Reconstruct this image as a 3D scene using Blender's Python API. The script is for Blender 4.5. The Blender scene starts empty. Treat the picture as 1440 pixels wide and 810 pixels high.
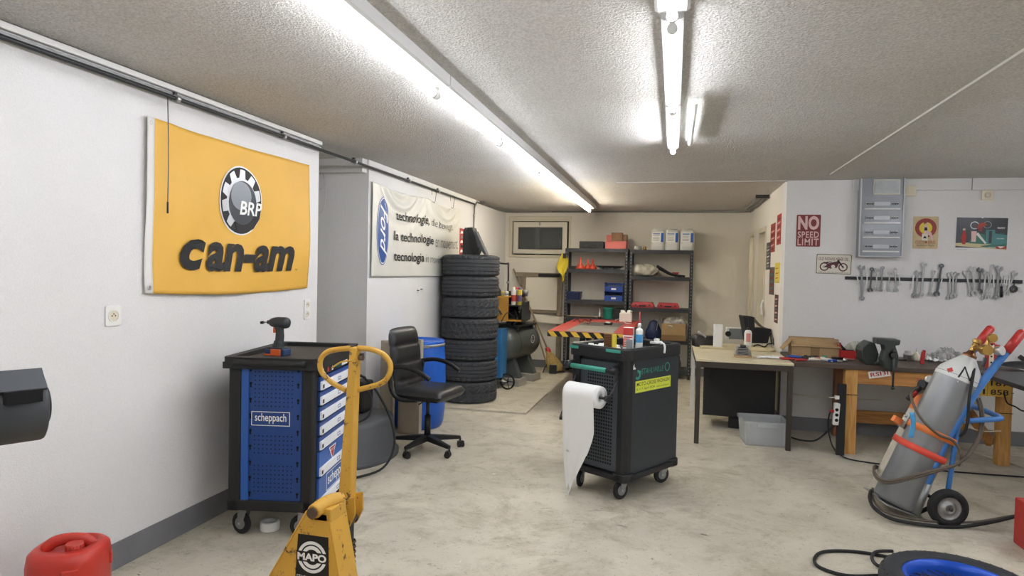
import bpy, math, random
from mathutils import Vector, Matrix, Euler
random.seed(7)
PI = math.pi
col = bpy.context.scene.collection
R = math.radians

# ---------------------------------------------------------------- camera calibration (from the room's own edges)
CF, CYAW, CPITCH, CROLL, CH = 911.33, 0.2442, 0.0261, 0.0219, 1.5338
XL, XA, YF, YB, H = -2.669, 1.0759, 6.991, 10.195, 2.5      # left wall, alcove wall, bench wall, back wall, ceiling
def cam_axes():
    cy, sy, cp, sp = math.cos(CYAW), math.sin(CYAW), math.cos(CPITCH), math.sin(CPITCH)
    f = Vector((-sy*cp, cy*cp, -sp)); r = Vector((cy, sy, 0)); u = r.cross(f)
    c, s = math.cos(CROLL), math.sin(CROLL)
    return c*r + s*u, -s*r + c*u, f
CR_, CU_, CFW = cam_axes()
def A(x, y, ax, v):
    d = CFW + CR_*((x-720)/CF) + CU_*((405-y)/CF)
    o = Vector((0, 0, CH)); t = (v-o[ax])/d[ax]
    return o + d*t
def FLR(x, y): return A(x, y, 2, 0.0)

# ---------------------------------------------------------------- materials
def lin(c):
    if isinstance(c, str):
        c = [int(c[i:i+2], 16)/255 for i in (0, 2, 4)]
        c = [x/12.92 if x <= .04045 else ((x+.055)/1.055)**2.4 for x in c]
    return (c[0], c[1], c[2], 1)
MATS = {}
def mat(name, c, rough=.5, metal=0., var=0., vs=8., bump=0., bs=60., wear=None, wamt=.5, ws=14., emit=0., alpha=1., trans=0., spec=None, coat=0.):
    if name in MATS: return MATS[name]
    m = bpy.data.materials.new(name); m.use_nodes = True
    nt = m.node_tree; N = nt.nodes; L = nt.links; b = N['Principled BSDF']
    c = lin(c); b.inputs['Base Color'].default_value = c
    b.inputs['Roughness'].default_value = rough; b.inputs['Metallic'].default_value = metal
    if spec is not None: b.inputs['Specular IOR Level'].default_value = spec
    if coat: b.inputs['Coat Weight'].default_value = coat
    if trans: b.inputs['Transmission Weight'].default_value = trans
    if alpha < 1: b.inputs['Alpha'].default_value = alpha
    if emit:
        b.inputs['Emission Color'].default_value = c; b.inputs['Emission Strength'].default_value = emit
    tc = None
    def coords():
        nonlocal tc
        if tc is None: tc = N.new('ShaderNodeTexCoord')
        return tc.outputs['Object']
    src = None
    if var:
        n = N.new('ShaderNodeTexNoise'); n.inputs['Scale'].default_value = vs; n.inputs['Detail'].default_value = 5
        L.new(coords(), n.inputs['Vector'])
        r = N.new('ShaderNodeValToRGB'); r.color_ramp.elements[0].position = .3; r.color_ramp.elements[1].position = .7
        r.color_ramp.elements[0].color = (c[0]*(1-var), c[1]*(1-var), c[2]*(1-var), 1)
        r.color_ramp.elements[1].color = tuple(min(1, x*(1+var*.6)) for x in c[:3]) + (1,)
        L.new(n.outputs['Fac'], r.inputs['Fac']); src = r.outputs['Color']; L.new(src, b.inputs['Base Color'])
    if wear:
        w = lin(wear); n = N.new('ShaderNodeTexNoise'); n.inputs['Scale'].default_value = ws; n.inputs['Detail'].default_value = 8; n.inputs['Roughness'].default_value = .7
        L.new(coords(), n.inputs['Vector'])
        r = N.new('ShaderNodeValToRGB'); p = 1-wamt
        r.color_ramp.elements[0].position = max(0, p-.03); r.color_ramp.elements[1].position = min(1, p+.03)
        L.new(n.outputs['Fac'], r.inputs['Fac'])
        mx = N.new('ShaderNodeMix'); mx.data_type = 'RGBA'; L.new(r.outputs['Color'], mx.inputs['Factor'])
        if src: L.new(src, mx.inputs['A'])
        else: mx.inputs['A'].default_value = c
        mx.inputs['B'].default_value = w; L.new(mx.outputs['Result'], b.inputs['Base Color'])
    if bump:
        n = N.new('ShaderNodeTexNoise'); n.inputs['Scale'].default_value = bs; n.inputs['Detail'].default_value = 3
        L.new(coords(), n.inputs['Vector'])
        bp = N.new('ShaderNodeBump'); bp.inputs['Strength'].default_value = bump; bp.inputs['Distance'].default_value = .01
        L.new(n.outputs['Fac'], bp.inputs['Height']); L.new(bp.outputs['Normal'], b.inputs['Normal'])
    MATS[name] = m; return m

def wood(name, c1, c2, axis=0, rough=.6, scale=6):
    if name in MATS: return MATS[name]
    m = bpy.data.materials.new(name); m.use_nodes = True; nt = m.node_tree; N = nt.nodes; L = nt.links; b = N['Principled BSDF']
    tc = N.new('ShaderNodeTexCoord'); mp = N.new('ShaderNodeMapping'); s = [scale*4]*3; s[axis] = scale*.4; mp.inputs['Scale'].default_value = s
    L.new(tc.outputs['Object'], mp.inputs['Vector'])
    n = N.new('ShaderNodeTexNoise'); n.inputs['Scale'].default_value = 2; n.inputs['Detail'].default_value = 8; n.inputs['Distortion'].default_value = .6
    L.new(mp.outputs['Vector'], n.inputs['Vector'])
    r = N.new('ShaderNodeValToRGB'); r.color_ramp.elements[0].position = .35; r.color_ramp.elements[1].position = .65
    r.color_ramp.elements[0].color = lin(c1); r.color_ramp.elements[1].color = lin(c2)
    L.new(n.outputs['Fac'], r.inputs['Fac']); L.new(r.outputs['Color'], b.inputs['Base Color'])
    b.inputs['Roughness'].default_value = rough
    bp = N.new('ShaderNodeBump'); bp.inputs['Strength'].default_value = .15; L.new(n.outputs['Fac'], bp.inputs['Height']); L.new(bp.outputs['Normal'], b.inputs['Normal'])
    MATS[name] = m; return m

def emat(name, c, s):
    m = bpy.data.materials.new(name); m.use_nodes = True; b = m.node_tree.nodes['Principled BSDF']
    b.inputs['Base Color'].default_value = (.9, .9, .9, 1); b.inputs['Emission Color'].default_value = lin(c); b.inputs['Emission Strength'].default_value = s
    MATS[name] = m; return m

def plaster(name, base, dirt, bscale, bstr, dist, dscale=.7, damt=.5, fine=.08):
    m = bpy.data.materials.new(name); m.use_nodes = True; nt = m.node_tree; N = nt.nodes; L = nt.links; b = N['Principled BSDF']
    b.inputs['Roughness'].default_value = .85; b.inputs['Specular IOR Level'].default_value = .25
    tc = N.new('ShaderNodeTexCoord')
    n1 = N.new('ShaderNodeTexNoise'); n1.inputs['Scale'].default_value = dscale; n1.inputs['Detail'].default_value = 5; L.new(tc.outputs['Object'], n1.inputs['Vector'])
    r = N.new('ShaderNodeValToRGB'); r.color_ramp.elements[0].position = .35; r.color_ramp.elements[1].position = .75
    r.color_ramp.elements[0].color = lin(base); r.color_ramp.elements[1].color = lin(dirt); L.new(n1.outputs['Fac'], r.inputs['Fac'])
    n2 = N.new('ShaderNodeTexNoise'); n2.inputs['Scale'].default_value = bscale; n2.inputs['Detail'].default_value = 3; L.new(tc.outputs['Object'], n2.inputs['Vector'])
    hs = N.new('ShaderNodeMix'); hs.data_type = 'RGBA'; hs.blend_type = 'MULTIPLY'; hs.inputs['Factor'].default_value = 1
    r2 = N.new('ShaderNodeValToRGB'); r2.color_ramp.elements[0].position = .35; r2.color_ramp.elements[1].position = .62
    r2.color_ramp.elements[0].color = (1-fine*4,)*3+(1,); r2.color_ramp.elements[1].color = (1, 1, 1, 1)
    L.new(n2.outputs['Fac'], r2.inputs['Fac']); L.new(r.outputs['Color'], hs.inputs['A']); L.new(r2.outputs['Color'], hs.inputs['B'])
    L.new(hs.outputs['Result'], b.inputs['Base Color'])
    bp = N.new('ShaderNodeBump'); bp.inputs['Strength'].default_value = bstr; bp.inputs['Distance'].default_value = dist
    L.new(n2.outputs['Fac'], bp.inputs['Height']); L.new(bp.outputs['Normal'], b.inputs['Normal'])
    MATS[name] = m; return m

def concrete():
    m = bpy.data.materials.new('concrete_floor'); m.use_nodes = True; nt = m.node_tree; N = nt.nodes; L = nt.links; b = N['Principled BSDF']
    tc = N.new('ShaderNodeTexCoord'); O = tc.outputs['Object']
    def noise(s, d=6, ro=.6, dis=0, sc=None):
        n = N.new('ShaderNodeTexNoise'); n.inputs['Scale'].default_value = s; n.inputs['Detail'].default_value = d; n.inputs['Roughness'].default_value = ro; n.inputs['Distortion'].default_value = dis
        if sc:
            mp = N.new('ShaderNodeMapping'); mp.inputs['Scale'].default_value = sc; L.new(O, mp.inputs['Vector']); L.new(mp.outputs['Vector'], n.inputs['Vector'])
        else: L.new(O, n.inputs['Vector'])
        return n.outputs['Fac']
    def ramp(f, p0, c0, p1, c1):
        r = N.new('ShaderNodeValToRGB'); e = r.color_ramp.elements; e[0].position = p0; e[1].position = p1; e[0].color = c0; e[1].color = c1
        L.new(f, r.inputs['Fac']); return r.outputs['Color']
    def mix(f, a, bb, t='MIX'):
        x = N.new('ShaderNodeMix'); x.data_type = 'RGBA'; x.blend_type = t
        if isinstance(f, float): x.inputs['Factor'].default_value = f
        else: L.new(f, x.inputs['Factor'])
        for k, v in (('A', a), ('B', bb)):
            if isinstance(v, tuple): x.inputs[k].default_value = v
            else: L.new(v, x.inputs[k])
        return x.outputs['Result']
    W = (1, 1, 1, 1); K = (0, 0, 0, 1)
    base = ramp(noise(.9, 7, .62, .4), .32, lin('b2ab9a'), .68, lin('d0c9b6'))
    c = mix(ramp(noise(5, 8, .7, .3), .5, K, .72, W), base, lin('aca692'))
    c = mix(ramp(noise(1.6, 9, .8, .5), .50, K, .64, (.7, .7, .7, 1)), c, lin('999079')); c = mix(ramp(noise(5, 10, .85, .6), .56, K, .62, (.5, .5, .5, 1)), c, lin('928a76'))
    c = mix(ramp(noise(24, 8, .8, .5, (1, 1.6, 1)), .60, K, .64, (.75, .75, .75, 1)), c, lin('6b6458'))       # dark stains
    c = mix(ramp(noise(9, 6, .8, .8, (1, 2.2, 1)), .635, K, .67, (.85, .85, .85, 1)), c, lin('58524a'))           # scuffs
    c = mix(ramp(noise(14, 5, .7, .6, (1.6, .8, 1)), .68, K, .70, (.9, .9, .9, 1)), c, lin('d8d3c6'))           # pale chips
    c = mix(ramp(noise(70, 3, .6), .66, K, .70, (.7, .7, .7, 1)), c, lin('5a564f'))
    L.new(c, b.inputs['Base Color'])
    rr = ramp(noise(3, 5), .3, (.45, .45, .45, 1), .7, (.8, .8, .8, 1)); L.new(rr, b.inputs['Roughness'])
    bp = N.new('ShaderNodeBump'); bp.inputs['Strength'].default_value = .25; bp.inputs['Distance'].default_value = .01; L.new(noise(40, 5), bp.inputs['Height']); L.new(bp.outputs['Normal'], b.inputs['Normal'])
    MATS['concrete_floor'] = m; return m

# ---------------------------------------------------------------- mesh collector
def frame(o, x, y):
    x = Vector(x).normalized(); y = Vector(y).normalized(); z = x.cross(y).normalized(); y = z.cross(x)
    m = Matrix((x, y, z)).transposed().to_4x4(); m.translation = Vector(o); return m
def rotm(rx=0, ry=0, rz=0): return Euler((R(rx), R(ry), R(rz))).to_matrix().to_4x4()
def T(x, y, z): return Matrix.Translation((x, y, z))
I4 = Matrix.Identity(4)
def smooth_path(pts, k=6, closed=False):
    P = [Vector(p) for p in pts]; n = len(P)
    if n < 3: return P
    out = []; rng = range(n) if closed else range(n-1)
    for i in rng:
        if closed: p0, p1, p2, p3 = P[(i-1) % n], P[i], P[(i+1) % n], P[(i+2) % n]
        else: p0, p1, p2, p3 = P[max(i-1, 0)], P[i], P[i+1], P[min(i+2, n-1)]
        for j in range(k):
            t = j/k
            out.append(.5*((2*p1)+(-p0+p2)*t+(2*p0-5*p1+4*p2-p3)*t*t+(-p0+3*p1-3*p2+p3)*t**3))
    if not closed: out.append(P[-1])
    return out
class M:
    def __init__(s): s.v = []; s.f = []; s.mi = []; s.sm = []; s.mats = []
    def m(s, mt):
        if isinstance(mt, str): mt = MATS[mt]
        if mt not in s.mats: s.mats.append(mt)
        return s.mats.index(mt)
    def add(s, vs, fs, mt, sm=False, X=None):
        k = len(s.v); i = s.m(mt)
        for p in vs:
            p = Vector(p); s.v.append(X @ p if X is not None else p)
        for j, f in enumerate(fs):
            s.f.append([k+q for q in f]); s.mi.append(i); s.sm.append(sm[j] if isinstance(sm, list) else sm)
        return s
    def box(s, c, d, mt, X=None, rz=0, rx=0, ry=0, taper=1.):
        hx, hy, hz = d[0]/2, d[1]/2, d[2]/2
        vs = [(sx*hx*(taper if sz > 0 else 1), sy*hy*(taper if sz > 0 else 1), sz*hz) for sz in (-1, 1) for sy in (-1, 1) for sx in (-1, 1)]
        L = T(*c) @ rotm(rx, ry, rz)
        if X is not None: L = X @ L
        return s.add(vs, [(0, 2, 3, 1), (4, 5, 7, 6), (0, 1, 5, 4), (2, 6, 7, 3), (0, 4, 6, 2), (1, 3, 7, 5)], mt, False, L)
    def bb(s, x0, x1, y0, y1, z0, z1, mt, X=None): return s.box(((x0+x1)/2, (y0+y1)/2, (z0+z1)/2), (abs(x1-x0), abs(y1-y0), abs(z1-z0)), mt, X)
    def prism(s, poly, z0, z1, mt, X=None, sm=False):
        n = len(poly)
        ar = sum(poly[i][0]*poly[(i+1) % n][1]-poly[(i+1) % n][0]*poly[i][1] for i in range(n))
        if ar < 0: poly = poly[::-1]
        if z1 < z0: z0, z1 = z1, z0
        vs = [(p[0], p[1], z0) for p in poly]+[(p[0], p[1], z1) for p in poly]
        fs = [tuple(range(n-1, -1, -1)), tuple(range(n, 2*n))]+[(i, (i+1) % n, n+(i+1) % n, n+i) for i in range(n)]
        return s.add(vs, fs, mt, [False, False]+[sm]*n, X)
    def ring(s, pa, pb, z0, z1, mt, X=None, sm=False):
        # closed band between outline pa (outer) and pb (inner), same count
        n = len(pa); vs = [(p[0], p[1], z0) for p in pa]+[(p[0], p[1], z0) for p in pb]+[(p[0], p[1], z1) for p in pa]+[(p[0], p[1], z1) for p in pb]
        fs = []; ss = []
        for i in range(n):
            j = (i+1) % n
            fs += [(i, n+i, n+j, j), (2*n+i, 2*n+j, 3*n+j, 3*n+i), (i, j, 2*n+j, 2*n+i), (n+i, 3*n+i, 3*n+j, n+j)]; ss += [False, False, sm, sm]
        return s.add(vs, fs, mt, ss, X)
    def cyl(s, p0, p1, r, mt, r1=None, n=20, caps=True, X=None, sm=True):
        p0, p1 = Vector(p0), Vector(p1); r1 = r if r1 is None else r1
        d = (p1-p0); q = d.to_track_quat('Z', 'Y').to_matrix()
        vs = [p0+q @ Vector((r*math.cos(2*PI*i/n), r*math.sin(2*PI*i/n), 0)) for i in range(n)]+[p1+q @ Vector((r1*math.cos(2*PI*i/n), r1*math.sin(2*PI*i/n), 0)) for i in range(n)]
        fs = [(i, (i+1) % n, n+(i+1) % n, n+i) for i in range(n)]; ss = [sm]*n
        if caps: fs += [tuple(range(n-1, -1, -1)), tuple(range(n, 2*n))]; ss += [False, False]
        return s.add(vs, fs, mt, ss, X)
    def tube(s, pts, r, mt, n=8, k=6, closed=False, sm=True, X=None, flat=None):
        P = smooth_path(pts, k, closed) if k else [Vector(p) for p in pts]
        m_ = len(P); up = Vector((0, 0, 1)); vs = []; prev = None
        for i in range(m_):
            if closed: t = P[(i+1) % m_]-P[(i-1) % m_]
            else: t = P[min(i+1, m_-1)]-P[max(i-1, 0)]
            t.normalize()
            if prev is None:
                a = up if abs(t.z) < .9 else Vector((1, 0, 0)); u = t.cross(a).normalized()
            else:
                u = (prev-t*prev.dot(t)); u = u.normalized() if u.length > 1e-6 else t.orthogonal().normalized()
            prev = u; w = t.cross(u); rr = r[i*len(r)//m_] if isinstance(r, list) else r
            for j in range(n):
                a = 2*PI*j/n; vs.append(P[i]+(u*math.cos(a)+w*math.sin(a)*(flat or 1))*rr)
        fs = []
        for i in range(m_ if closed else m_-1):
            for j in range(n):
                i2 = (i+1) % m_; fs.append((i*n+j, i*n+(j+1) % n, i2*n+(j+1) % n, i2*n+j))
        ss = [sm]*len(fs)
        if not closed: fs += [tuple(range(n-1, -1, -1)), tuple(range((m_-1)*n, m_*n))]; ss += [False, False]
        return s.add(vs, fs, mt, ss, X)
    def lathe(s, prof, mt, n=32, X=None, sm=True, closed=False, rf=None):
        vs = []; m_ = len(prof)
        for j, (r, z) in enumerate(prof):
            for i in range(n):
                a = 2*PI*i/n; rr = max(r, 1e-5)
                if rf: rr = rf(rr, z, i, j)
                vs.append((rr*math.cos(a), rr*math.sin(a), z))
        fs = []
        for j in range(m_ if closed else m_-1):
            j2 = (j+1) % m_
            for i in range(n): fs.append((j*n+i, j*n+(i+1) % n, j2*n+(i+1) % n, j2*n+i))
        return s.add(vs, fs, mt, sm, X)
    def ball(s, c, r, mt, n=14, X=None, sc=(1, 1, 1)):
        L = T(*c) @ Matrix.Diagonal((*sc, 1)); L = X @ L if X is not None else L
        return s.lathe([(r*math.sin(PI*i/n), -r*math.cos(PI*i/n)) for i in range(n+1)], mt, n*2, L)
    def surf(s, fn, nu, nv, mt, X=None, th=0, sm=True):
        vs = [fn(i/nu, j/nv) for j in range(nv+1) for i in range(nu+1)]
        fs = [(j*(nu+1)+i, j*(nu+1)+i+1, (j+1)*(nu+1)+i+1, (j+1)*(nu+1)+i) for j in range(nv) for i in range(nu)]
        return s.add(vs, fs, mt, sm, X)
    def text(s, t, x, y, w, h, mt, X, shear=0., bold=0., dz=.0008, ang=0, z=0, fn=None, space=1.):
        cu = bpy.data.curves.new('t', 'FONT'); cu.body = t; cu.shear = shear; cu.offset = bold; cu.space_character = space; cu.resolution_u = 3
        ob = bpy.data.objects.new('t', cu); me = bpy.data.meshes.new_from_object(ob)
        vs = [v.co.copy() for v in me.vertices]; fs = [tuple(p.vertices) for p in me.polygons]
        bpy.data.objects.remove(ob); bpy.data.meshes.remove(me); bpy.data.curves.remove(cu)
        if not vs: return s
        x0 = min(v.x for v in vs); x1 = max(v.x for v in vs); y0 = min(v.y for v in vs); y1 = max(v.y for v in vs)
        sx = w/(x1-x0); sy = h/(y1-y0)
        L = T(x, y, z) @ rotm(0, 0, ang)
        P = [L @ Vector(((v.x-x0)*sx, (v.y-y0)*sy, dz)) for v in vs]
        if fn: P = [fn(p) for p in P]
        fs2 = []
        for f in fs:
            a, b, c = P[f[0]], P[f[1]], P[f[2]]
            fs2.append(f if (b-a).cross(c-a).z >= 0 else f[::-1])
        return s.add(P, fs2, mt, False, X)
    def build(s, name, parent=None, bevel=0, seg=2, base=True, solid=0, sub=0, remesh=False):
        vs = s.v; off = Vector((0, 0, 0))
        if parent is None and base and vs:
            xs = [v.x for v in vs]; ys = [v.y for v in vs]; zs = [v.z for v in vs]
            off = Vector(((min(xs)+max(xs))/2, (min(ys)+max(ys))/2, min(zs)))
        me = bpy.data.meshes.new(name); me.from_pydata([tuple(v-off) for v in vs], [], s.f)
        for mt in s.mats: me.materials.append(mt)
        me.polygons.foreach_set('material_index', s.mi); me.polygons.foreach_set('use_smooth', s.sm); me.update()
        o = bpy.data.objects.new(name, me); col.objects.link(o); o.location = off
        if parent is not None: o.parent = parent
        if solid:
            md = o.modifiers.new('s', 'SOLIDIFY'); md.thickness = solid; md.offset = 0
        if bevel:
            md = o.modifiers.new('b', 'BEVEL'); md.width = bevel; md.segments = seg; md.limit_method = 'ANGLE'; md.angle_limit = R(35)
        if sub:
            md = o.modifiers.new('u', 'SUBSURF'); md.levels = sub; md.render_levels = sub
        return o
def tag(o, label=None, cat=None, group=None, kind=None):
    if label: o['label'] = label
    if cat: o['category'] = cat
    if group: o['group'] = group
    if kind: o['kind'] = kind
    return o
def thing(name, label, cat, loc=(0, 0, 0), rz=0, group=None, X=None):
    o = bpy.data.objects.new(name, None); o.empty_display_size = .05; col.objects.link(o)
    if X is not None: o.matrix_world = X
    else: o.location = loc; o.rotation_euler = (0, 0, R(rz))
    return tag(o, label, cat, group)
def struct(name, m_, **k): return tag(m_.build(name, **k), kind='structure')
def copy_tree(o, parent=None):
    c = o.copy(); col.objects.link(c)
    if parent is not None: c.parent = parent; c.matrix_parent_inverse = o.matrix_parent_inverse.copy()
    for ch in list(o.children): copy_tree(ch, c)
    return c
def circ(cx, cy, r, n=24, ry=None, a0=0, a1=360):
    ry = r if ry is None else ry; full = abs(a1-a0) >= 360; k = n if full else n+1
    return [(cx+r*math.cos(R(a0+(a1-a0)*i/n)), cy+ry*math.sin(R(a0+(a1-a0)*i/n))) for i in range(k)]
def arc_band(cx, cy, ri, ro, a0, a1, n=16): return circ(cx, cy, ro, n, None, a0, a1)+circ(cx, cy, ri, n, None, a0, a1)[::-1]
def rrect(w, h, r, n=4, cx=0, cy=0):
    out = []
    for sx, sy, a in ((1, 1, 0), (-1, 1, 90), (-1, -1, 180), (1, -1, 270)):
        for i in range(n+1):
            t = R(a+90*i/n); out.append((cx+sx*(w/2-r)+r*math.cos(t), cy+sy*(h/2-r)+r*math.sin(t)))
    return out

# shared materials
mat('white_paint', 'e6e5e0', .6); mat('black_plastic', '1c1d1e', .45); mat('dark_plastic', '2b2d30', .5, bump=.1, bs=300); mat('steel', 'c9c9c7', .36, .85)
mat('chrome', 'd6d6d4', .16, 1.); mat('dark_steel', '4a4b4c', .42, .8); mat('rubber', '1d1d1e', .75, bump=.15, bs=90); mat('brass', 'b08d4c', .33, .9)
mat('red_plastic', 'b42e2a', .4); mat('blue_plastic', '1f4fa8', .35); mat('white_plastic', 'e4e4de', .4); mat('black_ink', '141414', .6); mat('white_ink', 'eeeeea', .6)
mat('cardboard', 'a98d65', .85, var=.08, vs=12); mat('cardboard_dark', '8a6f4b', .85); mat('yellow_ink', 'e0ca3c', .6); mat('red_ink', 'b0342c', .6)
mat('grey_metal', '8f9396', .4, .5); mat('copper', '9a6a4c', .4, .8); mat('orange_plastic', 'd8612c', .45); mat('hole', '0a0a0b', .9)
mat('galvanised', 'a3a5a4', .42, .75, var=.15, vs=18); mat('cream_plastic', 'd9d0b8', .5); mat('teal_paint', '2f9f8c', .45)
WX = dict()
FR_L = lambda y, z, dx=0: frame((XL+dx, y, z), (0, 1, 0), (0, 0, 1))       # left wall frame: x runs away from camera
FR_F = lambda x, z, dy=0: frame((x, YF-dy, z), (1, 0, 0), (0, 0, 1))       # bench wall frame
EXPO = 1.3
# ================================================================ SETTING
wall_m = plaster('wall_plaster', 'e2e1df', 'd8d6d2', 150, .35, .006, .8, fine=.012)
wall_b = plaster('wall_plaster_old', 'e8e4da', 'dcd6c8', 90, .25, .006, .9, fine=.012)
ceil_m = plaster('ceiling_roughcast', 'dddbd7', 'cfcac1', 105, .8, .016, .6, fine=.06)
concrete()
mat('base_grey', '77777a', .6, var=.1, vs=6)
mat('dark_void', '3a3833', .8)
Y0, XR, XLL = -3.4, 4.6, -4.4
struct('floor', M().bb(XLL, XR, Y0, YB+.2, -.12, 0, 'concrete_floor'), base=False)
struct('ceiling', M().bb(XLL, XR, Y0, YB+.2, H, H+.15, ceil_m), base=False)
struct('wall_left', M().bb(XL-.3, XL, Y0, 4.49, 0, H, wall_m), base=False)
struct('wall_recess', M().bb(XLL-.2, XLL, 4.2, 5.6, 0, H, wall_b).bb(XLL, XL-.3, 4.2, 4.49, 0, H, wall_b).bb(XLL, XL, 5.33, 5.55, 0, H, wall_m).bb(XLL, XL-.02, 5.24, 5.33, 2.38, H, wall_m), base=False)
struct('wall_left_far', M().bb(XL-.3, XL, 5.55, YB, 0, H, wall_m), base=False)
# back wall with a recess for the cellar window
wx0, wx1, wz0, wz1 = -2.60, -1.60, 1.76, 2.42
struct('wall_back', M().bb(XL-.3, wx0, YB, YB+.3, 0, H, wall_b).bb(wx1, XA+1.6, YB, YB+.3, 0, H, wall_b).bb(wx0, wx1, YB, YB+.3, 0, wz0, wall_b).bb(wx0, wx1, YB, YB+.3, wz1, H, wall_b), base=False)
# alcove wall (two doorways) and bench wall
d1 = (8.42, 9.02, 2.10); d0 = (9.60, 10.10, 2.12)
w = M()
w.bb(XA, XA+.2, YF+.2, d1[0], 0, H, wall_b).bb(XA, XA+.2, d1[1], d0[0], 0, H, wall_b).bb(XA, XA+.2, d0[1], YB, 0, H, wall_b)
w.bb(XA, XA+.2, d1[0], d1[1], d1[2], H, wall_b).bb(XA, XA+.2, d0[0], d0[1], d0[2], H, wall_b)
struct('wall_alcove', w, base=False)
struct('wall_side_room', M().bb(XA+1.4, XA+1.6, YF+.2, YB, 0, H, wall_b).bb(XA+.2, XA+1.4, 9.25, 9.35, 0, H, wall_b), base=False)
struct('wall_bench', M().bb(XA, XR, YF, YF+.2, 0, H, wall_m), base=False)
struct('wall_right', M().bb(XR, XR+.2, Y0, YF+.2, 0, H, wall_m), base=False)
struct('wall_behind', M().bb(XL-.3, XR+.2, Y0-.2, Y0, 0, H, wall_m), base=False)
struct('baseboard_left', M().bb(XL, XL+.006, Y0, 4.49, 0, .135, 'base_grey').bb(XL, XL+.006, 5.33, YB, 0, .135, 'base_grey').bb(XLL, XL+.006, 5.324, 5.33, 0, .135, 'base_grey'), base=False)
struct('baseboard_back', M().bb(XL, XA, YB-.006, YB, 0, .12, 'base_grey'), base=False)
struct('baseboard_right', M().bb(XA-.006, XR, YF-.006, YF, 0, .135, 'base_grey').bb(XA-.006, XA, YF, d1[0], 0, .135, 'base_grey'), base=False)
# doorways
mat('frame_cream', 'cfc8b4', .55)
for i, d in enumerate((d1, d0)):
    q = M(); t = .05
    e = .012; q.bb(XA-.012, XA+.21, d[0]-t, d[0]+e, 0, d[2]+t, 'frame_cream').bb(XA-.012, XA+.21, d[1]-e, d[1]+t, 0, d[2]+t, 'frame_cream').bb(XA-.012, XA+.21, d[0]+e, d[1]-e, d[2]-e, d[2]+t, 'frame_cream')
    struct('door_%d' % (i+1), q, bevel=.004, base=False)
# window
q = M(); q.ring([(wx0, wz0), (wx1, wz0), (wx1, wz1), (wx0, wz1)], [(wx0+.05, wz0+.04), (wx1-.03, wz0+.04), (wx1-.03, wz1-.08), (wx0+.05, wz1-.08)], -.03, .02, 'frame_cream', frame((0, YB, 0), (1, 0, 0), (0, 0, 1)))
win = struct('window_1', q, bevel=.004, base=False)
fx0, fx1, fz0, fz1 = -2.535, -1.66, 1.82, 2.33
q = M(); Xw = frame((0, YB+.05, 0), (1, 0, 0), (0, 0, 1))
mat('frame_white', 'd8d3c3', .45)
q.ring([(fx0, fz0), (fx1, fz0), (fx1, fz1), (fx0, fz1)], [(fx0+.075, fz0+.07), (fx1-.075, fz0+.07), (fx1-.075, fz1-.085), (fx0+.075, fz1-.085)], 0, .06, 'frame_white', Xw)
q.build('window_frame', win, bevel=.006)
M().box((-2.1, YB-.02, fz1-.03), (.02, .03, .05), 'galvanised').build('window_handle', win, bevel=.003)
gl = mat('window_glass', '5b605f', .12, trans=0., alpha=.55)
M().bb(fx0+.07, fx1-.07, YB+.03, YB+.036, fz0+.06, fz1-.07, gl).build('pane', win)
q = M().bb(fx0-.1, fx1+.1, YB+.38, YB+.4, 1.6, 2.5, 'dark_void'); q.bb(-2.22, -2.15, YB+.2, YB+.3, 1.7, 2.45, 'grey_metal'); q.box((-1.95, YB+.3, 1.95), (.25, .1, .3), 'dark_void')
q.bb(fx0-.1, fx0-.08, YB+.02, YB+.4, 1.6, 2.5, 'dark_void').bb(fx1+.08, fx1+.1, YB+.02, YB+.4, 1.6, 2.5, 'dark_void')
struct('light_well', q, base=False)
# ceiling seams
mat('seam_white', 'bdbab2', .7)
struct('trim_1', M().prism([(1.375, -3.4), (1.395, -3.4), (1.395, 6.55), (1.375, 6.55)], H-.012, H, 'seam_white'), base=False)
a, b_ = A(862, 256, 2, H), A(1107, 254, 2, H)
struct('trim_2', M().bb(-.62, XA, 6.955, 6.985, H-.012, H, 'seam_white'), base=False)
struct('trim_3', M().bb(1.68, XR, YF-.025, YF, 2.39, 2.5, wall_m).bb(2.69, 2.695, YF-.028, YF, 2.39, 2.5, 'dark_steel'), bevel=.002, base=False)

# ================================================================ FLUORESCENT LIGHTS
LC, LW = 'f3f6ff', 'fff5e0'
emat('tube_cool', LC, 15); emat('tube_warm', LW, 33); emat('tube_bright', LC, 27)
mat('batten', 'd4d3d0', .5)
mat('tube_off', 'dcdcd4', .3)
def batten(nm, label, x, ya, yb, lit, tx, w=.08, rt=.018, grp=None, zt=2.412):
    t = thing(nm, label, 'light fixture', (x, (ya+yb)/2, 2.42), 0, grp)
    l = (yb-ya)
    M().prism([(-w/2, .03), (-w/2, .081), (w/2, .081), (w/2, .03), (w/2-.012, .022), (-w/2+.012, .022)], -l/2, l/2, 'batten', frame((0, 0, 0), (1, 0, 0), (0, 0, 1))).build('housing', t)
    M().cyl((tx, -l/2+.035, zt-2.42), (tx, l/2-.035, zt-2.42), rt, lit, n=20).build('fluorescent_tube', t)
    for sgn in (-1, 1):
        y = sgn*(l/2-.022)
        q = M(); q.box((tx, y, .012), (.022, .014, .044), 'white_plastic'); q.cyl((tx, y-.008, zt-2.42), (tx, y+.008, zt-2.42), rt+.004, 'white_plastic', n=16); q.build('lamp_holder', t, bevel=.002)
    return t
ly = [9.22, 8.02, 6.82, 5.60, 4.32, 3.08, 1.84, .60, -.64, -1.88]
names = ['farthest lamp of the long left row, nearest the back wall', 'second lamp from the back wall in the long left row', 'third lamp from the back wall in the long left row', 'fourth lamp from the back wall in the long left row', 'fifth lamp from the back wall in the long left row', 'lamp before the one cut by the top edge', 'left row lamp cut by the top edge', 'lamp of the left row above the camera', 'lamp of the left row behind the camera']
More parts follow.
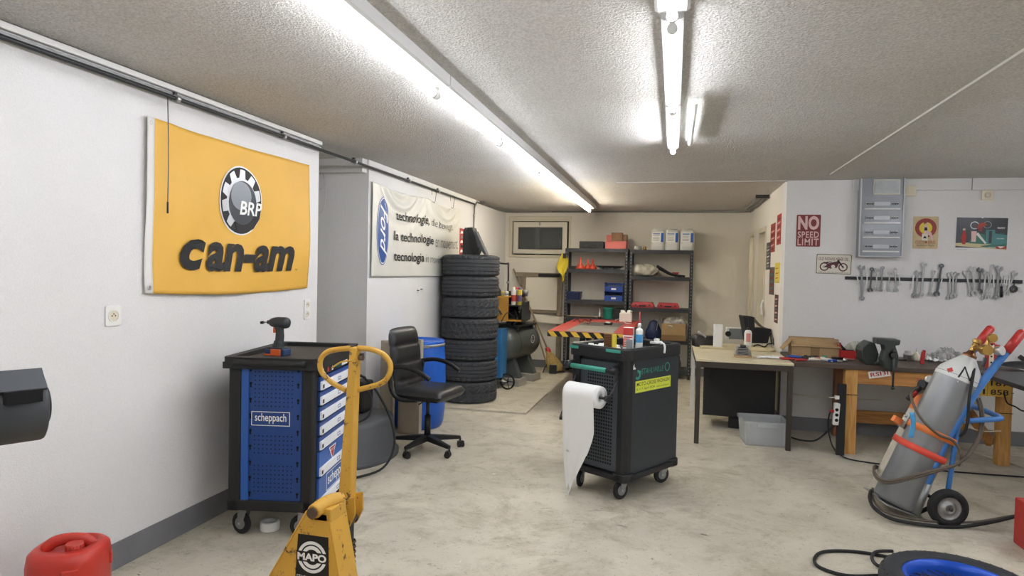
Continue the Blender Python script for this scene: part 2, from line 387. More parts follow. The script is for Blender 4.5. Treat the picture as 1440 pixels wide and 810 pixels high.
for i in range(9):
    batten('fluorescent_light', 'white batten with one tube, '+names[i], -1.145, ly[i+1], ly[i]-.01, 'tube_warm' if i < 2 else ('tube_bright' if i == 2 else 'tube_cool'), -.04, grp='fluorescent lamps of the left ceiling row')
batten('fluorescent_light', 'far lamp of the right ceiling row with a white tube, beside a spare tube', -.03, 3.64, 4.86, 'tube_bright', 0, .08, .016, 'fluorescent lamps of the right ceiling row', 2.418)
batten('fluorescent_light', 'middle lamp of the right ceiling row with a glowing white tube', -.03, 2.40, 3.62, 'tube_cool', 0, .08, .016, 'fluorescent lamps of the right ceiling row', 2.418)
batten('fluorescent_light', 'near lamp of the right ceiling row, its end cap at the top edge', -.03, 1.1, 2.33, 'tube_cool', 0, .12, .016, 'fluorescent lamps of the right ceiling row', 2.418)
for k, yy in enumerate((-.2, -1.5)):
    batten('fluorescent_light', 'lamp of the right ceiling row behind the camera', -.03, yy, yy+1.22, 'tube_cool', 0, .08, .016, 'fluorescent lamps of the right ceiling row', 2.418)
for k, yy in enumerate((4.6, 3.3, 2.0, .7, -.6)):
    batten('fluorescent_light', 'added fill lamp over the right bay, out of view', 3.3, yy, yy+1.22, 'tube_bright', 0, .08, .016, 'added fill lamps of the right bay', 2.418)  # unseen row added only to brighten the bench wall and right side
for yy in (7.6, 9.4): batten('fluorescent_light', 'added fill lamp in the side room, brightening the doorways', 1.95, yy, yy+.6, 'tube_warm', 0, .08, .016, 'added fill lamps of the side room', 2.418)  # extra lamps added out of sight so the doorways don't render black
tag(M().cyl((.085, 3.6, 2.458), (.085, 4.75, 2.458), .016, 'tube_off', n=14).box((.085, 3.7, 2.48), (.03, .02, .04), 'white_plastic').box((.085, 4.65, 2.48), (.03, .02, .04), 'white_plastic').build('spare_tube'), 'unlit fluorescent tube clipped to the ceiling beside the right lamp', 'tube')

# ================================================================ LEFT WALL: RAILS AND PIPES
t = thing('ceiling_rail', 'long white and steel rail track under the ceiling along the left wall', 'rail', (XL, 1.2, 2.44))
M().bb(.0, .03, -4.4, 3.29, .025, .055, 'white_paint').build('white_conduit', t, bevel=.006)
M().bb(.0, .02, -4.4, 3.29, .002, .016, 'galvanised').build('rail_bar', t, bevel=.003)
t = thing('steel_pipe', 'long galvanised pipe held by clamps high on the left wall', 'pipe', (XL+.035, 1.2, 2.425))
M().cyl((0, -4.4, 0), (0, 7.18, 0), .0115, 'dark_steel', n=14).cyl((0, 7.18, 0.0), (0, 7.18, -.62), .011, 'galvanised', n=12).ball((0, 7.18, 0), .0125, 'galvanised', 6).build('pipe_run', t)
for yy in (.75, 2.38, 3.97-.6, 4.4, 5.55, 6.4):
    y = yy-1.2+.6
    q = M(); q.cyl((0, y-.012, 0), (0, y+.012, 0), .021, 'steel', n=16).box((-.012, y, .025), (.02, .018, .02), 'dark_steel').box((-.02, y, 0), (.03, .012, .012), 'dark_steel'); q.build('pipe_clamp', t)
M().cyl((0, 7.18, -.17), (0, 7.18, -.14), .018, 'steel', n=14).build('pipe_union', t)
# hooks
for i, (px, lab) in enumerate(((607, 'left wire hook on the pipe above the white banner'), (633, 'right wire hook on the pipe above the white banner'))):
    y = A(px, 268, 0, XL)[1]
    q = M(); q.tube([(XL+.035, y, 2.44), (XL+.05, y+.01, 2.40), (XL+.05, y, 2.34), (XL+.05, y-.02, 2.29), (XL+.05, y-.05, 2.275), (XL+.05, y-.09, 2.285)], .003, 'dark_steel', 6)
    q.tube([(XL+.035, y-.09, 2.43), (XL+.04, y-.09, 2.36)], .002, 'dark_steel', 6); tag(q.build('wire_hook'), lab, 'hook', 'wire hooks on the wall pipe')
# dangling cable in front of the flag
y = 2.90
q = M(); q.tube([(XL+.05, y, 2.415), (XL+.055, y+.003, 2.1), (XL+.055, y, 1.84)], .0026, 'dark_steel', 6); q.cyl((XL+.055, y, 1.80), (XL+.055, y, 1.86), .005, 'black_plastic', n=8)
tag(q.build('hanging_cable'), 'thin dark cable hanging straight down over the left edge of the yellow flag', 'cable')
# sockets
def plate(nm, X, w, h, holes, lab, cat):
    t = thing(nm, lab, cat, X=X)
    M().prism(rrect(w, h, .008), 0, .008, 'white_plastic').build('cover_plate', t, bevel=.002)
    for hx, hy, r in holes:
        q = M(); q.ring(circ(hx, hy, r), circ(hx, hy, r*.82), .008, .011, 'white_plastic'); q.prism(circ(hx, hy, r*.82, 20), .008, .0085, 'cream_plastic')
        for dx, dy in ((-.3, 0), (.3, 0), (0, .28)): q.prism(circ(hx+dx*r, hy+dy*r, r*.11, 8), .0085, .0095, 'hole')
        q.build('socket', t)
p = A(158, 444, 0, XL); plate('wall_socket', FR_L(p.y, p.z), .09, .10, [(0, 0, .032)], 'white double wall socket below the left edge of the yellow flag', 'socket')
p = A(431, 435, 0, XL); plate('wall_socket', FR_L(p.y, p.z), .075, .15, [(0, .035, .026), (0, -.035, .026)], 'tall white wall socket by the corner right of the yellow flag', 'socket')
p = A(589, 408, 0, XL)
q = M(); q.box((0, 0, 0), (.004, .07, .05), 'white_paint', T(XL+.002, p.y, p.z)); q.cyl((XL, p.y-.05, p.z), (XL+.03, p.y-.06, p.z), .006, 'galvanised', n=8); q.cyl((XL, p.y+.05, p.z+.01), (XL+.025, p.y+.05, p.z+.01), .006, 'galvanised', n=8)
tag(q.build('wall_anchor'), 'small screws and filler patch in the wall under the white banner', 'anchor')
# loop of wire in the recess
q = M(); c0 = A(450, 270, 1, 5.3)
q.tube([(c0.x+.02*math.cos(a)*3, 5.30, c0.z+.19*math.sin(a)) for a in [2*PI*i/14 for i in range(14)]], .003, 'steel', 6, closed=True)
q.tube([(c0.x+.045*math.cos(a), 5.29, c0.z+.1+.08*math.sin(a)) for a in [2*PI*i/12 for i in range(12)]], .003, 'steel', 6, closed=True)
tag(q.build('wire_coil'), 'thin pale wire coil hanging on the wall inside the recess', 'wire')
# back corner ceiling conduits
q = M()
for k in range(3): q.tube([(XL+.02+.05*k, 8.55-.02*k, 2.47), (XL+.02+.05*k, 9.9-.1*k, 2.475), (XL+.02+.05*k+.2, 10.15-.04*k, 2.48), (-1.9, 10.17-.04*k, 2.485)], .01, 'galvanised', 8, k=4)
q.tube([(XL+.02, 8.55, 2.47), (XL+.02, 8.48, 2.42), (XL+.012, 8.44, 2.3), (XL+.012, 8.44, 1.7)], .009, 'galvanised', 8, k=4)
tag(q.build('conduit_bundle'), 'bundle of grey conduits on the ceiling in the back left corner', 'pipe')
q = M()
for k in range(3): q.tube([(XA-.03-.05*k, 8.2, 2.47), (XA-.03-.05*k, 9.7-.1*k, 2.475), (XA-.2-.05*k, 10.13-.04*k, 2.48), (-1.9, 10.175-.03*k, 2.485)], .01, 'galvanised', 8, k=4)
q.bb(XA-.16, XA-.01, 8.16, 8.2, 2.46, 2.5, 'dark_steel')
tag(q.build('conduit_bundle'), 'bundle of grey conduits on the ceiling in the back right corner', 'pipe')

# ================================================================ YELLOW FLAG
mat('flag_yellow', 'e0ae48', .55, var=.05, vs=3); mat('flag_hem', 'dcdad4', .7)
FW, FH = 1.5, .915
def fw(p):
    x, y = p[0], p[1]; u = x/FW; v = y/FH
    z = .018+.006*math.sin(5*x+3*y)*1.0+.005*math.sin(11*x-6*y+1)+.008*math.sin(3.1*x-9*y)*(1-v)+.006*math.exp(-((x-.12-.35*(1-v))/.05)**2)
    sag = -.018*math.sin(PI*u)*(1-v)*1.2 - .02*math.sin(PI*u)*v*.6
    return Vector((x, y+sag, z+(p[2] if len(p) > 2 else 0)))
XF = FR_L(2.835, 1.375)
t = thing('wall_flag', 'large yellow flag with round gear emblem and black lettering on the left wall', 'flag', X=XF)
q = M(); q.surf(lambda u, v: fw((u*FW, v*FH)), 70, 44, 'flag_yellow'); q.build('flag_cloth', t, solid=.0015)
q = M(); q.surf(lambda u, v: fw((-.045+u*.05, v*FH, .001)), 3, 40, 'flag_hem'); q.build('header_band', t, solid=.002)
for yy in (.03, FH-.03):
    q = M(); q.lathe([(.012, 0), (.012, .004), (.006, .005), (.006, 0)], 'steel', 16, T(-.022, yy, .024)); q.build('grommet', t)
g = M(); cx, cy = .715, .578
fz = lambda dz: (lambda p: fw((p.x, p.y, dz+.003)))
def fprism(m_, poly, dz, mt):        # flat artwork following the cloth: fan from the centroid
    n = len(poly); c = (sum(p[0] for p in poly)/n, sum(p[1] for p in poly)/n); vs = []; ringk = 6
    for k in range(ringk+1):
        for p in poly: vs.append(fw((c[0]+(p[0]-c[0])*k/ringk, c[1]+(p[1]-c[1])*k/ringk, dz+.003)))
    fs = [(k*n+i, k*n+(i+1) % n, (k+1)*n+(i+1) % n, (k+1)*n+i) for k in range(ringk) for i in range(n)]
    a = sum(poly[i][0]*poly[(i+1) % n][1]-poly[(i+1) % n][0]*poly[i][1] for i in range(n))
    if a > 0: fs = [f[::-1] for f in fs]
    m_.add(vs, fs, mt)
mat('emblem_silver', 'c9cbce', .35, .3); mat('emblem_dark', '34383d', .35); mat('emblem_mid', '84898f', .35)
fprism(g, circ(cx, cy, .200, 44, .214), .002, 'white_ink')
fprism(g, circ(cx, cy, .191, 44, .205), .004, 'black_ink')
gear = []
for i in range(72):
    a = 5*i; ro = 1.0 if (a % 36) < 22 else .74
    gear.append((cx+ro*.180*math.cos(R(a+5)), cy+ro*.193*math.sin(R(a+5))))
fprism(g, gear, .006, 'emblem_silver')
fprism(g, [(cx-.03, cy-.20), (cx-.055, cy-.12), (cx+.0, cy-.03), (cx+.19, cy-.03), (cx+.175, cy-.10), (cx+.12, cy-.165), (cx+.05, cy-.198)], .0072, 'black_ink')
fprism(g, circ(cx+.012, cy-.012, .126, 30, .136), .0084, 'emblem_dark')
fprism(g, circ(cx-.005, cy+.03, .095, 24, .088), .0096, 'emblem_mid')
g.text('BRP', cx-.015, cy-.085, .205, .085, 'white_ink', None, shear=.15, bold=.02, fn=fz(.011))
g.build('round_emblem', t); g = M()
g.text('c', .18, .135, .21, .178, 'black_ink', None, shear=.3, bold=.04, fn=fz(.009)); g.text('an-am', .39, .135, .885, .175, 'black_ink', None, shear=.3, bold=.035, fn=fz(.009))
g.prism([(.0, 0)]*3, 0, 0, 'black_ink') if 0 else None
g.text('TM', 1.29, .135, .03, .014, 'black_ink', None, fn=fz(.006))
g.build('lettering', t)

# ================================================================ WHITE BANNER
mat('banner_white', 'd6d4ca', .38, var=.04, vs=5); mat('banner_blue', '234f93', .4)
by0 = 5.365; BW = 2.44; BH = .86
def bw(p):
    x, y = p[0], p[1]; u = x/BW; v = y/BH
    def sw(c, ww, d): # swag folds under a gathering point
        r = math.hypot(x-c[0], (y-c[1])*1.4)
        return d*math.sin(r*34)*math.exp(-((r-.38)/.25)**2)*max(0, min(1, (v-.25)*2.2))
    z = .02+sw((.65, BH+.15), .5, .014)+sw((1.95, BH+.15), .5, .016)+.004*math.sin(4*x+2*y)
    top = -.05*math.sin(PI*min(1, u/.53))*v - (.06*math.sin(PI*max(0, (u-.53)/.47))*v if u > .53 else 0)
    return Vector((x, y+top*.6, z+(p[2] if len(p) > 2 else 0)))
t = thing('wall_banner', 'white cloth banner with a blue oval emblem and three lines of black text', 'banner', X=FR_L(by0, 1.455))
q = M(); q.surf(lambda u, v: bw((u*BW, v*BH)), 150, 60, 'banner_white'); q.build('banner_cloth', t, solid=.002)
g = M()
def bprism(poly, dz, mt):
    n = len(poly); c = (sum(p[0] for p in poly)/n, sum(p[1] for p in poly)/n); vs = []; K = 6
    for k in range(K+1):
        for p in poly: vs.append(bw((c[0]+(p[0]-c[0])*k/K, c[1]+(p[1]-c[1])*k/K, dz)))
    g.add(vs, [(k*n+i, (k+1)*n+i, (k+1)*n+(i+1) % n, k*n+(i+1) % n) for k in range(K) for i in range(n)], mt)
bprism(circ(.215, .435, .13, 40, .325), .004, 'banner_blue'); bprism(circ(.215, .435, .121, 40, .315), .005, 'white_ink'); bprism(circ(.215, .435, .113, 40, .305), .006, 'banner_blue')
g.text('Ford', .155, .68, .48, .15, 'white_ink', None, shear=.55, bold=.01, ang=-90, fn=lambda p: bw((p.x, p.y, .008)))
bt = lambda p: bw((p.x, p.y, .010))
g.build('oval_emblem', t); g = M()
g.text('technologie,', .50, .545, .88, .125, 'black_ink', None, shear=.18, bold=.012, fn=bt)
g.build('text_line', t); g = M()
g.text('die bewegt.', 1.45, .55, .72, .115, 'black_ink', None, shear=.1, bold=-.012, fn=bt)
g.build('text_line', t); g = M()
g.text('la technologie', .46, .335, 1.06, .125, 'black_ink', None, bold=.012, fn=bt)
g.build('text_line', t); g = M()
g.text('en mouvement.', 1.58, .345, .80, .105, 'black_ink', None, shear=.12, bold=-.012, fn=bt)
g.build('text_line', t); g = M()
g.text('tecnologia', .46, .13, .80, .125, 'black_ink', None, bold=.012, fn=bt)
g.build('text_line', t); g = M()
g.text('in movimento', 1.31, .155, .72, .085, 'black_ink', None, shear=.05, bold=-.012, fn=bt)
g.build('text_line', t)
# small red poster behind the tyres
q = M(); p = A(650, 340, 0, XL); Xp = FR_L(p.y, p.z-.17)
q.prism([(-.11, 0), (.11, 0), (.11, .34), (-.11, .34)], 0, .003, 'red_ink', Xp)
for k in range(5): q.prism([(-.09+.02*(k % 2), .03+.06*k), (.07, .04+.06*k), (.08, .06+.06*k), (-.06, .07+.06*k)], .003, .004, ['white_ink', 'black_ink', 'white_ink', 'emblem_mid', 'white_ink'][k], Xp)
tag(q.build('small_poster'), 'small red printed poster on the left wall above the tyre stack', 'poster')
# ================================================================ BLUE TOOL CABINET (left)
mat('cab_blue', '1e4280', .4, var=.05); mat('cab_blue_light', '2b5aa4', .4); mat('cab_black', '1b1c1c', .55, bump=.12, bs=250); mat('cab_top', '3a3733', .6, var=.2, vs=10); mat('label_white', 'e8ebee', .4)
ROT = 11.0
W, Ln = .49, .76
cr = Vector((-1.914, 3.205, 0)); ex = Vector((math.cos(R(ROT)), math.sin(R(ROT)), 0)); ey = Vector((-ex.y, ex.x, 0))
ctr = cr-ex*W/2+ey*Ln/2
t = thing('tool_cabinet', 'blue and black rolling tool cabinet with white drawer fronts behind the yellow pallet jack', 'tool cabinet', ctr, ROT)
zb, zt = .16, .985; w, l = W/2, Ln/2
q = M()
q.bb(-w+.02, w-.03, -l+.03, l-.03, zb+.02, zt-.03, 'cab_black')
q.bb(-w, w, -l, l, zb, zb+.06, 'cab_black')
q.build('body', t, bevel=.006)
for sx in (-1, 1):
    for sy in (-1, 1):
        q = M(); q.prism(rrect(.075, .075, .02), zb, zt, 'cab_black', T(sx*(w-.0375), sy*(l-.0375), 0)); q.build('corner_post', t)
# perforated side panel facing the camera
q = M(); q.bb(-w+.07, w-.075, -l+.012, -l+.022, zb+.06, zt-.02, 'cab_blue'); q.bb(-w+.075, -w+.115, -l+.004, -l+.012, zb+.06, zt-.02, 'cab_blue_light')
Xs = frame((0, -l+.012, 0), (1, 0, 0), (0, 0, 1))
for zz in [zb+.11+.024*k for k in range(31)]:
    if .60 < zz < .74: cols = [c_ for c_ in range(10) if c_ < 0]
    else: cols = range(10)
    if .43 < zz < .47: continue
    for c_ in cols: q.prism(circ(-w+.15+.0235*c_, zz, .0036, 8), 0, .0012, 'hole', Xs)
for zz in [zb+.10+.088*k for k in range(9)]:
    for xx in (-w+.125, w-.095): q.prism(circ(xx, zz, .0075, 10)[:], 0, .0014, 'hole', Xs); q.prism([(xx-.004, zz-.022), (xx+.004, zz-.022), (xx+.004, zz), (xx-.004, zz)], 0, .0014, 'hole', Xs)
pn = q.build('perforated_panel', t)
q = M(); q.ring([(-.115, .64), (.105, .64), (.105, .72), (-.115, .72)], [(-.111, .644), (.101, .644), (.101, .716), (-.111, .716)], .0008, .0016, 'white_ink', Xs)
q.text('scheppach', -.095, .652, .18, .058, 'white_ink', Xs, bold=.012, dz=.0016); q.build('brand_lettering', pn)
# worktop tray
q = M(); o = .022
q.bb(-w-o, w+o, -l-o, l+o, zt-.025, zt+.012, 'cab_black')
op = rrect(W+2*o, Ln+2*o, .03); ip = rrect(W-.05, Ln-.06, .02)
q.ring(op, ip, zt+.012, zt+.04, 'cab_black'); q.prism(ip, zt+.012, zt+.016, 'cab_top')
q.tube([(-w+.05, -l-o-.01, zt+.012), (-.1, -l-o-.012, zt+.012), (.1, -l-o-.012, zt+.012), (w-.04, -l-o-.01, zt+.012)], .017, 'cab_black', 12, k=2)
q.build('worktop_tray', t, bevel=.005)
# drawers on the right side
Xd = frame((w, 0, 0), (0, 1, 0), (0, 0, 1)); dl = l-.055
zs = [zt-.065]; hs = [.085, .085, .085, .085, .085, .15, .175]
z = zt-.07
for k, hh in enumerate(hs):
    q = M(); q.prism([(-dl, z-hh+.006), (dl, z-hh+.006), (dl, z-.004), (-dl, z-.004)], 0, .014, 'cab_blue_light' if k > 4 else 'cab_blue', Xd)
    d = q.build('drawer', t, bevel=.002)
    q = M(); zz = z-hh+.01
    q.prism([(-dl+.002, zz), (dl-.002, zz), (dl-.002, zz+.046), (-dl+.002, zz+.046)], .014, .026, 'label_white', Xd)
    q.prism([(-dl+.012, zz+.008), (-dl+.036, zz+.008), (-dl+.036, zz+.03), (-dl+.012, zz+.03)], .026, .0268, 'black_ink', Xd)
    q.ring([(-.045, zz+.012), (.005, zz+.012), (.005, zz+.032), (-.045, zz+.032)], [(-.040, zz+.016), (0, zz+.016), (0, zz+.028), (-.040, zz+.028)], .026, .0268, 'cab_blue_light', Xd)
    q.build('drawer_handle', d, bevel=.002)
    if k == 5:
        q = M(); q.prism([(-.16, z-.02), (-.04, z-.02), (-.065, z-.055), (-.10, z-.10), (-.135, z-.055)], .014, .0152, 'white_ink', Xd); q.prism([(-.145, z-.026), (-.055, z-.026), (-.10, z-.09)], .0152, .016, 'red_ink', Xd)
        q.text('GARANTIE', -.135, z-.048, .07, .014, 'white_ink', Xd, dz=.0164); q.build('shield_badge', d)
    if k == 6:
        q = M(); q.ring([(-.20, z-.115), (.20, z-.115), (.20, z-.012), (-.20, z-.012)], [(-.195, z-.111), (.195, z-.111), (.195, z-.016), (-.195, z-.016)], .014, .0148, 'white_ink', Xd)
        q.text('scheppach', -.175, z-.103, .35, .08, 'white_ink', Xd, bold=.012, dz=.0148); q.build('brand_lettering', d)
    z -= hh
q = M(); q.prism([(-dl, zt-.064), (dl, zt-.064), (dl, zt-.026), (-dl, zt-.026)], 0, .016, 'black_ink', Xd)
q.prism([(-dl+.0, zt-.06), (-dl+.05, zt-.06), (-dl+.05, zt-.03), (-dl, zt-.03)], .016, .0166, 'white_ink', Xd)
q.prism(circ(-.20, zt-.045, .016, 14), .016, .0166, 'red_ink', Xd); q.prism([(-.14, zt-.058), (-.11, zt-.058), (-.125, zt-.030)], .016, .0166, 'white_ink', Xd)
q.text('TAIWAN', -.09, zt-.053, .12, .018, 'teal_paint', Xd, dz=.0166); q.prism([(.05, zt-.058), (.16, zt-.058), (.16, zt-.032), (.05, zt-.032)], .016, .0166, 'white_ink', Xd)
q.build('sticker_strip', t)
def caster(par, x, y, zt_, rw, swivel=0, name='caster', wmat='rubber', zr=0):
    c = bpy.data.objects.new(name, None); col.objects.link(c); c.parent = par; c.location = (x, y, 0); c.rotation_euler = (0, 0, R(swivel))
    o = .022
    q = M(); q.cyl((-.012, o, rw), (.012, o, rw), rw, wmat, n=28); q.build('wheel', c, bevel=.006)
    q = M(); q.cyl((-.016, o, rw), (.016, o, rw), rw*.55, 'grey_metal', n=20); q.build('hub', c)
    q = M()
    for sx in (-1, 1): q.prism([(o-.014, rw-.014), (o+.014, rw-.014), (.032, zt_-.012), (-.034, zt_-.012)], -.0015, .0015, 'galvanised', frame((sx*.019, 0, 0), (0, 1, 0), (0, 0, 1)))
    q.bb(-.021, .021, -.034, .032, zt_-.014, zt_-.010, 'galvanised'); q.cyl((0, 0, zt_-.01), (0, 0, zt_), .022, 'galvanised'); q.cyl((-.022, o, rw), (.022, o, rw), .006, 'steel', n=10)
    q.build('fork', c)
    return c
for sx, sy, a in ((-1, -1, 70), (1, -1, 90), (-1, 1, 0), (1, 1, 0)): caster(t, sx*(w-.07) - (.0 if sx < 0 else 0), sy*(l-.07), zb, .062, a)
CAB = t
# white roll under the cabinet
p = FLR(375, 747)
tag(M().lathe([(.03, 0), (.052, 0), (.055, .006), (.055, .045), (.05, .05), (.03, .05)], 'white_plastic', 28, T(p.x, p.y+.03, 0), closed=True).build('tape_roll'), 'white tape roll on the floor under the blue tool cabinet', 'tape')
# ---------------------------------------------------------------- impact driver on the cabinet
ztray = zt+.016
p = A(388, 500, 2, ztray)
t = thing('impact_driver', 'dark cordless impact driver with orange battery standing on the blue tool cabinet', 'power tool', (p.x, p.y+.02, ztray), 0)
mat('driver_grey', '2f3436', .5); mat('driver_blue', '23395c', .45)
q = M(); q.box((0, 0, .02), (.13, .08, .04), 'driver_blue'); q.box((.01, -.038, .02), (.07, .012, .04), 'orange_plastic'); q.box((-.012, 0, .006), (.11, .086, .012), 'orange_plastic'); q.box((0, 0, .044), (.10, .07, .012), 'driver_grey'); q.build('battery', t, bevel=.007)
q = M(); q.tube([(.0, 0, .045), (.008, 0, .08), (.012, 0, .12), (.008, 0, .17)], [.031, .027, .022, .022, .021, .024], 'driver_grey', 12, k=5, flat=1.2); q.build('grip', t)
q = M(); q.box((-.021, 0, .15), (.02, .018, .035), 'orange_plastic'); q.build('trigger', t, bevel=.005)
q = M(); q.lathe([(.0, -.055), (.03, -.055), (.034, -.04), (.034, .01), (.031, .03), (.026, .05), (.02, .062), (.012, .068), (.012, .08), (0, .08)], 'driver_grey', 22, frame((.01, 0, .195), (0, 1, 0), (0, 0, 1)) @ rotm(0, 180, 0) @ I4)
q.build('motor_housing', t)
q = M(); q.cyl((-.068, 0, .195), (-.10, 0, .192), .004, 'steel', n=10); q.cyl((-.10, 0, .192), (-.118, 0, .19), .009, 'black_plastic', n=12); q.build('bit_socket', t)

# ================================================================ YELLOW PALLET JACK
mat('jack_yellow', 'd0a03c', .5, var=.10, vs=6, wear='5a4228', wamt=.385, ws=22, coat=.1); mat('rust', '5c4636', .7, var=.2)
JX, JY = -1.36, 2.44
t = thing('pallet_jack', 'worn yellow hand pallet jack with looped tiller handle in front of the blue tool cabinet', 'pallet jack', (JX, JY, 0), 0)
def L(x, y, Y): v = A(x, y, 1, Y); return v-Vector((JX, JY, 0))
hy = 2.52; zt_ = L(499, 487, hy)
# tiller mast
q = M(); top = L(500, 488, hy); bot = L(486, 735, 2.47)
def mast(c, wx, wy, mt=None): return [(c.x-wx, c.y-wy, c.z), (c.x+wx, c.y-wy, c.z), (c.x+wx, c.y+wy, c.z), (c.x-wx, c.y+wy, c.z)]
vs_ = mast(bot, .030, .028)+mast(top, .016, .024)
q.add(vs_, [(3, 2, 1, 0), (4, 5, 6, 7), (0, 1, 5, 4), (1, 2, 6, 5), (2, 3, 7, 6), (3, 0, 4, 7)], 'jack_yellow'); q.build('tiller_mast', t, bevel=.005)
P_ = [(492, 490), (478, 491), (462, 494), (452, 503), (450, 515), (455, 527), (470, 540), (487, 549)]
q = M(); q.tube([L(x, y, hy) for x, y in P_], .0115, 'jack_yellow', 12, k=5)
P2 = [(503, 489), (525, 492), (541, 500), (549, 513), (547, 527), (538, 538), (520, 544), (504, 548)]
q.tube([L(x, y, hy) for x, y in P2], .0115, 'jack_yellow', 12, k=5); q.build('handle_loop', t)
q = M(); q.tube([L(495, 507, hy-.03), L(480, 509, hy-.03), L(467, 517, hy-.03)], .006, 'jack_yellow', 8, k=4, flat=.6); q.build('release_lever', t)
q = M(); c_ = L(506, 503, hy); q.cyl(c_+Vector((-.01, 0, 0)), c_+Vector((.016, 0, 0)), .012, 'rust', n=10); q.cyl(c_+Vector((.0, 0, .012)), c_+Vector((.018, 0, .015)), .006, 'dark_steel', n=8); q.build('pivot_bolt', t)
# lower fork of the tiller and pump
q = M(); b0 = L(494, 712, 2.47); Xp = frame((b0.x, b0.y, b0.z), (1, 0, 0), (0, 0, 1))
for yy in (-.035, .035):
    q.prism([(-.025, .04), (.035, .055), (.038, -.02), (.02, -.06), (.005, -.085), (-.02, -.085), (-.035, -.05)], -.004, .004, 'jack_yellow', frame((b0.x, b0.y+yy, b0.z), (1, 0, 0), (0, 0, 1)))
q.cyl(b0+Vector((0, -.05, -.055)), b0+Vector((0, .05, -.055)), .015, 'rust', n=14); q.build('tiller_fork', t, bevel=.003)
pc = L(490, 770, 2.47)
q = M(); q.cyl((pc.x, pc.y, .14), (pc.x, pc.y, pc.z+.16), .022, 'dark_steel')
for k in range(9): q.lathe([(.028, -.006), (.034, 0), (.028, .006)], 'rust', 20, T(pc.x, pc.y, .20+.022*k))
q.box((pc.x+.01, pc.y, .14), (.16, .12, .05), 'jack_yellow'); q.cyl((pc.x-.06, pc.y-.0, .24), (pc.x-.06, pc.y, .52), .03, 'jack_yellow'); q.build('pump', t, bevel=.004)
q = M()
for sx in (-1, 1): q.cyl((pc.x+sx*.045-.022, pc.y, .088), (pc.x+sx*.045+.022, pc.y, .088), .088, 'rubber', n=32)
q.cyl((pc.x-.09, pc.y, .088), (pc.x+.09, pc.y, .088), .014, 'steel'); q.build('steer_wheels', t, bevel=.006)
# head frame
fy = 2.22
ap = L(447, 702, fy)
fl = [L(x, y, fy) for x, y in ((437, 722), (461, 722), (475, 810), (372, 810))]
hw = .30; zb_ = .16
xa = (L(432, 722, fy).x+L(461, 722, fy).x)/2; za = L(447, 722, fy).z
pl = [(xa-.045, za), (xa+.045, za), (xa+.165, zb_), (xa+.165, .05), (xa-.205-.12, .05), (xa-.205-.10, zb_)]
pl = [(xa-.045, za), (xa+.04, za), (xa+.13, zb_), (xa+.16, .05), (xa-.33, .05), (xa-.29, zb_)]
yf = fy-JY
q = M(); q.prism(pl, 0, -.012, 'jack_yellow', frame((0, yf, 0), (1, 0, 0), (0, 0, 1))); 
# side flanges running back
def quad(a_, b2, d, th=.008):
    v = Vector((b2[0]-a_[0], 0, b2[1]-a_[1])).normalized(); n_ = Vector((v.z, 0, -v.x))*th
    A0, B0 = Vector((a_[0], yf, a_[1])), Vector((b2[0], yf, b2[1])); D = Vector((0, d, 0))
    vs = [A0, B0, B0+D, A0+D, A0-n_, B0-n_, B0-n_+D, A0-n_+D]
    q.add(vs, [(0, 1, 2, 3), (7, 6, 5, 4), (0, 4, 5, 1), (1, 5, 6, 2), (2, 6, 7, 3), (3, 7, 4, 0)], 'jack_yellow')
quad(pl[1], pl[2], .13); quad(pl[2], pl[3], .13); quad(pl[5], pl[0], .10)
q.build('head_frame', t, bevel=.003)
q = M(); c_ = Vector((xa, yf, za+.015)); q.tube([c_+Vector((0, -.03, -.0)), c_+Vector((.01, .03, .012)), c_+Vector((.03, .08, .015)), c_+Vector((.04, .11, .010))], [.028, .028, .028, .026, .024], 'jack_yellow', 14, k=3, flat=1.)
q.box(c_+Vector((.02, .06, -.02)), (.075, .12, .05), 'jack_yellow')
q.build('lifting_arm', t, bevel=.004)
q = M(); q.cyl(c_+Vector((0, -.034, 0)), c_+Vector((0, -.045, 0)), .02, 'rust', n=14); q.build('arm_bolt', t)
q = M(); lx0, lx1 = xa-.105, xa+.06
Xl = frame((xa-.02, yf, .0), (1, 0, 0), (0, 0, 1)); lz1 = L(440, 753, fy).z; lz0 = lz1-.225
q.prism([(-.075, lz0), (.075, lz0), (.068, lz1), (-.062, lz1)], 0, .001, 'black_ink', Xl)
lc = (lz1-.085); q.ring(circ(0, lc, .062, 36), circ(0, lc, .050, 36), .001, .0018, 'white_ink', Xl); q.ring(circ(0, lc, .044, 36), circ(0, lc, .030, 36), .001, .0018, 'white_ink', Xl)
q.prism([(-.068, lc-.02), (.068, lc-.02), (.068, lc+.02), (-.068, lc+.02)], .0018, .0022, 'black_ink', Xl)
q.text('MAPO', -.062, lc-.015, .124, .030, 'white_ink', Xl, bold=.04, dz=.003); q.text('STAPLER CENTER', -.066, lz1-.172, .134, .014, 'white_ink', Xl, dz=.0018, ang=-3); q.text('www.mapo.ch', -.066, lz1-.20, .10, .012, 'white_ink', Xl, dz=.0018)
q.build('maker_plate', t)
for sx in (-.235, .08):
    q = M(); q.prism([(-.08, 0), (.08, 0), (.08, 1.12), (.03, 1.18), (-.03, 1.18), (-.08, 1.12)], .04, .085, 'jack_yellow', T(xa+sx-.0, yf, 0) @ rotm(0, 0, 180)); q.build('fork', t, bevel=.006)
    q = M(); q.cyl((xa+sx-.03, yf-1.0, .036), (xa+sx+.03, yf-1.0, .036), .036, 'rubber'); q.build('load_roller', t)

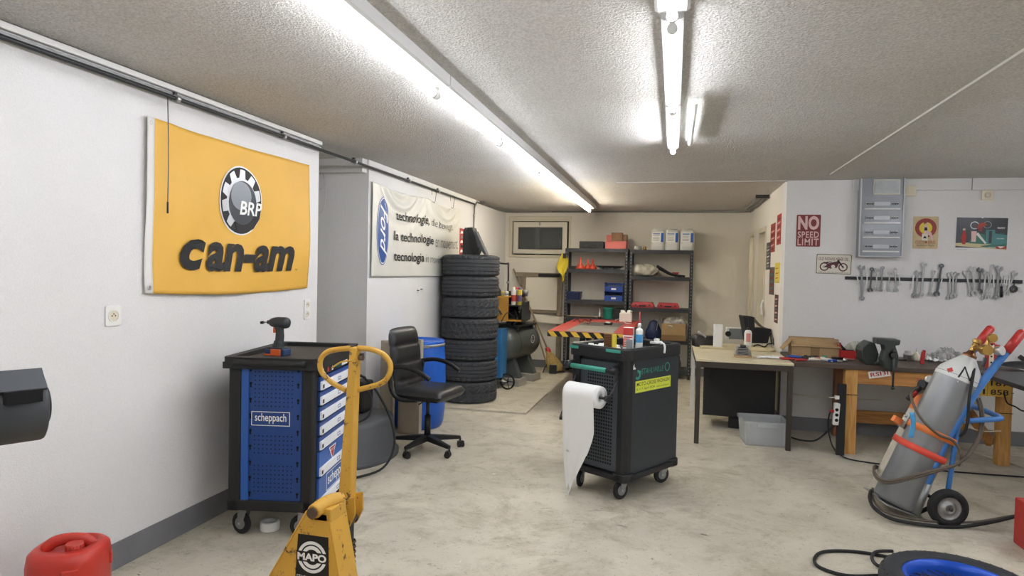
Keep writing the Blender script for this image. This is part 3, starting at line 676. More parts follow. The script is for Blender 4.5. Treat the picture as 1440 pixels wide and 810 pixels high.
# ================================================================ RED CANISTER AND DARK HOUSING AT THE LEFT EDGE
mat('canister_red', 'c1382c', .38, var=.05)
c_ = A(98, 760, 2, .42)
sc = .135
t = thing('plastic_canister', 'red plastic canister with moulded handle and screw cap by the left wall', 'canister', (c_.x, c_.y, 0), 20)
def sq(r, z, i, j): a = 2*PI*i/48; return r*(1+.045*math.cos(4*a+PI))
ht = .40
q = M(); q.lathe([(0, 0), (.12, 0), (.135, .01), (.14, .03), (.14, .20), (.136, .21), (.14, .22), (.14, .36), (.135, .39), (.12, ht+.005), (.095, ht+.012), (.09, ht-.01), (0, ht-.015)], 'canister_red', 48, rf=sq)
q.build('canister_body', t)
q = M(); q.tube([(-.085, -.02, ht-.01), (-.05, -.01, ht+.02), (0, 0, ht+.028), (.05, .01, ht+.02), (.085, .02, ht-.01)], .018, 'canister_red', 12, k=4, flat=1.3); q.build('handle', t)
q = M(); q.cyl((.045, -.05, ht-.01), (.045, -.05, ht+.03), .03, 'canister_red', n=24)
for k in range(16): q.box((.045+.03*math.cos(k*PI/8), -.05+.03*math.sin(k*PI/8), ht+.012), (.004, .004, .028), 'canister_red', rz=k*22.5)
q.build('screw_cap', t)
for k in range(4):
    a = PI/2*k-PI/2+.5; M().box((.139*math.cos(a), .139*math.sin(a), .33), (.012, .06, .05), 'canister_red', rz=math.degrees(a)).build('moulded_rib', t, bevel=.006)
mat('housing_grey', '3c4044', .45)
Y_ = 1.25
cc = A(10, 575, 1, Y_)
t = thing('reel_housing', 'dark grey plastic hose reel housing sticking in at the left edge', 'hose reel', (cc.x-.075*math.cos(R(62)), cc.y-.075*math.sin(R(62)), 0), 62)
s_ = A(60, 575, 1, Y_)-A(0, 575, 1, Y_); k_ = s_.length/60
zc = cc.z
rr = 39*k_; cap_ = .045
q = M(); Xh = frame((.12, 0, zc), (0, -1, 0), (0, 0, 1))
q.cyl((-.10, 0, zc), (.05*1, 0, zc), rr*1.02, 'housing_grey', n=48)
q.cyl((.03, 0, zc), (.146, 0, zc), rr, 'housing_grey', n=48)
q.build('drum', t, bevel=.008)
q = M(); q.cyl((.146, 0, zc), (.158, 0, zc), rr*.55, 'black_plastic', n=30); q.build('end_cap', t, bevel=.004)
q = M(); q.box((.09, -rr*.86, zc+.042), (.075, .05, .03), 'hole'); q.box((.09, -rr*.62, zc+.075), (.10, .07, .008), 'housing_grey', rx=38); q.build('vent_slot', t)
q = M(); q.tube([(.035, -rr*1.0-.03, zc+.035), (-.05, -rr-.07, zc+.03), (-.12, -rr-.09, zc)], .014, 'black_plastic', 10); q.build('hose_nozzle', t)
q = M(); q.box((-.06, 0, zc/2), (.07, .07, zc-.06), 'dark_steel'); q.box((-.06, 0, .015), (.4, .4, .03), 'dark_steel'); q.build('stand', t, bevel=.004)
p = FLR(3, 800)
tag(M().tube([(XL+.03, p.y-.5, .12), (XL+.04, p.y-.3, .16), (XL+.04, p.y-.2, .14), (XL+.04, p.y-.16, .06), (XL+.08, p.y-.2, .015), (XL+.1, p.y-.6, .015)], .012, 'rubber', 10).build('black_hose'), 'black hose end hanging behind the red canister at the left edge', 'hose')

# ================================================================ OFFICE CHAIR
mat('leather_black', '1e1f21', .38, bump=.12, bs=140); mat('chair_plastic', '18191a', .4)
t = thing('office_chair', 'black leather swivel office chair with armrests on a five star base', 'chair', (-1.99, 5.13, 0), -8)
def cushion(m_, sx, sy, th, rows, mt, X, puff=.02):
    def prof(u, v, sgn):
        x = (u-.5)*sx; y = (v-.5)*sy; e = (1-abs(2*u-1)**6)*(1-abs(2*v-1)**6)
        r_ = abs(math.sin(PI*rows*v)) if rows else 1
        return Vector((x*(1-.06*abs(2*v-1)**4), y*(1-.06*abs(2*u-1)**4), sgn*(th*.5*max(e, 0)**.4+puff*e*(r_**.35))))
    m_.surf(lambda u, v: prof(u, v, 1), 24, 36, mt, X); m_.surf(lambda u, v: prof(1-u, v, -1)*1, 24, 36, mt, X)
q = M(); cushion(q, .47, .49, .075, 0, 'leather_black', T(.02, 0, .50)); q.box((0, 0, .47), (.40, .42, .03), 'chair_plastic'); q.build('seat', t)
# front of seat droops
bk = frame((-.215, 0, .74), (0, 1, 0), (-.16, 0, 1))
q = M(); cushion(q, .44, .60, .055, 4, 'leather_black', bk); q.build('backrest', t)
q = M(); q.tube([(-.20, 0, .47), (-.24, 0, .50), (-.27, 0, .60), (-.265, 0, .75)], .022, 'chair_plastic', 10, flat=2.); q.build('back_bracket', t)
for sy in (-1, 1):
    q = M(); y_ = sy*.26
    q.tube([(-.235, y_*.86, .70), (-.20, y_, .72), (-.10, y_*1.03, .735), (.0, y_*1.03, .725), (.09, y_*1.03, .69), (.16, y_*1.02, .65)], .013, 'chair_plastic', 10, k=5, flat=1.5)
    q.tube([(-.2, y_, .715), (-.215, y_*1.0, .62), (-.19, y_, .52), (-.12, y_*.96, .465), (.02, y_*.8, .462)], .013, 'chair_plastic', 10, k=5, flat=1.4)
    q.build('armrest', t)
q = M(); q.cyl((0, 0, .10), (0, 0, .30), .027, 'chair_plastic'); q.cyl((0, 0, .30), (0, 0, .46), .016, 'dark_steel'); q.box((0, 0, .452), (.2, .16, .03), 'chair_plastic'); q.tube([(.02, -.08, .44), (.03, -.2, .43)], .006, 'dark_steel', 8, k=0); q.build('gas_column', t)
for k in range(5):
    a = R(-104+8+72*k); d = Vector((math.cos(a), math.sin(a), 0)); n_ = Vector((-d.y, d.x, 0))
    q = M(); e = d*.30
    vs_ = []
    for s0, wd_, z0, z1 in ((.02, .028, .085, .135), (.30, .016, .072, .098)):
        for sg in (-1, 1): vs_ += [d*s0+n_*wd_*sg+Vector((0, 0, z0)), d*s0+n_*wd_*sg+Vector((0, 0, z1))]
    q.add(vs_, [(0, 2, 3, 1), (4, 5, 7, 6), (0, 1, 5, 4), (2, 6, 7, 3), (1, 3, 7, 5), (0, 4, 6, 2)], 'chair_plastic'); q.build('base_leg', t, bevel=.004)
    c2 = bpy.data.objects.new('caster', None); col.objects.link(c2); c2.parent = t; c2.location = e; c2.rotation_euler = (0, 0, a+1.2+k)
    q = M()
    for sg in (-1, 1): q.cyl((sg*.008, .012, .026), (sg*.026, .012, .026), .026, 'chair_plastic', n=20)
    q.build('wheel', c2, bevel=.003)
    q = M(); q.cyl((0, 0, .03), (0, 0, .08), .009, 'dark_steel', n=10); q.bb(-.026, .026, -.006, .03, .04, .055, 'chair_plastic'); q.build('caster_hood', c2, bevel=.004)

# ================================================================ BLUE BARREL, PANELS, TUB
mat('barrel_blue', '1d5fc4', .35, var=.04)
t = thing('plastic_barrel', 'blue plastic barrel with galvanised clamping ring behind the office chair', 'barrel', (-2.40, 5.93, 0), 0); t.scale = (.91, .91, .955)
q = M(); q.lathe([(0, 0), (.235, 0), (.25, .01), (.272, .06), (.285, .2), (.29, .42), (.285, .64), (.272, .80), (.262, .845), (.262, .87), (.252, .875), (.245, .868), (.24, .85), (.0, .845)], 'barrel_blue', 48); q.build('barrel_body', t)
q = M(); q.lathe([(.262, .825), (.273, .83), (.275, .84), (.273, .85), (.262, .855)], 'galvanised', 48); q.build('clamping_ring', t)
q = M(); q.box((.16, -.215, .84), (.07, .03, .03), 'galvanised', rz=36); q.build('ring_lever', t, bevel=.003)
q = M(); q.lathe([(.262, .84), (.272, .872), (.262, .885), (.235, .885), (.23, .868), (0, .866)], 'barrel_blue', 48); q.build('barrel_lid', t)
mat('board_taupe', 'aa9f8e', .7, var=.08, vs=5); mat('board_edge', '7d7263', .7)
# front panel pair, standing against the wall behind the chair
p0 = A(531, 612, 2, 0); 
def panel(x0, x1, y0, zt_, th, lean, name, lab, mt='board_taupe'):
    q = M(); X = T((x0+x1)/2, y0, 0) @ rotm(lean, 0, 0); q.box((0, 0, zt_/2), (x1-x0, th, zt_), mt, X); q.box((0, -th/2-.003, zt_/2), (x1-x0-.03, .004, zt_-.03), 'board_edge' if 0 else mt, X)
    return tag(q.build(name, bevel=.004), lab, 'board')
panel(-2.60, -2.47, 5.50, .87, .05, -1, 'wooden_board', 'taupe wooden board standing against the wall left of the office chair')
panel(-2.455, -2.245, 5.60, .88, .07, -1, 'furniture_panel', 'broad pale taupe furniture panel standing behind the black office chair')
mat('tub_grey', '55575a', .55, var=.06)
t = thing('plastic_tub', 'upturned dark grey plastic tub on the floor behind the pallet jack', 'tub', (-2.42, 4.80, 0)); t.scale = (.80, .88, 1)
q = M(); q.lathe([(0, .33), (.24, .33), (.262, .32), (.275, .29), (.30, .03), (.31, .02), (.31, 0), (0, 0)], 'tub_grey', 48, Matrix.Diagonal((1.0, 1.45, 1, 1))); q.build('tub_body', t)
q = M(); q.lathe([(.30, .0), (.325, .0), (.325, .03), (.30, .035)], 'tub_grey', 48, Matrix.Diagonal((1.0, 1.45, 1, 1))); q.build('tub_rim', t)
q = M(); q.tube([(-2.60, 4.95, .62), (-2.45, 4.8, .66), (-2.25, 4.66, .58), (-2.10, 4.60, .40), (-2.03, 4.55, .2), (-2.06, 4.42, .05), (-2.2, 4.25, .012), (-2.35, 4.1, .012)], .009, 'rubber', 8)
q.tube([(-2.55, 4.9, .62), (-2.40, 4.72, .61), (-2.26, 4.62, .52), (-2.25, 4.56, .40), (-2.33, 4.50, .345), (-2.44, 4.5, .345)], .008, 'rubber', 8)
tag(q.build('rubber_hose'), 'black rubber hose looping over the upturned grey tub', 'hose')
t = thing('black_case', 'black plastic box standing on the grey tub against the wall', 'box', (-2.53, 4.95, .331))
q = M(); q.box((0, 0, .13), (.16, .2, .26), 'black_plastic'); q.build('case_body', t, bevel=.02)
q = M(); q.tube([(-.05, 0, .26), (-.04, 0, .29), (.04, 0, .29), (.05, 0, .26)], .008, 'black_plastic', 8); q.build('handle', t)

# ================================================================ TYRE STACK
mat('tyre_rubber', '3b3d40', .7, bump=.1, bs=120, var=.12, vs=9)
TN = 96
def tyre_mesh(r=.325, w=.205, style=0):
    h = w/2; prof = []
    ri = r*.62
    prof = [(ri, -h*.72), (ri+.01, -h*.86), (ri+.035, -h*.98), (r*.83, -h), (r*.92, -h*.94), (r*.965, -h*.86)]
    zs = [-.80, -.62, -.60, -.50, -.48, -.22, -.20, -.12, -.10, .10, .12, .20, .22, .48, .50, .60, .62, .80]
    gro = {2, 3, 6, 7, 10, 11, 14, 15} if style != 1 else {6, 7, 10, 11}
    zs2 = []
    for k, z in enumerate(zs): zs2.append((z, k in ({2, 3, 6, 7, 10, 11, 14, 15} if style == 0 else ({8, 9} if style == 1 else {4, 5, 12, 13}))))
    n0 = len(prof)
    for z, g_ in zs2: prof.append((r*(1-.02*abs(z)**3)-(.009 if g_ else 0), z*h))
    n1 = len(prof)
    prof += [(r*.965, h*.86), (r*.92, h*.94), (r*.83, h), (ri+.035, h*.98), (ri+.01, h*.86), (ri, h*.72), (ri+.015, 0)]
    def rf(rr, z, i, j):
        if n0-1 <= j <= n1:
            if style == 0: ph = i % 3 == 0 and abs(z) > h*.5
            elif style == 1: ph = (i+int(abs(z)*90)) % 4 == 0
            else: ph = (i+int(z*70)) % 3 == 0
            if ph: rr -= .007
        return rr
    q = M(); q.lathe(prof, 'tyre_rubber', TN, T(0, 0, h), closed=True, rf=rf); q.sm = [False]*len(q.sm)
    return q
heights = [.215, .205, .205, .205, .205, .205, .205]
tc = Vector((-2.31, 7.26, 0))
protos = []
for st in (0, 1, 2):
    pass
labs = ['lowest', 'second from the bottom', 'third from the bottom', 'fourth from the bottom', 'fifth from the bottom', 'sixth from the bottom', 'topmost']
styles = [2, 0, 0, 1, 2, 0, 0]; z = 0.02
styles = [1, 0, 0, 2, 1, 0, 0]
meshes = {}
for k in range(7):
    st = styles[k]
    if st not in meshes:
        o = tyre_mesh(.338, .241, st).build('car_tyre', base=False); meshes[st] = o
    else:
        o = meshes[st].copy(); col.objects.link(o)
    o.location = (tc.x+random.uniform(-.009, .009), tc.y+random.uniform(-.009, .009), z); o.rotation_euler = (0, 0, random.uniform(0, 6)); z += .2415
    tag(o, 'black car tyre lying flat, %s of the stack of seven' % labs[k], 'tyre', 'stack of seven tyres')
tag(M().box((tc.x+.23, tc.y+.1, .01), (1.17, 1.25, .02), 'concrete_floor').build('floor_slab', bevel=.003), 'thin grey slab on the floor under the tyre stack', 'slab')
ZT = z
# ================================================================ CAR TRIM PARTS ON THE TYRES
Yt = 7.50
def pxprism(q, pts, Y, th, mt, dz=None, order=1):
    P = [A(x, y, 1, Y) for x, y in pts]; q.prism([(p.x, p.z) for p in P], -th/2, th/2, mt, frame((0, Y, 0), (1, 0, 0), (0, 0, 1)))
def shift_to(m_, z):
    mz = min(v.z for v in m_.v); m_.v = [v+Vector((0, 0, z-mz)) for v in m_.v]; return m_
mat('trim_black', '222427', .5); mat('trim_grey', '3c3f41', .6)
q = M(); pxprism(q, [(653, 322), (656, 317), (660, 322), (668, 356), (652, 356)], 7.42, .10, 'trim_grey')
tag(shift_to(q, ZT+.001).build('car_trim_panel', bevel=.006), 'flat dark grey car trim panel standing on top of the tyre stack, leftmost', 'car part')
q = M(); pxprism(q, [(659, 318), (667, 317.5), (677, 346), (672, 356), (667, 356), (666, 349)], 7.22, .16, 'trim_black')
tag(shift_to(q, ZT+.001).build('car_trim_panel', bevel=.008), 'black bent car trim panel in the middle of the three on the tyres', 'car part')
q = M(); pxprism(q, [(668, 323), (671, 323), (686, 356), (682.5, 356), (676, 346), (674, 347)], 7.06, .10, 'trim_grey')
tag(shift_to(q, ZT+.001).build('car_trim_panel', bevel=.004), 'narrow slanted grey trim strip at the right end on top of the tyre stack', 'car part')

# ================================================================ COMPRESSOR CORNER
mat('comp_grey', '5d625f', .35, .2, var=.06); mat('comp_dark', '3b3d3e', .5, .3); mat('concrete_block', 'a39f95', .9, bump=.3, bs=60); mat('oak_box', 'b58534', .6, var=.1)
ca = Vector((-2.20, 8.36, .56)); cb = Vector((-2.05, 9.12, .56)); dv = (cb-ca).normalized(); ln = (cb-ca).length
t = thing('air_compressor', 'large grey green air compressor with horizontal tank and finned pump beyond the tyres', 'compressor', (ca.x, ca.y, 0), 0)
Xc = frame((0, 0, .56), Vector((0, 0, 1)).cross(dv), Vector((0, 0, 1)).cross(dv).cross(dv)*1)
Xc = Matrix.Translation((0, 0, .56)) @ dv.to_track_quat('Z', 'Y').to_matrix().to_4x4()
q = M(); r_ = .235
q.lathe([(0, -.09), (.08, -.085), (.15, -.065), (.20, -.03), (.228, .02), (r_, .08), (r_, ln-.08), (.228, ln-.02), (.20, ln+.03), (.15, ln+.065), (0, ln+.09)], 'comp_grey', 40, Xc)
tank = q.build('tank', t)
q = M(); q.lathe([(r_+.002, .09), (r_+.004, .10), (r_+.002, .11)], 'comp_dark', 40, Xc); q.lathe([(r_+.002, ln-.11), (r_+.004, ln-.10), (r_+.002, ln-.09)], 'comp_dark', 40, Xc); q.build('weld_seams', tank)
side = Vector((dv.y, -dv.x, 0))
q = M(); Xb = frame(dv*(ln*.62)+Vector((0, 0, .60))+side*(r_-.005), dv, (0, 0, 1)); q.prism(circ(0, 0, .07, 24, .075), 0, .004, 'comp_dark', Xb); q.ring(circ(0, 0, .06, 24), circ(0, 0, .052, 24), .004, .006, 'white_ink', Xb); q.text('C', -.02, -.025, .04, .05, 'white_ink', Xb, dz=.006); q.build('badge', tank)
for s0 in (.14, ln-.14):
    q = M(); c = dv*s0
    q.add([c+side*a_+dv*b_+Vector((0, 0, z_)) for z_, wd in ((.10, .22), (.40, .10)) for a_ in (-wd, wd) for b_ in (-.05, .05)], [(0, 1, 3, 2), (4, 6, 7, 5), (0, 2, 6, 4), (1, 5, 7, 3), (0, 4, 5, 1), (2, 3, 7, 6)], 'comp_grey'); q.build('leg', t, bevel=.004)
q = M(); q.box(dv*(ln*.5)+Vector((0, 0, .80)), (.40, .62, .03), 'comp_dark', rz=-math.degrees(math.atan2(dv.x, dv.y)))
for s0 in (.2, .8): q.box(dv*(ln*s0)+Vector((0, 0, .76)), (.34, .05, .08), 'comp_dark', rz=-math.degrees(math.atan2(dv.x, dv.y)))
q.build('top_plate', t, bevel=.004)
pm = dv*.28+Vector((.02, 0, 0))
q = M(); q.cyl(pm+Vector((0, 0, .81)), pm+Vector((0, 0, .98)), .095, 'comp_dark', r1=.08)
for sx in (-1,):
    for k in range(9): q.cyl(pm+Vector((0, 0, 1.0+.024*k)), pm+Vector((0, 0, 1.012+.024*k)), .095, 'comp_dark', n=20)
    q.cyl(pm+Vector((0, 0, .97)), pm+Vector((0, 0, 1.24)), .07, 'comp_dark', n=20)
q.cyl(pm+Vector((0, 0, 1.21)), pm+Vector((0, 0, 1.26)), .085, 'comp_dark'); q.cyl(pm+Vector((.06, 0, 1.23)), pm+Vector((.16, -.02, 1.23)), .045, 'dark_steel'); q.build('pump_cylinder', t)
q = M(); mm = dv*.58; q.cyl(mm+Vector((-.12, 0, .92)), mm+Vector((.10, 0, .92)), .09, 'comp_grey'); q.cyl(mm+Vector((.10, 0, .92)), mm+Vector((.13, 0, .92)), .07, 'comp_dark'); q.build('motor', t, bevel=.005)
q = M(); q.cyl(pm+Vector((.12, .02, .92)), pm+Vector((.15, .02, .92)), .13, 'comp_dark', n=28); q.build('flywheel', t)
q = M(); q.tube([pm+Vector((.08, -.02, 1.2)), pm+Vector((.14, .05, 1.1)), pm+Vector((.14, .15, .95)), pm+Vector((.10, .26, .80))], .009, 'copper', 8); q.tube([pm+Vector((.05, -.10, 1.0)), pm+Vector((.10, -.18, .9)), pm+Vector((.05, -.2, .8))], .008, 'galvanised', 8)
q.cyl(pm+Vector((.18, -.05, 1.20)), pm+Vector((.19, -.06, 1.28)), .03, 'galvanised', n=14); q.build('air_pipes', t)
q = M(); gz = dv*.06+Vector((.07, 0, .83)); q.cyl(gz, gz+Vector((0, -.03, 0)), .03, 'black_plastic'); q.build('pressure_gauge', t, bevel=.002); q = M(); q.box(gz+Vector((.1, .1, .05)), (.07, .09, .10), 'black_plastic'); q.build('pressure_switch', t, bevel=.003)
for k, (s0, nm) in enumerate(((.14, 'near'), (ln-.14, 'far'))):
    c = ca+dv*s0
    tag(M().box((c.x, c.y, .049), (.50, .26, .098), 'concrete_block', rz=-math.degrees(math.atan2(dv.x, dv.y))).build('concrete_block', bevel=.005), 'concrete block under the %s leg of the air compressor' % nm, 'block', 'blocks under the compressor')
# wooden box with spray cans, on the left wall
bz0, bz1 = A(716, 452, 1, 8.25).z, A(716, 417, 1, 8.25).z
bx1 = A(715, 430, 1, 8.25).x
t = thing('wooden_box', 'yellowish wooden box shelf fixed on the left wall beyond the tyres', 'box', (XL, 8.25, bz0))
q = M(); w_ = bx1-XL; h_ = bz1-bz0
q.box((w_/2, .0, h_/2), (w_, .02, h_), 'oak_box'); q.box((w_/2, .45, h_/2), (w_, .02, h_), 'oak_box'); q.bb(0, w_+.18, 0, .46, -.0, .018, 'oak_box'); q.bb(0, w_, 0, .46, h_-.018, h_, 'oak_box'); q.bb(0, .012, 0, .46, 0, h_, 'oak_box'); q.build('box_shell', t, bevel=.003)
q = M(); q.bb(w_-.02, w_+.19, .0, .42, h_*.62, h_*.66, 'comp_dark'); q.bb(w_+.18, w_+.19, 0, .42, 0, h_*.66+.04, 'comp_dark'); q.build('side_rack', t)
def can(x, y, z, r, h, m1, m2, lab, grp='spray cans on the wooden box', cap='white_plastic', name='spray_can'):
    t = thing(name, lab, 'can', (x, y, z), random.uniform(0, 90), grp)
    M().lathe([(0, 0), (r*.94, 0), (r, .004), (r, h*.80), (r*.96, h*.83), (r*.6, h*.88), (0, h*.89)], m1, 20).build('can_body', t)
    M().lathe([(r*1.004, h*.2), (r*1.008, h*.21), (r*1.008, h*.55), (r*1.004, h*.56)], m2, 20).build('label_band', t)
    M().lathe([(r*.72, h*.84), (r*.72, h*.98), (r*.6, h), (0, h)], cap, 20).build('cap', t)
mat('can_white', 'd8d4cf', .35); mat('can_yellow', 'c8b23a', .35); mat('can_red', 'b54a3c', .35); mat('can_violet', '6a5a86', .35); mat('can_grey', '8a8f90', .35)
rz_ = bz0+h_*.66
for x, y, m1, m2, cp, lab in ((w_+.05, .06, 'can_white', 'can_red', 'white_plastic', 'white and red spray can on the wooden box rack, front left one'), (w_+.125, .10, 'can_yellow', 'can_violet', 'can_violet', 'yellow spray can with violet cap on the rack beside the wooden box'), (w_+.05, .22, 'can_grey', 'can_red', 'red_plastic', 'grey spray can with red cap behind the white one on the rack')):
    can(XL+x, 8.25+y, rz_, .032, .235, m1, m2, lab, cap=cp)
for k, (x, y) in enumerate(((w_-.05, .08), (w_-.12, .14))):
    can(XL+x, 8.25+y, bz1, .028, .07, ['can_white', 'can_yellow'][k], 'can_grey', ['small white tin on top of the wooden box by the wall', 'small yellow tin on top of the wooden box by the wall'][k], name='tin')
# black bag on a wall pipe frame
pA, pB = A(715, 372, 1, 9.0), A(715, 415, 1, 9.0)
tag(M().tube([(XL, 9.0, pA.z+.02), (pA.x-.04, 9.0, pA.z+.01), (pA.x, 9.0, pA.z-.03), (pA.x, 9.0, pB.z-.12)], .013, 'dark_steel', 10, k=4).cyl((pA.x, 9.0, pA.z-.27), (pA.x, 9.0, pA.z-.24), .022, 'galvanised').build('bent_pipe'), 'thin bent steel pipe coming out of the left wall beyond the tyres', 'pipe')
t = thing('black_bag', 'black fabric bag hanging on the left wall right of the tyre stack', 'bag', (XL+.001, 8.3, A(705, 430, 1, 8.0).z-.02), 0)
mat('bag_black', '202125', .75, bump=.2, bs=60)
q = M(); q.add([(0, -.16, 0), (.42, -.16, .02), (.46, .12, .02), (0, .16, 0), (0, -.14, .46), (.22, -.12, .50), (.24, .10, .50), (0, .12, .46), (0, -.16, .25), (.40, -.17, .2), (.43, .13, .2), (0, .15, .25)], [(3, 2, 1, 0), (4, 5, 6, 7), (0, 1, 9, 8), (8, 9, 5, 4), (1, 2, 10, 9), (9, 10, 6, 5), (2, 3, 11, 10), (10, 11, 7, 6), (3, 0, 8, 11), (11, 8, 4, 7)], 'bag_black'); q.build('bag_body', t, bevel=.04, seg=4)
q = M(); q.tube([(.2, -.13, .47), (.30, -.15, .40), (.40, -.17, .2), (.44, -.17, .05)], .008, 'galvanised', 8); q.tube([(.10, 0, .48), (.08, 0, .56), (.02, 0, .58)], .01, 'bag_black', 8); q.build('strap', t)
# blue cart
mat('cart_blue', '3a7cb4', .4, var=.05)
c = A(702, 540, 2, .1)
bx = A(712, 500, 1, 8.02).x
t = thing('blue_trolley', 'narrow blue steel trolley with a spoked wheel between tyres and compressor', 'trolley', (bx-.20, 8.12, 0))
q = M(); q.bb(-.14, .14, -.12, .16, .16, .78, 'cart_blue'); q.bb(-.10, .10, -.124, -.12, .20, .74, 'cart_blue'); q.bb(-.13, -.115, -.13, -.12, .16, .78, 'cart_blue').bb(.115, .13, -.13, -.12, .16, .78, 'cart_blue'); q.bb(-.12, .12, -.127, -.12, .45, .47, 'cart_blue'); q.build('steel_body', t, bevel=.006)
wh = FLR(716, 548)
wr = .105; wc = Vector((.14+.06, -.02, wr))
q = M(); Xw_ = frame(wc, (1, -.2, 0), (0, 0, 1)); q.lathe([(wr-.016, -.014), (wr, -.012), (wr, .012), (wr-.016, .014)], 'rubber', 32, Xw_, closed=True); q.build('tyre', t)
q = M()
for k in range(5): a_ = 2*PI*k/5; q.cyl(Xw_ @ Vector((0, 0, 0)), Xw_ @ Vector(((wr-.014)*math.cos(a_), (wr-.014)*math.sin(a_), 0)), .006, 'dark_steel', n=8)
q.cyl(Xw_ @ Vector((0, 0, -.02)), Xw_ @ Vector((0, 0, .02)), .018, 'dark_steel'); q.cyl(Xw_ @ Vector((0, 0, .02)), (.0, .0, wr), .008, 'steel', n=8); q.cyl((-.2, .1, wr), (.14, .05, wr), .008, 'steel', n=8); q.build('spoked_rim', t)
q = M(); q.tube([(-.0, .1, .78), (-.0, .1, .95), (.06, .0, 1.02), (.12, -.1, .98)], .012, 'dark_steel', 8); q.tube([(.08, -.1, .8), (.15, -.13, .92), (.2, -.1, 1.0), (.25, 0, .95)], .006, 'rubber', 8); q.box((.02, -.05, .83), (.10, .10, .10), 'black_plastic'); q.build('handle_and_hoses', t)
# feet so it stands
M().bb(-.14, -.10, -.12, .16, 0, .16, 'cart_blue').build('foot', t)

# ================================================================ BROOM, SHOVEL, OLD FRAME, PLANKS
mat('broom_stick', '9d8a6b', .7); mat('straw', 'b39a5e', .9, var=.25, vs=30, bump=.5, bs=120)
b0 = FLR(784, 524); b1 = A(722, 378, 1, 10.17)
t = thing('broom', 'straw broom with long wooden stick leaning against the back wall', 'broom', (b0.x, b0.y, 0))
d_ = Vector((b1.x-b0.x, b1.y-b0.y, b1.z)); 
q = M(); n_ = 26
u_ = d_.normalized(); Xb = u_.to_track_quat('Z', 'Y').to_matrix().to_4x4()
q.cyl(u_*.38, d_, .0135, 'broom_stick', n=12); q.build('stick', t)
q = M(); q.lathe([(.03, .42), (.045, .36), (.03, .33)], 'red_plastic', 16, Xb); q.build('binding', t)
def rfb(rr, z, i, j): return rr*(1+.10*math.sin(i*5.3+z*3)) 
q = M(); q.lathe([(.012, .42), (.04, .36), (.075, .28), (.11, .18), (.135, .08), (.145, .0), (0, .02)], 'straw', 48, Xb @ Matrix.Diagonal((1.15, .55, 1, 1)), rf=rfb)
mz = min(v.z for v in q.v); q.v = [Vector((v.x, v.y, max(v.z, .002))) for v in q.v]
q.build('straw_head', t)
s0 = FLR(770, 527); s1 = A(745, 432, 1, 10.17)
t = thing('shovel', 'small shovel with pale handle and dark blade beside the broom', 'shovel', (s0.x, s0.y+.15, 0)); d_ = Vector((s1.x-s0.x, s1.y-s0.y-.15, s1.z))
M().cyl(d_*.12, d_, .012, 'broom_stick', n=12).build('handle', t)
q = M(); q.tube([d_*.13, d_*.10+Vector((-.02, -.03, 0)), Vector((-.06, -.05, .10)), Vector((-.09, -.06, .01))], .008, 'dark_steel', 8); q.box((.06, -.03, .07), (.11, .05, .13), 'dark_steel'); q.build('blade', t, bevel=.006)
mat('old_wood', '8b7f6c', .8, var=.2, vs=12, bump=.2, bs=50); mat('panel_cream', 'e6e0d0', .7)
YY = 10.10
f0 = A(734, 383, 1, YY); f1 = A(790, 441, 1, YY)
t = thing('old_door_panel', 'old door with grey wooden frame and cream panel propped under the cellar window', 'door panel', ((f0.x+f1.x)/2, YY, 0))
hx = (f1.x-f0.x)/2; z1, z0 = f0.z, f1.z
q = M(); q.bb(-hx-.1, hx-.0, -.025, .025, z1-.07, z1, 'old_wood'); q.bb(-hx, -hx+.07, -.025, .02, z0, z1-.07, 'old_wood'); q.bb(hx-.08, hx, -.025, .02, 0.0, z1-.07, 'old_wood'); q.bb(-hx, hx-.08, -.025, .02, z0, z0+.05, 'old_wood'); q.bb(-hx-.02, -hx+.04, .02, .05, 0, z0+.3, 'old_wood'); q.build('frame_bars', t, bevel=.004)
q = M(); q.bb(-hx+.06, hx-.07, -.01, .01, z0+.04, z1-.06, 'panel_cream'); q.build('panel', t)
q = M(); q.box((.06, -.04, z0-.09), (2*hx+.0, .025, .12), 'panel_cream', ry=4); q.build('cross_plank', t, bevel=.003)
q = M(); q.box((.12, -.036, z1-.035), (.35, .02, .05), 'black_plastic'); q.build('black_strip', t, bevel=.01)

# ================================================================ SHELF UNITS
mat('shelf_dark', '3b3e42', .45, .3); mat('shelf_grey', '55585a', .5, .2)
YS, DS = 9.76, .37
def shelf_unit(px0, px1, levels, lab):
    x0, x1 = A(px0, 400, 1, YS).x, A(px1, 400, 1, YS).x
    t = thing('shelf_unit', lab, 'shelf', ((x0+x1)/2, YS+DS/2, 0), 0, None); W_ = (x1-x0)/2; ztop = levels[0]+.0
    for sx in (-1, 1):
        for sy in (-1, 1):
            q = M(); y_ = sy*DS/2; x_ = sx*W_
            q.bb(x_, x_-sx*.04, y_, y_-sy*.003, 0, ztop, 'shelf_dark'); q.bb(x_, x_-sx*.003, y_, y_-sy*.04, 0, ztop, 'shelf_dark')
            if sy < 0:
                Xh = frame((x_-sx*.02, y_-.0005, 0), (1, 0, 0), (0, 0, 1)); z = .08
                while z < ztop-.03: q.prism([(-.005, z), (.005, z), (.005, z+.016), (-.005, z+.016)], 0, .0008, 'white_paint' if 0 else 'galvanised', Xh); z += .05
            q.build('upright', t)
    for z in levels:
        q = M(); q.bb(-W_+.002, W_-.002, -DS/2+.002, DS/2-.002, z-.006, z, 'shelf_grey')
        q.bb(-W_+.002, W_-.002, -DS/2-.001, -DS/2+.004, z-.055, z-.0, 'shelf_dark').bb(-W_+.002, W_-.002, DS/2-.004, DS/2+.001, z-.045, z, 'shelf_dark')
        q.build('shelf_board', t)
    return x0, x1
zz_ = lambda y, x=880: A(x, y, 1, YS).z
LA = [zz_(350), zz_(379.5), zz_(424), zz_(449.5), .14]
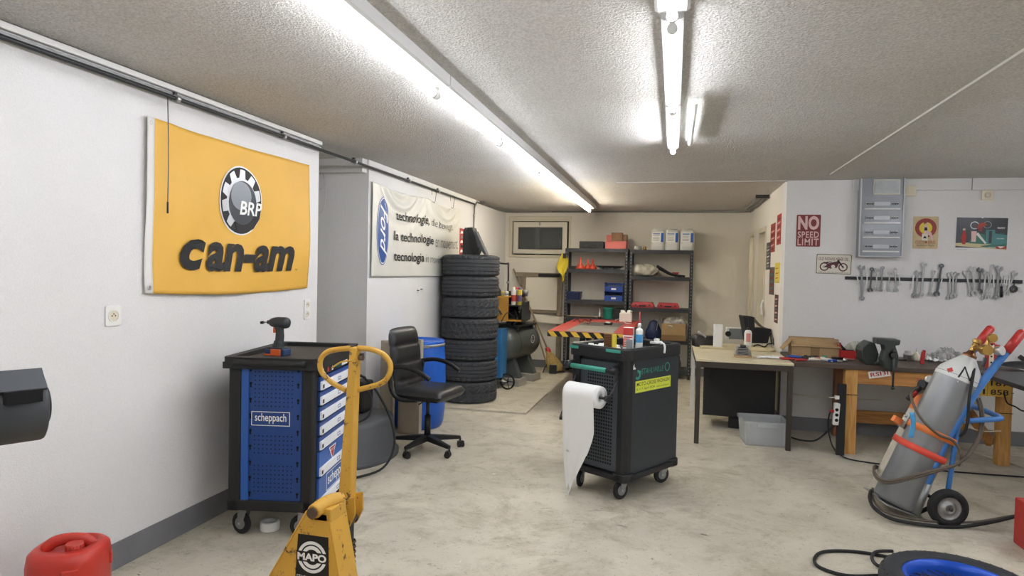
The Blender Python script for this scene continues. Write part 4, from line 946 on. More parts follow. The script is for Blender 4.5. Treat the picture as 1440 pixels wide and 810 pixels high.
LB = [zz_(351), zz_(388), zz_(432), zz_(476), .14]
shelf_unit(794, 882, LA, 'dark metal shelf unit with round hole uprights, the left one with blue crates and funnels')
shelf_unit(884.5, 974, LB, 'dark metal shelf unit, the right one with three white canisters on top')
YM = YS+.16
sx_ = lambda px, Y=YM: A(px, 400, 1, Y).x
def sbox(name, px0, px1, z, hh, dy, mt, lab, cat, bev=.006, Y=None, group=None, lid=None, rz=0):
    Y = YM if Y is None else Y; x0, x1 = sx_(px0, Y), sx_(px1, Y)
    q = M(); q.box((0, 0, hh/2), (x1-x0, dy, hh), mt); 
    if lid: q.box((0, 0, hh-.012), (x1-x0+.008, dy+.008, .024), lid)
    q.v = [T((x0+x1)/2, Y, z) @ rotm(0, 0, rz) @ v for v in q.v]
    return tag(q.build(name, bevel=bev), lab, cat, group)
mat('pink_box', 'd9766e', .6); mat('brown_box', '8a6a50', .8); mat('crate_blue', '1f4ba0', .4); mat('navy', '1c2b55', .5); mat('teal_can', '2f8f7c', .45); mat('case_red', 'a8323a', .45)
t = thing('tool_case', 'flat black tool case on top of the left shelf unit', 'case', (sx_(831.5), YM, LA[0]))
q = M(); q.box((0, 0, .055), (.36, .26, .108), 'black_plastic'); q.box((0, 0, .045), (.368, .268, .008), 'black_plastic'); q.build('case_shell', t, bevel=.012)
q = M(); q.box((-.09, -.135, .045), (.03, .01, .03), 'dark_plastic'); q.box((.09, -.135, .045), (.03, .01, .03), 'dark_plastic'); q.tube([(-.05, -.134, .04), (-.045, -.155, .03), (.045, -.155, .03), (.05, -.134, .04)], .006, 'dark_plastic', 8); q.build('latches_and_handle', t)
sbox('storage_box', 851, 880, LA[0], .115, .25, 'pink_box', 'pink red box on top of the left shelf unit, lowest of the pile', 'box', lid='pink_box')
sbox('storage_box', 851.5, 872, LA[0]+.116, .10, .10, 'pink_box', 'upright pink red box at the back of the pile on the left shelf unit', 'box', Y=YM+.06)
sbox('cardboard_carton', 858.5, 874, LA[0]+.116, .125, .12, 'brown_box', 'small brown carton on the pink boxes on the left shelf unit', 'box', Y=YM-.06)
sbox('cardboard_carton', 875, 880.5, LA[0]+.116, .10, .12, 'brown_box', 'narrow brown carton at the right end of the pink box pile', 'box', Y=YM-.03)
mat('canister_milky', 'd9dad6', .35, spec=.4); mat('label_blue', '2c5fae', .4)
for k, (px, lb) in enumerate(((923.5, 'leftmost of the three'), (943.5, 'middle one of the three'), (964.5, 'rightmost of the three'))):
    t = thing('white_canister', 'milky white canister with blue label on the right shelf unit, '+lb, 'canister', (sx_(px), YM, LB[0]), 0, 'white canisters on top of the right shelf unit')
    q = M(); w_ = .205
    op = rrect(w_, .24, .05, 5); 
    def ring_at(s_, z): return [(p[0]*s_, p[1]*s_, z) for p in op]
    lv = [(.93, 0), (1, .012), (1, .09), (.975, .10), (.975, .11), (1, .12), (1, .25), (.97, .275), (.88, .295), (.5, .30)]
    vs_ = [v for s_, z in lv for v in ring_at(s_, z)]; n_ = len(op)
    q.add(vs_, [(j*n_+i, j*n_+(i+1) % n_, (j+1)*n_+(i+1) % n_, (j+1)*n_+i) for j in range(len(lv)-1) for i in range(n_)], 'canister_milky', True)
    q.add(ring_at(.5, .30), [tuple(range(n_))], 'canister_milky'); q.build('canister_body', t)
    q = M(); Xl = frame((0, -.1205, 0), (1, 0, 0), (0, 0, 1)); q.prism(rrect(.165, .14, .008, 3, 0, .185), 0, .0015, 'white_ink', Xl); q.prism([(.045, .118), (.082, .118), (.082, .252), (.045, .252)], .0015, .0025, 'label_blue', Xl)
    for r_ in range(4): q.prism([(-.07, .14+.022*r_), (.02+.01*(r_ % 2), .14+.022*r_), (.02, .147+.022*r_), (-.07, .147+.022*r_)], .0015, .0022, 'emblem_mid', Xl)
    q.prism([(-.07, .232), (.03, .232), (.03, .246), (-.07, .246)], .0015, .0022, 'label_blue', Xl); q.build('printed_label', t)
    q = M(); q.cyl((-.05, 0, .295), (-.05, 0, .322), .028, 'white_plastic'); q.build('cap', t); q = M(); q.tube([(-.0, 0, .298), (.01, 0, .318), (.06, 0, .318), (.075, 0, .29)], .012, 'canister_milky', 8); q.build('handle', t)
for k, (px, mt, lb) in enumerate(((893, 'white_plastic', 'small white jar left of the canisters on the right shelf unit'), (899, 'can_grey', 'small grey jar left of the canisters on the right shelf unit'), (905.5, 'brass', 'small brass coloured jar left of the canisters on the right shelf unit'))):
    tag(M().lathe([(0, 0), (.025, 0), (.025, .035), (.02, .04), (.022, .042), (.022, .055), (0, .055)], mt, 20, T(sx_(px), YM-.05, LB[0])).build('small_jar'), lb, 'jar')
# level two left: funnels
mat('funnel_red', 'd2492f', .4)
for k, (px, s_, lb) in enumerate(((816.5, 1.15, 'orange funnel upside down on the left shelf unit, the largest and leftmost'), (826.5, .95, 'orange funnel upside down on the left shelf unit, middle of three'), (833.5, 1.05, 'orange funnel upside down on the left shelf unit, nearest the black tray'))):
    q = M(); q.lathe([(.062*s_, 0), (.062*s_, .018*s_), (.016*s_, .085*s_), (.010*s_, .155*s_), (.007*s_, .155*s_), (.012*s_, .085*s_), (.055*s_, .018*s_), (.055*s_, 0)], 'funnel_red', 28, T(sx_(px), YM-.07+.03*(k % 2), LA[1]), closed=True)
    tag(q.build('funnel'), lb, 'funnel', 'upturned orange funnels')
sbox('black_box', 800, 811, LA[1], .045, .12, 'black_plastic', 'flat black box left of the orange funnels on the left shelf unit', 'box')
q = M(); q.lathe([(0, .03), (.17, .03), (.20, .045), (.215, .05), (.215, .056), (.20, .053), (.165, .038), (0, .038)], 'dark_plastic', 40, T(sx_(857), YM, LA[1]-.0)); q.lathe([(0.0, 0), (.12, 0), (.12, .03), (0, .03)], 'galvanised', 32, T(sx_(857), YM, LA[1]))
for k in range(10): a_ = PI*2*k/10; q.box((sx_(857)+.145*math.cos(a_), YM+.145*math.sin(a_), LA[1]+.015), (.03, .012, .03), 'galvanised', rz=math.degrees(a_))
tag(q.build('drain_pan'), 'round dark pan on a metal ring right of the orange funnels', 'pan')
# level three left
q = M(); q.add([(x*s_, y*s_, z) for z, s_ in ((0, .88), (.115, 1), (.115, .94), (.01, .83)) for x, y in ((-.105, -.13), (.105, -.13), (.105, .13), (-.105, .13))], [(0, 3, 2, 1)]+[(4*j+i, 4*j+(i+1) % 4, 4*j+4+(i+1) % 4, 4*j+4+i) for j in range(3) for i in range(4)]+[(12, 13, 14, 15)], 'navy', False, T(sx_(807.5), YM-.02, LA[2])); q.box((sx_(807.5), YM-.02, LA[2]+.117), (.226, .275, .006), 'navy')
q = M(); 
op = rrect(.235, .28, .03)
lv = [(.80, 0), (.86, .004), (.97, .11), (1.03, .112), (1.03, .122), (.95, .122), (.84, .012)]
n_ = len(op); q.add([(p[0]*s_, p[1]*s_, z) for s_, z in lv for p in op], [(j*n_+i, j*n_+(i+1) % n_, (j+1)*n_+(i+1) % n_, (j+1)*n_+i) for j in range(len(lv)-1) for i in range(n_)]+[tuple(range(n_-1, -1, -1)), tuple(range(6*n_, 7*n_))], 'navy', False, T(sx_(807.5), YM-.02, LA[2]))
tag(q.build('plastic_tub'), 'dark navy plastic tub on the left shelf unit, third board', 'tub')
for k, lb in enumerate(('lower of two blue stacking crates on the left shelf unit', 'upper of two blue stacking crates on the left shelf unit')):
    t = thing('stacking_crate', lb, 'crate', (sx_(864.5), YM-.02, LA[2]+.138*k), 0, 'blue stacking crates')
    q = M(); w_, d2 = .135, .14
    q.bb(-w_, w_, -d2, d2, 0, .006, 'crate_blue'); q.bb(-w_, -w_+.006, -d2, d2, 0, .13, 'crate_blue').bb(w_-.006, w_, -d2, d2, 0, .13, 'crate_blue').bb(-w_, w_, d2-.006, d2, 0, .13, 'crate_blue').bb(-w_, w_, -d2, -d2+.006, 0, .075, 'crate_blue')
    q.bb(-w_-.006, w_+.006, -d2-.006, -d2+.004, .066, .08, 'crate_blue').bb(-w_-.006, -w_+.006, -d2, d2, .122, .137, 'crate_blue').bb(w_-.006, w_+.006, -d2, d2, .122, .137, 'crate_blue')
    for xx in (-.08, -.03, .03, .08): q.bb(xx-.002, xx+.002, -d2-.004, -d2, .005, .066, 'crate_blue')
    q.build('crate_shell', t, bevel=.003)
    M().bb(-.035, .035, -d2-.008, -d2-.005, .028, .056, 'label_white').build('label_plate', t); M().bb(-.11, .11, -.09, .11, .006, .09, 'dark_plastic').build('small_parts', t, bevel=.01)
# level four left
tag(M().lathe([(0, 0), (.072, 0), (.074, .006), (.074, .135), (.078, .14), (.078, .165), (.07, .17), (0, .17)], 'teal_can', 28, T(sx_(857), YM-.06, LA[3])).build('paint_can'), 'teal green tin with lid on the left shelf unit behind the lift table', 'can')
sbox('black_box', 865.5, 879, LA[3], .16, .2, 'black_plastic', 'black box right of the teal green tin on the left shelf unit', 'box')
# level two right
mat('clear_bag', 'b9b7aa', .2, var=.3, vs=14, bump=.6, bs=18)
def bag(x0, x1, z, hh, dy, mt, seed, Y):
    rnd = random.Random(seed); q = M(); w2 = (x1-x0)/2
    ph = [rnd.uniform(0, 6) for _ in range(6)]
    def f(u, v):
        a_ = 2*PI*u; b_ = PI*(v-.5); e = 1+.07*math.sin(5*a_+ph[0]+6*v)+.05*math.sin(9*a_+ph[1]-8*v)+.05*math.sin(14*v+3*a_+ph[2])
        x = w2*math.copysign(abs(math.cos(a_))**.7, math.cos(a_))*math.cos(b_)**.5*e; y = dy/2*math.copysign(abs(math.sin(a_))**.7, math.sin(a_))*math.cos(b_)**.5*e
        return Vector((x, y, max(0, hh*(.5+.5*math.sin(b_))*(1+.12*math.sin(4*a_+ph[3])))))
    q.surf(f, 48, 22, mt, T((x0+x1)/2, Y, z)); return q
tag(bag(sx_(886), sx_(925), LB[1], .17, .26, 'clear_bag', 3, YM).build('plastic_bag'), 'crumpled transparent plastic bag on the right shelf unit', 'bag')
q = M(); 
for dz_, dy_ in ((0, 0), (.02, .05)):
    q.tube([(sx_(923), YM-.08+dy_, LB[1]+.16-dz_), (sx_(930), YM-.08+dy_, LB[1]+.12-dz_), (sx_(942), YM-.08+dy_, LB[1]+.05-dz_*.5), (sx_(953), YM-.06+dy_, LB[1]+.02), (sx_(963), YM-.05+dy_, LB[1]+.012)], .010, 'black_plastic', 8, flat=1.8)
tag(q.build('rubber_strip'), 'curved black rubber strips lying on the right shelf unit', 'strip')
tag(M().lathe([(.055, .07), (.05, .07), (.012, .02), (.008, 0), (.012, 0), (.018, .02)], 'case_red', 24, T(sx_(949.5), YM+.03, LB[1]), closed=True).build('funnel'), 'small red funnel behind the black strips on the right shelf unit', 'funnel')
# level three right: red cases
for px0, px1, lb in ((889, 921, 'red tool case on the right shelf unit, left of the two'), (925, 956, 'red tool case on the right shelf unit, right of the two')):
    t = thing('red_tool_case', lb, 'case', ((sx_(px0)+sx_(px1))/2, YM-.04, LB[2]), 0, 'red tool cases'); w_ = (sx_(px1)-sx_(px0))/2
    q = M(); q.add([(x, y, z) for z, s_ in ((0, 1), (.035, 1.0), (.08, .86)) for x, y in ((-w_*s_, -.11*s_), (w_*s_, -.11*s_), (w_*s_, .11*s_), (-w_*s_, .11*s_))], [(3, 2, 1, 0)]+[(4*j+i, 4*j+(i+1) % 4, 4*j+4+(i+1) % 4, 4*j+4+i) for j in range(2) for i in range(4)]+[(8, 9, 10, 11)], 'case_red'); q.build('case_shell', t, bevel=.005)
    M().box((0, -.112, .03), (.10, .012, .022), 'black_plastic').box((-.1, -.11, .04), (.02, .01, .02), 'black_plastic').box((.1, -.11, .04), (.02, .01, .02), 'black_plastic').build('latches', t)
# level four right
t = thing('cardboard_box', 'open cardboard box with crumpled plastic in it on the right shelf unit', 'box', ((sx_(932)+sx_(966))/2, YM-.04, LB[3])); w_ = (sx_(966)-sx_(932))/2
q = M(); hh = .25; q.bb(-w_, w_, -.15, .15, 0, .01, 'cardboard'); q.bb(-w_, w_, -.15, -.144, 0, hh, 'cardboard').bb(-w_, w_, .144, .15, 0, hh+.06, 'cardboard').bb(-w_, -w_+.006, -.15, .15, 0, hh, 'cardboard').bb(w_-.006, w_, -.15, .15, 0, hh, 'cardboard'); q.bb(-w_, w_, -.1515, -.15, .0, .085, 'cardboard_dark'); q.build('box_walls', t, bevel=.002)
mat('foil_bag', 'a6a59f', .35, var=.6, vs=22, bump=.8, bs=30)
q = bag(-w_+.01, w_+.03, 0, .17, .25, 'foil_bag', 9, 0); q.v = [v+Vector((0, -.02, .15)) for v in q.v]; q.build('crumpled_plastic', t)
def vlathe(name, prof, mt, x, y, z, lab, cat, n=24, sc=(1, 1, 1), rz=0): return tag(M().lathe(prof, mt, n, T(x, y, z) @ rotm(0, 0, rz) @ Matrix.Diagonal((*sc, 1))).build(name), lab, cat)
vlathe('blue_backpack', [(0, 0), (.10, 0), (.125, .04), (.12, .12), (.085, .19), (.065, .25), (.04, .275), (0, .285)], 'navy', sx_(921), YM-.05, LB[3], 'dark blue bag standing left of the cardboard box on the right shelf unit', 'bag', sc=(1, .6, 1))
q = M(); q.tube([(sx_(924), YM-.12, LB[3]+.0), (sx_(926), YM-.1, LB[3]+.2), (sx_(930), YM-.08, LB[3]+.32), (sx_(933.5), YM-.1, LB[3]+.0)], .006, 'galvanised', 6, k=3); tag(q.build('wire_stand'), 'bent grey wire stand between the blue bag and the cardboard box', 'stand')
# things on the lowest boards
q = M(); rnd = random.Random(2)
t = thing('engine_part', 'dark metal engine part on the bottom board of the right shelf unit', 'engine part', (sx_(950), YM-.02, .14))
q.box((0, 0, .06), (.22, .18, .12), 'dark_steel'); q.cyl((-.05, -.1, .09), (-.05, .1, .09), .05, 'steel'); q.cyl((.06, 0, .1), (.06, 0, .2), .035, 'dark_steel'); q.build('casting', t, bevel=.01)
sbox('black_box', 892, 915, .14, .16, .25, 'dark_plastic', 'dark plastic box on the bottom board of the right shelf unit', 'box', lid='black_plastic')
sbox('cardboard_carton', 812, 845, .14, .2, .28, 'cardboard', 'brown carton on the bottom board of the left shelf unit', 'box')
# yellow cloth on the upright
mat('cloth_yellow', 'd6c23c', .8)
q = M(); c0 = A(792, 356, 1, YS-.03)
def cl(u, v):
    w2 = .02+.09*math.sin(PI*min(1, v*1.25))**1.0
    return Vector((c0.x-.0+(u-.5)*w2*1.6+.01*math.sin(9*v), YS-.03-.02*math.sin(u*7+v*3), c0.z-.44*v+.03*abs(u-.5)*(1 if v > .7 else 0)))
q.surf(cl, 14, 24, 'cloth_yellow'); 
t = q.build('cleaning_cloth', solid=.004); tag(t, 'bright yellow cloth hanging on the front left post of the left shelf unit', 'cloth')
M().box((c0.x+.0-t.location.x+.025, -.012-0.0, .40), (.05, .012, .07), 'black_plastic').build('black_clip', t)

# ================================================================ RED LIFT TABLE
mat('lift_red', 'b5483f', .5, var=.12, vs=7); mat('hazard_yellow', 'e0b93a', .5); mat('tread_grey', '8d8a82', .5, .3, var=.15, vs=9)
zl = .86; lx0 = A(770, 465, 2, zl); lY0 = 7.30; lY1 = 9.42; lxa = A(770, 465, 1, lY0).x+.0; lxb = lxa+.92
t = thing('motorcycle_lift', 'red motorcycle lift table with black and yellow striped front edge', 'lift', ((lxa+lxb)/2, (lY0+lY1)/2, 0)); w_ = (lxb-lxa)/2; l_ = (lY1-lY0)/2
q = M(); q.bb(-w_, w_, -l_, l_, zl-.05, zl-.004, 'lift_red'); q.ring([(-w_, -l_), (w_, -l_), (w_, l_), (-w_, l_)], [(-w_+.04, -l_+.04), (w_-.04, -l_+.04), (w_-.04, l_-.04), (-w_+.04, l_-.04)], zl-.004, zl, 'lift_red'); q.build('platform', t, bevel=.004)
q = M(); q.prism([(-w_+.2, -l_+.1), (w_-.18, -l_+.1), (w_-.18, l_-.5), (-w_+.2, l_-.5)], zl-.004, zl-.001, 'tread_grey')
for k in range(22): 
    x_ = -w_+.23+k*.024
    if x_ < w_-.2: q.prism([(x_, -.1), (x_+.008, -.1), (x_+.05, .5), (x_+.042, .5)], zl-.001, zl+.001, 'shelf_grey')
q.build('tread_plate', t)
q = M(); Xh = frame((0, -l_, zl-.062), (1, 0, 0), (0, 0, 1)); n_ = 7; st = (2*w_)/n_
q.prism([(-w_, 0), (w_, 0), (w_, .062), (-w_, .062)], 0, .012, 'black_ink', Xh)
for k in range(n_): a_ = -w_+k*st; q.prism([(a_+.05, .002), (a_+.05+st*.52, .002), (a_+st*.52, .060), (a_, .060)], .012, .014, 'hazard_yellow', Xh)
q.build('hazard_edge', t)
for sx in (-1, 1):
    q = M(); q.box((sx*(w_-.15)+(.24 if sx < 0 else 0), -.05, .45), (.04, 1.9, .06), 'cab_black', rx=22.5); q.build('scissor_arm', t); q = M(); q.box((sx*(w_-.20)+(.24 if sx < 0 else 0), -.05, .45), (.04, 1.9, .06), 'cab_black', rx=-22.5); q.build('scissor_arm', t)
q = M(); q.bb(-w_+.32, w_-.06, -l_+.1, l_-.1, 0.0, .05, 'cab_black'); q.bb(-w_+.33, -w_+.39, -l_+.3, -l_+.36, .05, zl-.05, 'cab_black').bb(-w_+.60, -w_+.65, -l_+.1, -l_+.16, .05, zl-.05, 'cab_black'); q.build('base_frame', t, bevel=.004)
rp = FLR(783, 584)
t = thing('drive_on_ramp', 'black steel ramp on the floor in front of the red lift table', 'ramp', (rp.x+.32, rp.y+.22, 0))
q = M(); q.prism([(-.42, 0), (.38, 0), (.38, .22), (.30, .235), (-.42, .03)], -.26, .26, 'cab_black', frame((0, 0, 0), (0, 1, 0), (0, 0, 1))); q.build('ramp_body', t, bevel=.006)
q = M()
for k in range(6): q.box((0, -.35+.12*k, .05+.034*k+.012), (.5, .012, .01), 'cab_black')
q.build('grip_bars', t)
# things on the lift
tz = zl+.001
def onl(px, py): return A(px, py, 2, tz)
p = onl(843, 449); t = thing('oil_bottle', 'tiny white bottle with pointed nozzle at the back of the red lift table', 'bottle', p)
M().lathe([(0, 0), (.022, 0), (.024, .01), (.024, .03), (.02, .04), (0, .04)], 'black_plastic', 18).lathe([(.013, .04), (.013, .08), (.005, .095), (.003, .15), (0, .15)], 'white_plastic', 14).build('bottle_body', t)
for k, (pts, mt, lb) in enumerate(([[(806, 452), (812, 449), (816, 453), (822, 450), (828, 452), (833, 449)], 'black_ink', 'tangled dark wire on the far left of the red lift table'], [[(815, 455), (821, 451), (826, 456), (831, 452)], 'red_plastic', 'short red wire on the far left of the red lift table'], [[(865, 451), (873, 449), (880, 455), (888, 456)], 'white_ink', 'white string on the far right of the red lift table'])):
    tag(M().tube([onl(*p_)+Vector((0, 0, .006)) for p_ in pts], .005, mt, 6).build('loose_wire'), lb, 'wire')
tag(M().box(onl(835, 447)+Vector((-.18, .1, .012)), (.62, .02, .012), 'broom_stick').build('wooden_ruler', bevel=.002), 'thin wooden rule lying at the back edge of the red lift table', 'ruler')
p = onl(880, 452); t = thing('white_box', 'white open box with scraps at the back right of the red lift table', 'box', p)
q = M(); q.bb(-.085, .085, -.08, .08, 0, .12, 'white_paint'); q.box((-.04, 0, .13), (.05, .1, .03), 'white_ink', rz=20, rx=15); q.box((.05, .02, .135), (.05, .08, .04), 'white_ink', rz=-20, ry=15); q.build('box_body', t, bevel=.004)
p = onl(855, 457); t = thing('small_clamp', 'small black and white clamp in the middle of the red lift table', 'clamp', p)
q = M(); q.box((0, 0, .015), (.10, .05, .03), 'black_plastic', rz=20); q.box((.0, -.02, .035), (.06, .03, .02), 'white_plastic', rz=-30); q.cyl((-.05, .03, .02), (.06, .05, .025), .008, 'dark_steel'); q.build('clamp_body', t, bevel=.004)
# ================================================================ DARK TOOL TROLLEY (centre)
mat('sw_dark', '31373c', .42, .15); mat('sw_black', '17191b', .5, bump=.08, bs=200); mat('sw_teal', '3a9a86', .4); mat('paper_white', 'eeeeec', .85, bump=.12, bs=40); mat('sticker_lime', 'd6e04a', .5)
W, Ln = .48, .655
ey = Vector((.515, .857, 0)).normalized(); ex = Vector((ey.y, -ey.x, 0)); C0 = Vector((-.283, 4.355, 0)); ctr = C0-ex*W/2+ey*Ln/2
rz = math.degrees(math.atan2(ex.y, ex.x))
t = thing('tool_trolley', 'dark rolling tool trolley with teal handle and lime sticker, centre of the room', 'tool trolley', ctr, rz)
w, l = W/2, Ln/2; zb, zt = .165, .955
q = M(); q.bb(-w+.02, w, -l+.03, l, zb, zt, 'sw_dark'); q.build('body', t, bevel=.006)
q = M()
for sx in (-1, 1): q.prism([(sx*(w-.075), -l+.03), (sx*(w-.075), -l), (sx*(w-.03), -l-.004), (sx*(w-.006), -l+.008), (sx*(w+.002), -l+.03), (sx*(w+.002), -l+.07), (sx*(w-.02), -l+.07)][::1], zb, zt+.01, 'sw_black')
q.build('corner_profile', t, bevel=.004)
q = M(); q.prism(rrect(W+.04, Ln+.04, .05), zb-.03, zb+.01, 'sw_black'); q.build('bumper', t, bevel=.008)
for sx, sy in ((1, -1), (-1, -1), (1, 1)):
    q = M(); q.prism(rrect(.13, .13, .045, 4, sx*(w-.045), sy*(l-.045)), zb-.035, zb+.022, 'sw_black'); q.build('corner_bumper', t, bevel=.008)
# perforated end panel
mat('sw_panel', '474d52', .45); q = M(); q.bb(-w+.07, w-.07, -l+.015, -l+.03, zb+.02, zt-.03, 'sw_panel'); Xp = frame((0, -l+.015, 0), (1, 0, 0), (0, 0, 1))
for i in range(11):
    for j in range(27):
        x_ = -w+.145+i*.0205; z_ = .23+j*.0238
        if x_ > w-.10: continue
        q.prism([(x_-.0062, z_-.0062), (x_+.0062, z_-.0062), (x_+.0062, z_+.0062), (x_-.0062, z_+.0062)], 0, .001, 'hole', Xp)
q.build('perforated_panel', t)
# tray top
q = M(); op = rrect(W+.05, Ln+.05, .07, 6); mp_ = rrect(W+.035, Ln+.035, .065, 6); ip = rrect(W-.045, Ln-.045, .05, 6)
n_ = len(op)
lv = [(op, zt-.005), (op, zt+.065), (mp_, zt+.078), (ip, zt+.074), (ip, zt+.03)]
q.add([(p_[0], p_[1], z_) for L_, z_ in lv for p_ in L_], [(j*n_+i, j*n_+(i+1) % n_, (j+1)*n_+(i+1) % n_, (j+1)*n_+i) for j in range(4) for i in range(n_)]+[tuple(range(n_-1, -1, -1)), tuple(range(4*n_, 5*n_))], 'sw_black')
q.box((w-.10, -l-.0255, zt+.055), (.12, .003, .02), 'sw_teal'); q.box((-w+.04, -l-.0255, zt+.052), (.08, .003, .02), 'sw_teal'); q.build('top_tray', t, bevel=.003)
ZR = zt+.078; ZI = zt+.03
# handle
q = M(); hz = zt-.075; q.cyl((-w+.04, -l-.06, hz), (w-.10, -l-.06, hz), .017, 'sw_teal', n=20); q.build('handle_tube', t)
q = M()
for x_, a_, b_ in ((-w+.015, -w-.005, -w+.05), (w-.085, w-.12, w-.045)):
    q = M(); q.tube([(x_, -l+.02, hz+.01), (x_, -l-.035, hz+.008), (x_, -l-.066, hz)], .026, 'sw_black', 12, k=3); q.cyl((a_, -l-.06, hz), (b_, -l-.06, hz), .022, 'sw_black'); q.build('handle_bracket', t)
for sx, sy, a, rw in ((-1, -1, 200, .0625), (1, -1, 170, .0625), (1, 1, 160, .0625), (-1, 1, 160, .0625)): caster(t, sx*(w-.06), sy*(l-.07), zb-.03, rw, a)
# side lettering
Xs = frame((w, 0, 0), (0, 1, 0), (0, 0, 1))
q = M(); z0 = .86
q.prism([(-l+.055, z0+.028), (-l+.10, z0+.030), (-l+.092, z0+.042), (-l+.082, z0+.043), (-l+.079, z0+.066), (-l+.07, z0+.05)], 0, .0012, 'white_ink', Xs)
q.prism(arc_band(-l+.125, z0-.012, .016, .034, -140, 100, 16), 0, .0012, 'sw_teal', Xs); q.prism([(-l+.145, z0+.0), (-l+.165, z0+.002), (-l+.165, z0+.012), (-l+.145, z0+.014)], 0, .0012, 'sw_teal', Xs)
q.text('STAHLWILLE', -l+.165, z0-.012, .285, .038, 'sw_teal', Xs, shear=.2, bold=.0, dz=.0012)
q.ring(circ(-l+.495, z0+.012, .034, 8), circ(-l+.495, z0+.012, .026, 8), 0, .0012, 'sw_teal', Xs)
q.build('brand_lettering', t)
q = M(); q.prism([(-l+.10, z0-.135), (-l+.545, z0-.135), (-l+.545, z0-.055), (-l+.10, z0-.055)], 0, .001, 'sticker_lime', Xs)
q.text('MOTO-CROSS WOHLEN', -l+.115, z0-.091, .41, .026, 'black_ink', Xs, bold=.006, dz=.0014); q.text('6. + 7. April 2024', -l+.115, z0-.124, .22, .020, 'black_ink', Xs, bold=.0, dz=.0014); q.text('www.mcwohlen.ch', -l+.36, z0-.121, .16, .012, 'black_ink', Xs, dz=.0014)
q.build('event_sticker', t)
TR = ctr.to_4d(); XT = Matrix.Translation(ctr) @ rotm(0, 0, rz)
# paper roll on a rod
t = thing('paper_roll', 'white paper roll on the dark tool trolley, its sheet trailing to the floor', 'paper roll', X=XT @ T(-.03, -l-.105, 0))
rz_ = .70; rr = .075
q = M(); q.lathe([(.022, -.135), (rr, -.135), (rr, .135), (.022, .135)], 'paper_white', 40, T(0, 0, rz_) @ rotm(0, 90, 0), closed=True); q.build('roll', t)
q = M(); q.cyl((-.17, 0, rz_), (.185, 0, rz_), .010, 'black_plastic', n=14); q.cyl((.175, 0, rz_), (.20, 0, rz_), .02, 'black_plastic', n=16)
for x_ in (.185, -.165): q.tube([(x_, 0, rz_), (x_, .05, rz_+.03), (x_, .115, rz_+.12)], .007, 'dark_steel', 8, k=3)
q.build('rod', t)
def sheet(u, v):
    ln_ = .55*(1+.02*math.sin(8*u))
    ragg = .0
    tp = max(0, v-.42)/.58; half = .135*(1-.93*tp**1.35)
    cxs = -.075*tp**1.2
    x_ = cxs+(u-.5)*2*half
    if v < .12:
        a_ = PI/2+PI/2*(v/.12); return Vector((x_, (rr+.003)*math.cos(a_), rz_+(rr+.003)*math.sin(a_)))
    s_ = (v-.12)/.88
    zlen = .665*s_
    return Vector((x_+.03*s_*(0 if u > .9 else 1)*(-.3), -(rr+.003)+.010*math.sin(7*u+5*s_)*s_+.006*math.sin(15*u)*s_+.03*s_, rz_-zlen+.05*s_*s_*math.sin(u*PI*2.2)*(s_ > .6)))
q = M(); q.surf(sheet, 26, 50, 'paper_white'); q.build('hanging_sheet', t, solid=.0015)
# things in the tray
def ontray(x, y, z=0): return XT @ Vector((x, y, ZI+.0+z))
def tbuild(q, name, lab, cat, x, y, rot=0, bevel=0, z=0.0, group=None):
    q.v = [XT @ T(x, y, ZI+.001+z) @ rotm(0, 0, rot) @ v for v in q.v]; return tag(q.build(name, bevel=bevel), lab, cat, group)
mat('wood_dark', '7c4f2c', .6, var=.15, vs=20)
t = thing('brush_block', 'brown wooden block with yellow side and rows of slots standing on the dark tool trolley', 'wooden block', X=XT @ T(.02, -.235, ZI+.001) @ rotm(0, 0, 10))
q = M(); q.box((0, 0, .062), (.062, .05, .124), 'wood_dark')
for k in range(9): q.box((0, -.0255, .012+.0128*k), (.058, .003, .003), 'hole'); 
q.build('block', t, bevel=.003); M().box((.037, 0, .062), (.012, .056, .124), 'yellow_ink').box((0, 0, .128), (.07, .055, .007), 'cardboard').build('yellow_side', t, bevel=.002)
t = thing('red_white_carton', 'tall red and white carton on the dark tool trolley beside the sealant bottle', 'carton', X=XT @ T(.10, -.12, ZI+.001) @ rotm(0, 0, 28))
mat('carton_red', 'c0392f', .5)
q = M(); q.box((0, 0, .085), (.07, .06, .17), 'white_ink'); q.build('carton_body', t, bevel=.001)
q = M(); Xq = frame((0, -.03, 0), (1, 0, 0), (0, 0, 1)); q.prism([(-.035, .118), (.035, .118), (.035, .17), (-.035, .17)], 0, .0008, 'carton_red', Xq); q.prism([(-.035, .035), (.012, .035), (.012, .095), (-.035, .095)], 0, .0008, 'carton_red', Xq)
for k in range(4): q.prism([(-.03, .042+.013*k), (.004, .042+.013*k), (.004, .047+.013*k), (-.03, .047+.013*k)], .0008, .0014, 'white_ink', Xq)
q.prism([(-.03, .100), (.03, .100), (.03, .108), (-.03, .108)], 0, .0008, 'carton_red', Xq)
q.build('printed_front', t)
t = thing('sealant_bottle', 'white and light blue sealant bottle with long red nozzle on the dark tool trolley', 'bottle', X=XT @ T(.165, -.085, ZI+.001))
mat('sky_blue', '4fa3d8', .4)
q = M(); q.lathe([(0, 0), (.024, 0), (.025, .003), (.025, .15), (.022, .162), (.010, .168), (.009, .18), (.012, .181), (.012, .20), (.006, .205), (0, .205)], 'white_plastic', 24); q.build('bottle_body', t)
M().lathe([(.0254, .07), (.0256, .071), (.0256, .125), (.0254, .126)], 'sky_blue', 24).build('label_band', t)
M().lathe([(.007, .205), (.006, .22), (.0035, .285), (0, .285)], 'red_plastic', 12).build('nozzle', t)
q = M(); q.box((0, 0, .045), (.04, .022, .09), 'can_grey'); tbuild(q, 'small_grey_box', 'small grey green box in front of the red and white carton', 'box', .135, -.16, 20, .003)
rnd = random.Random(11)
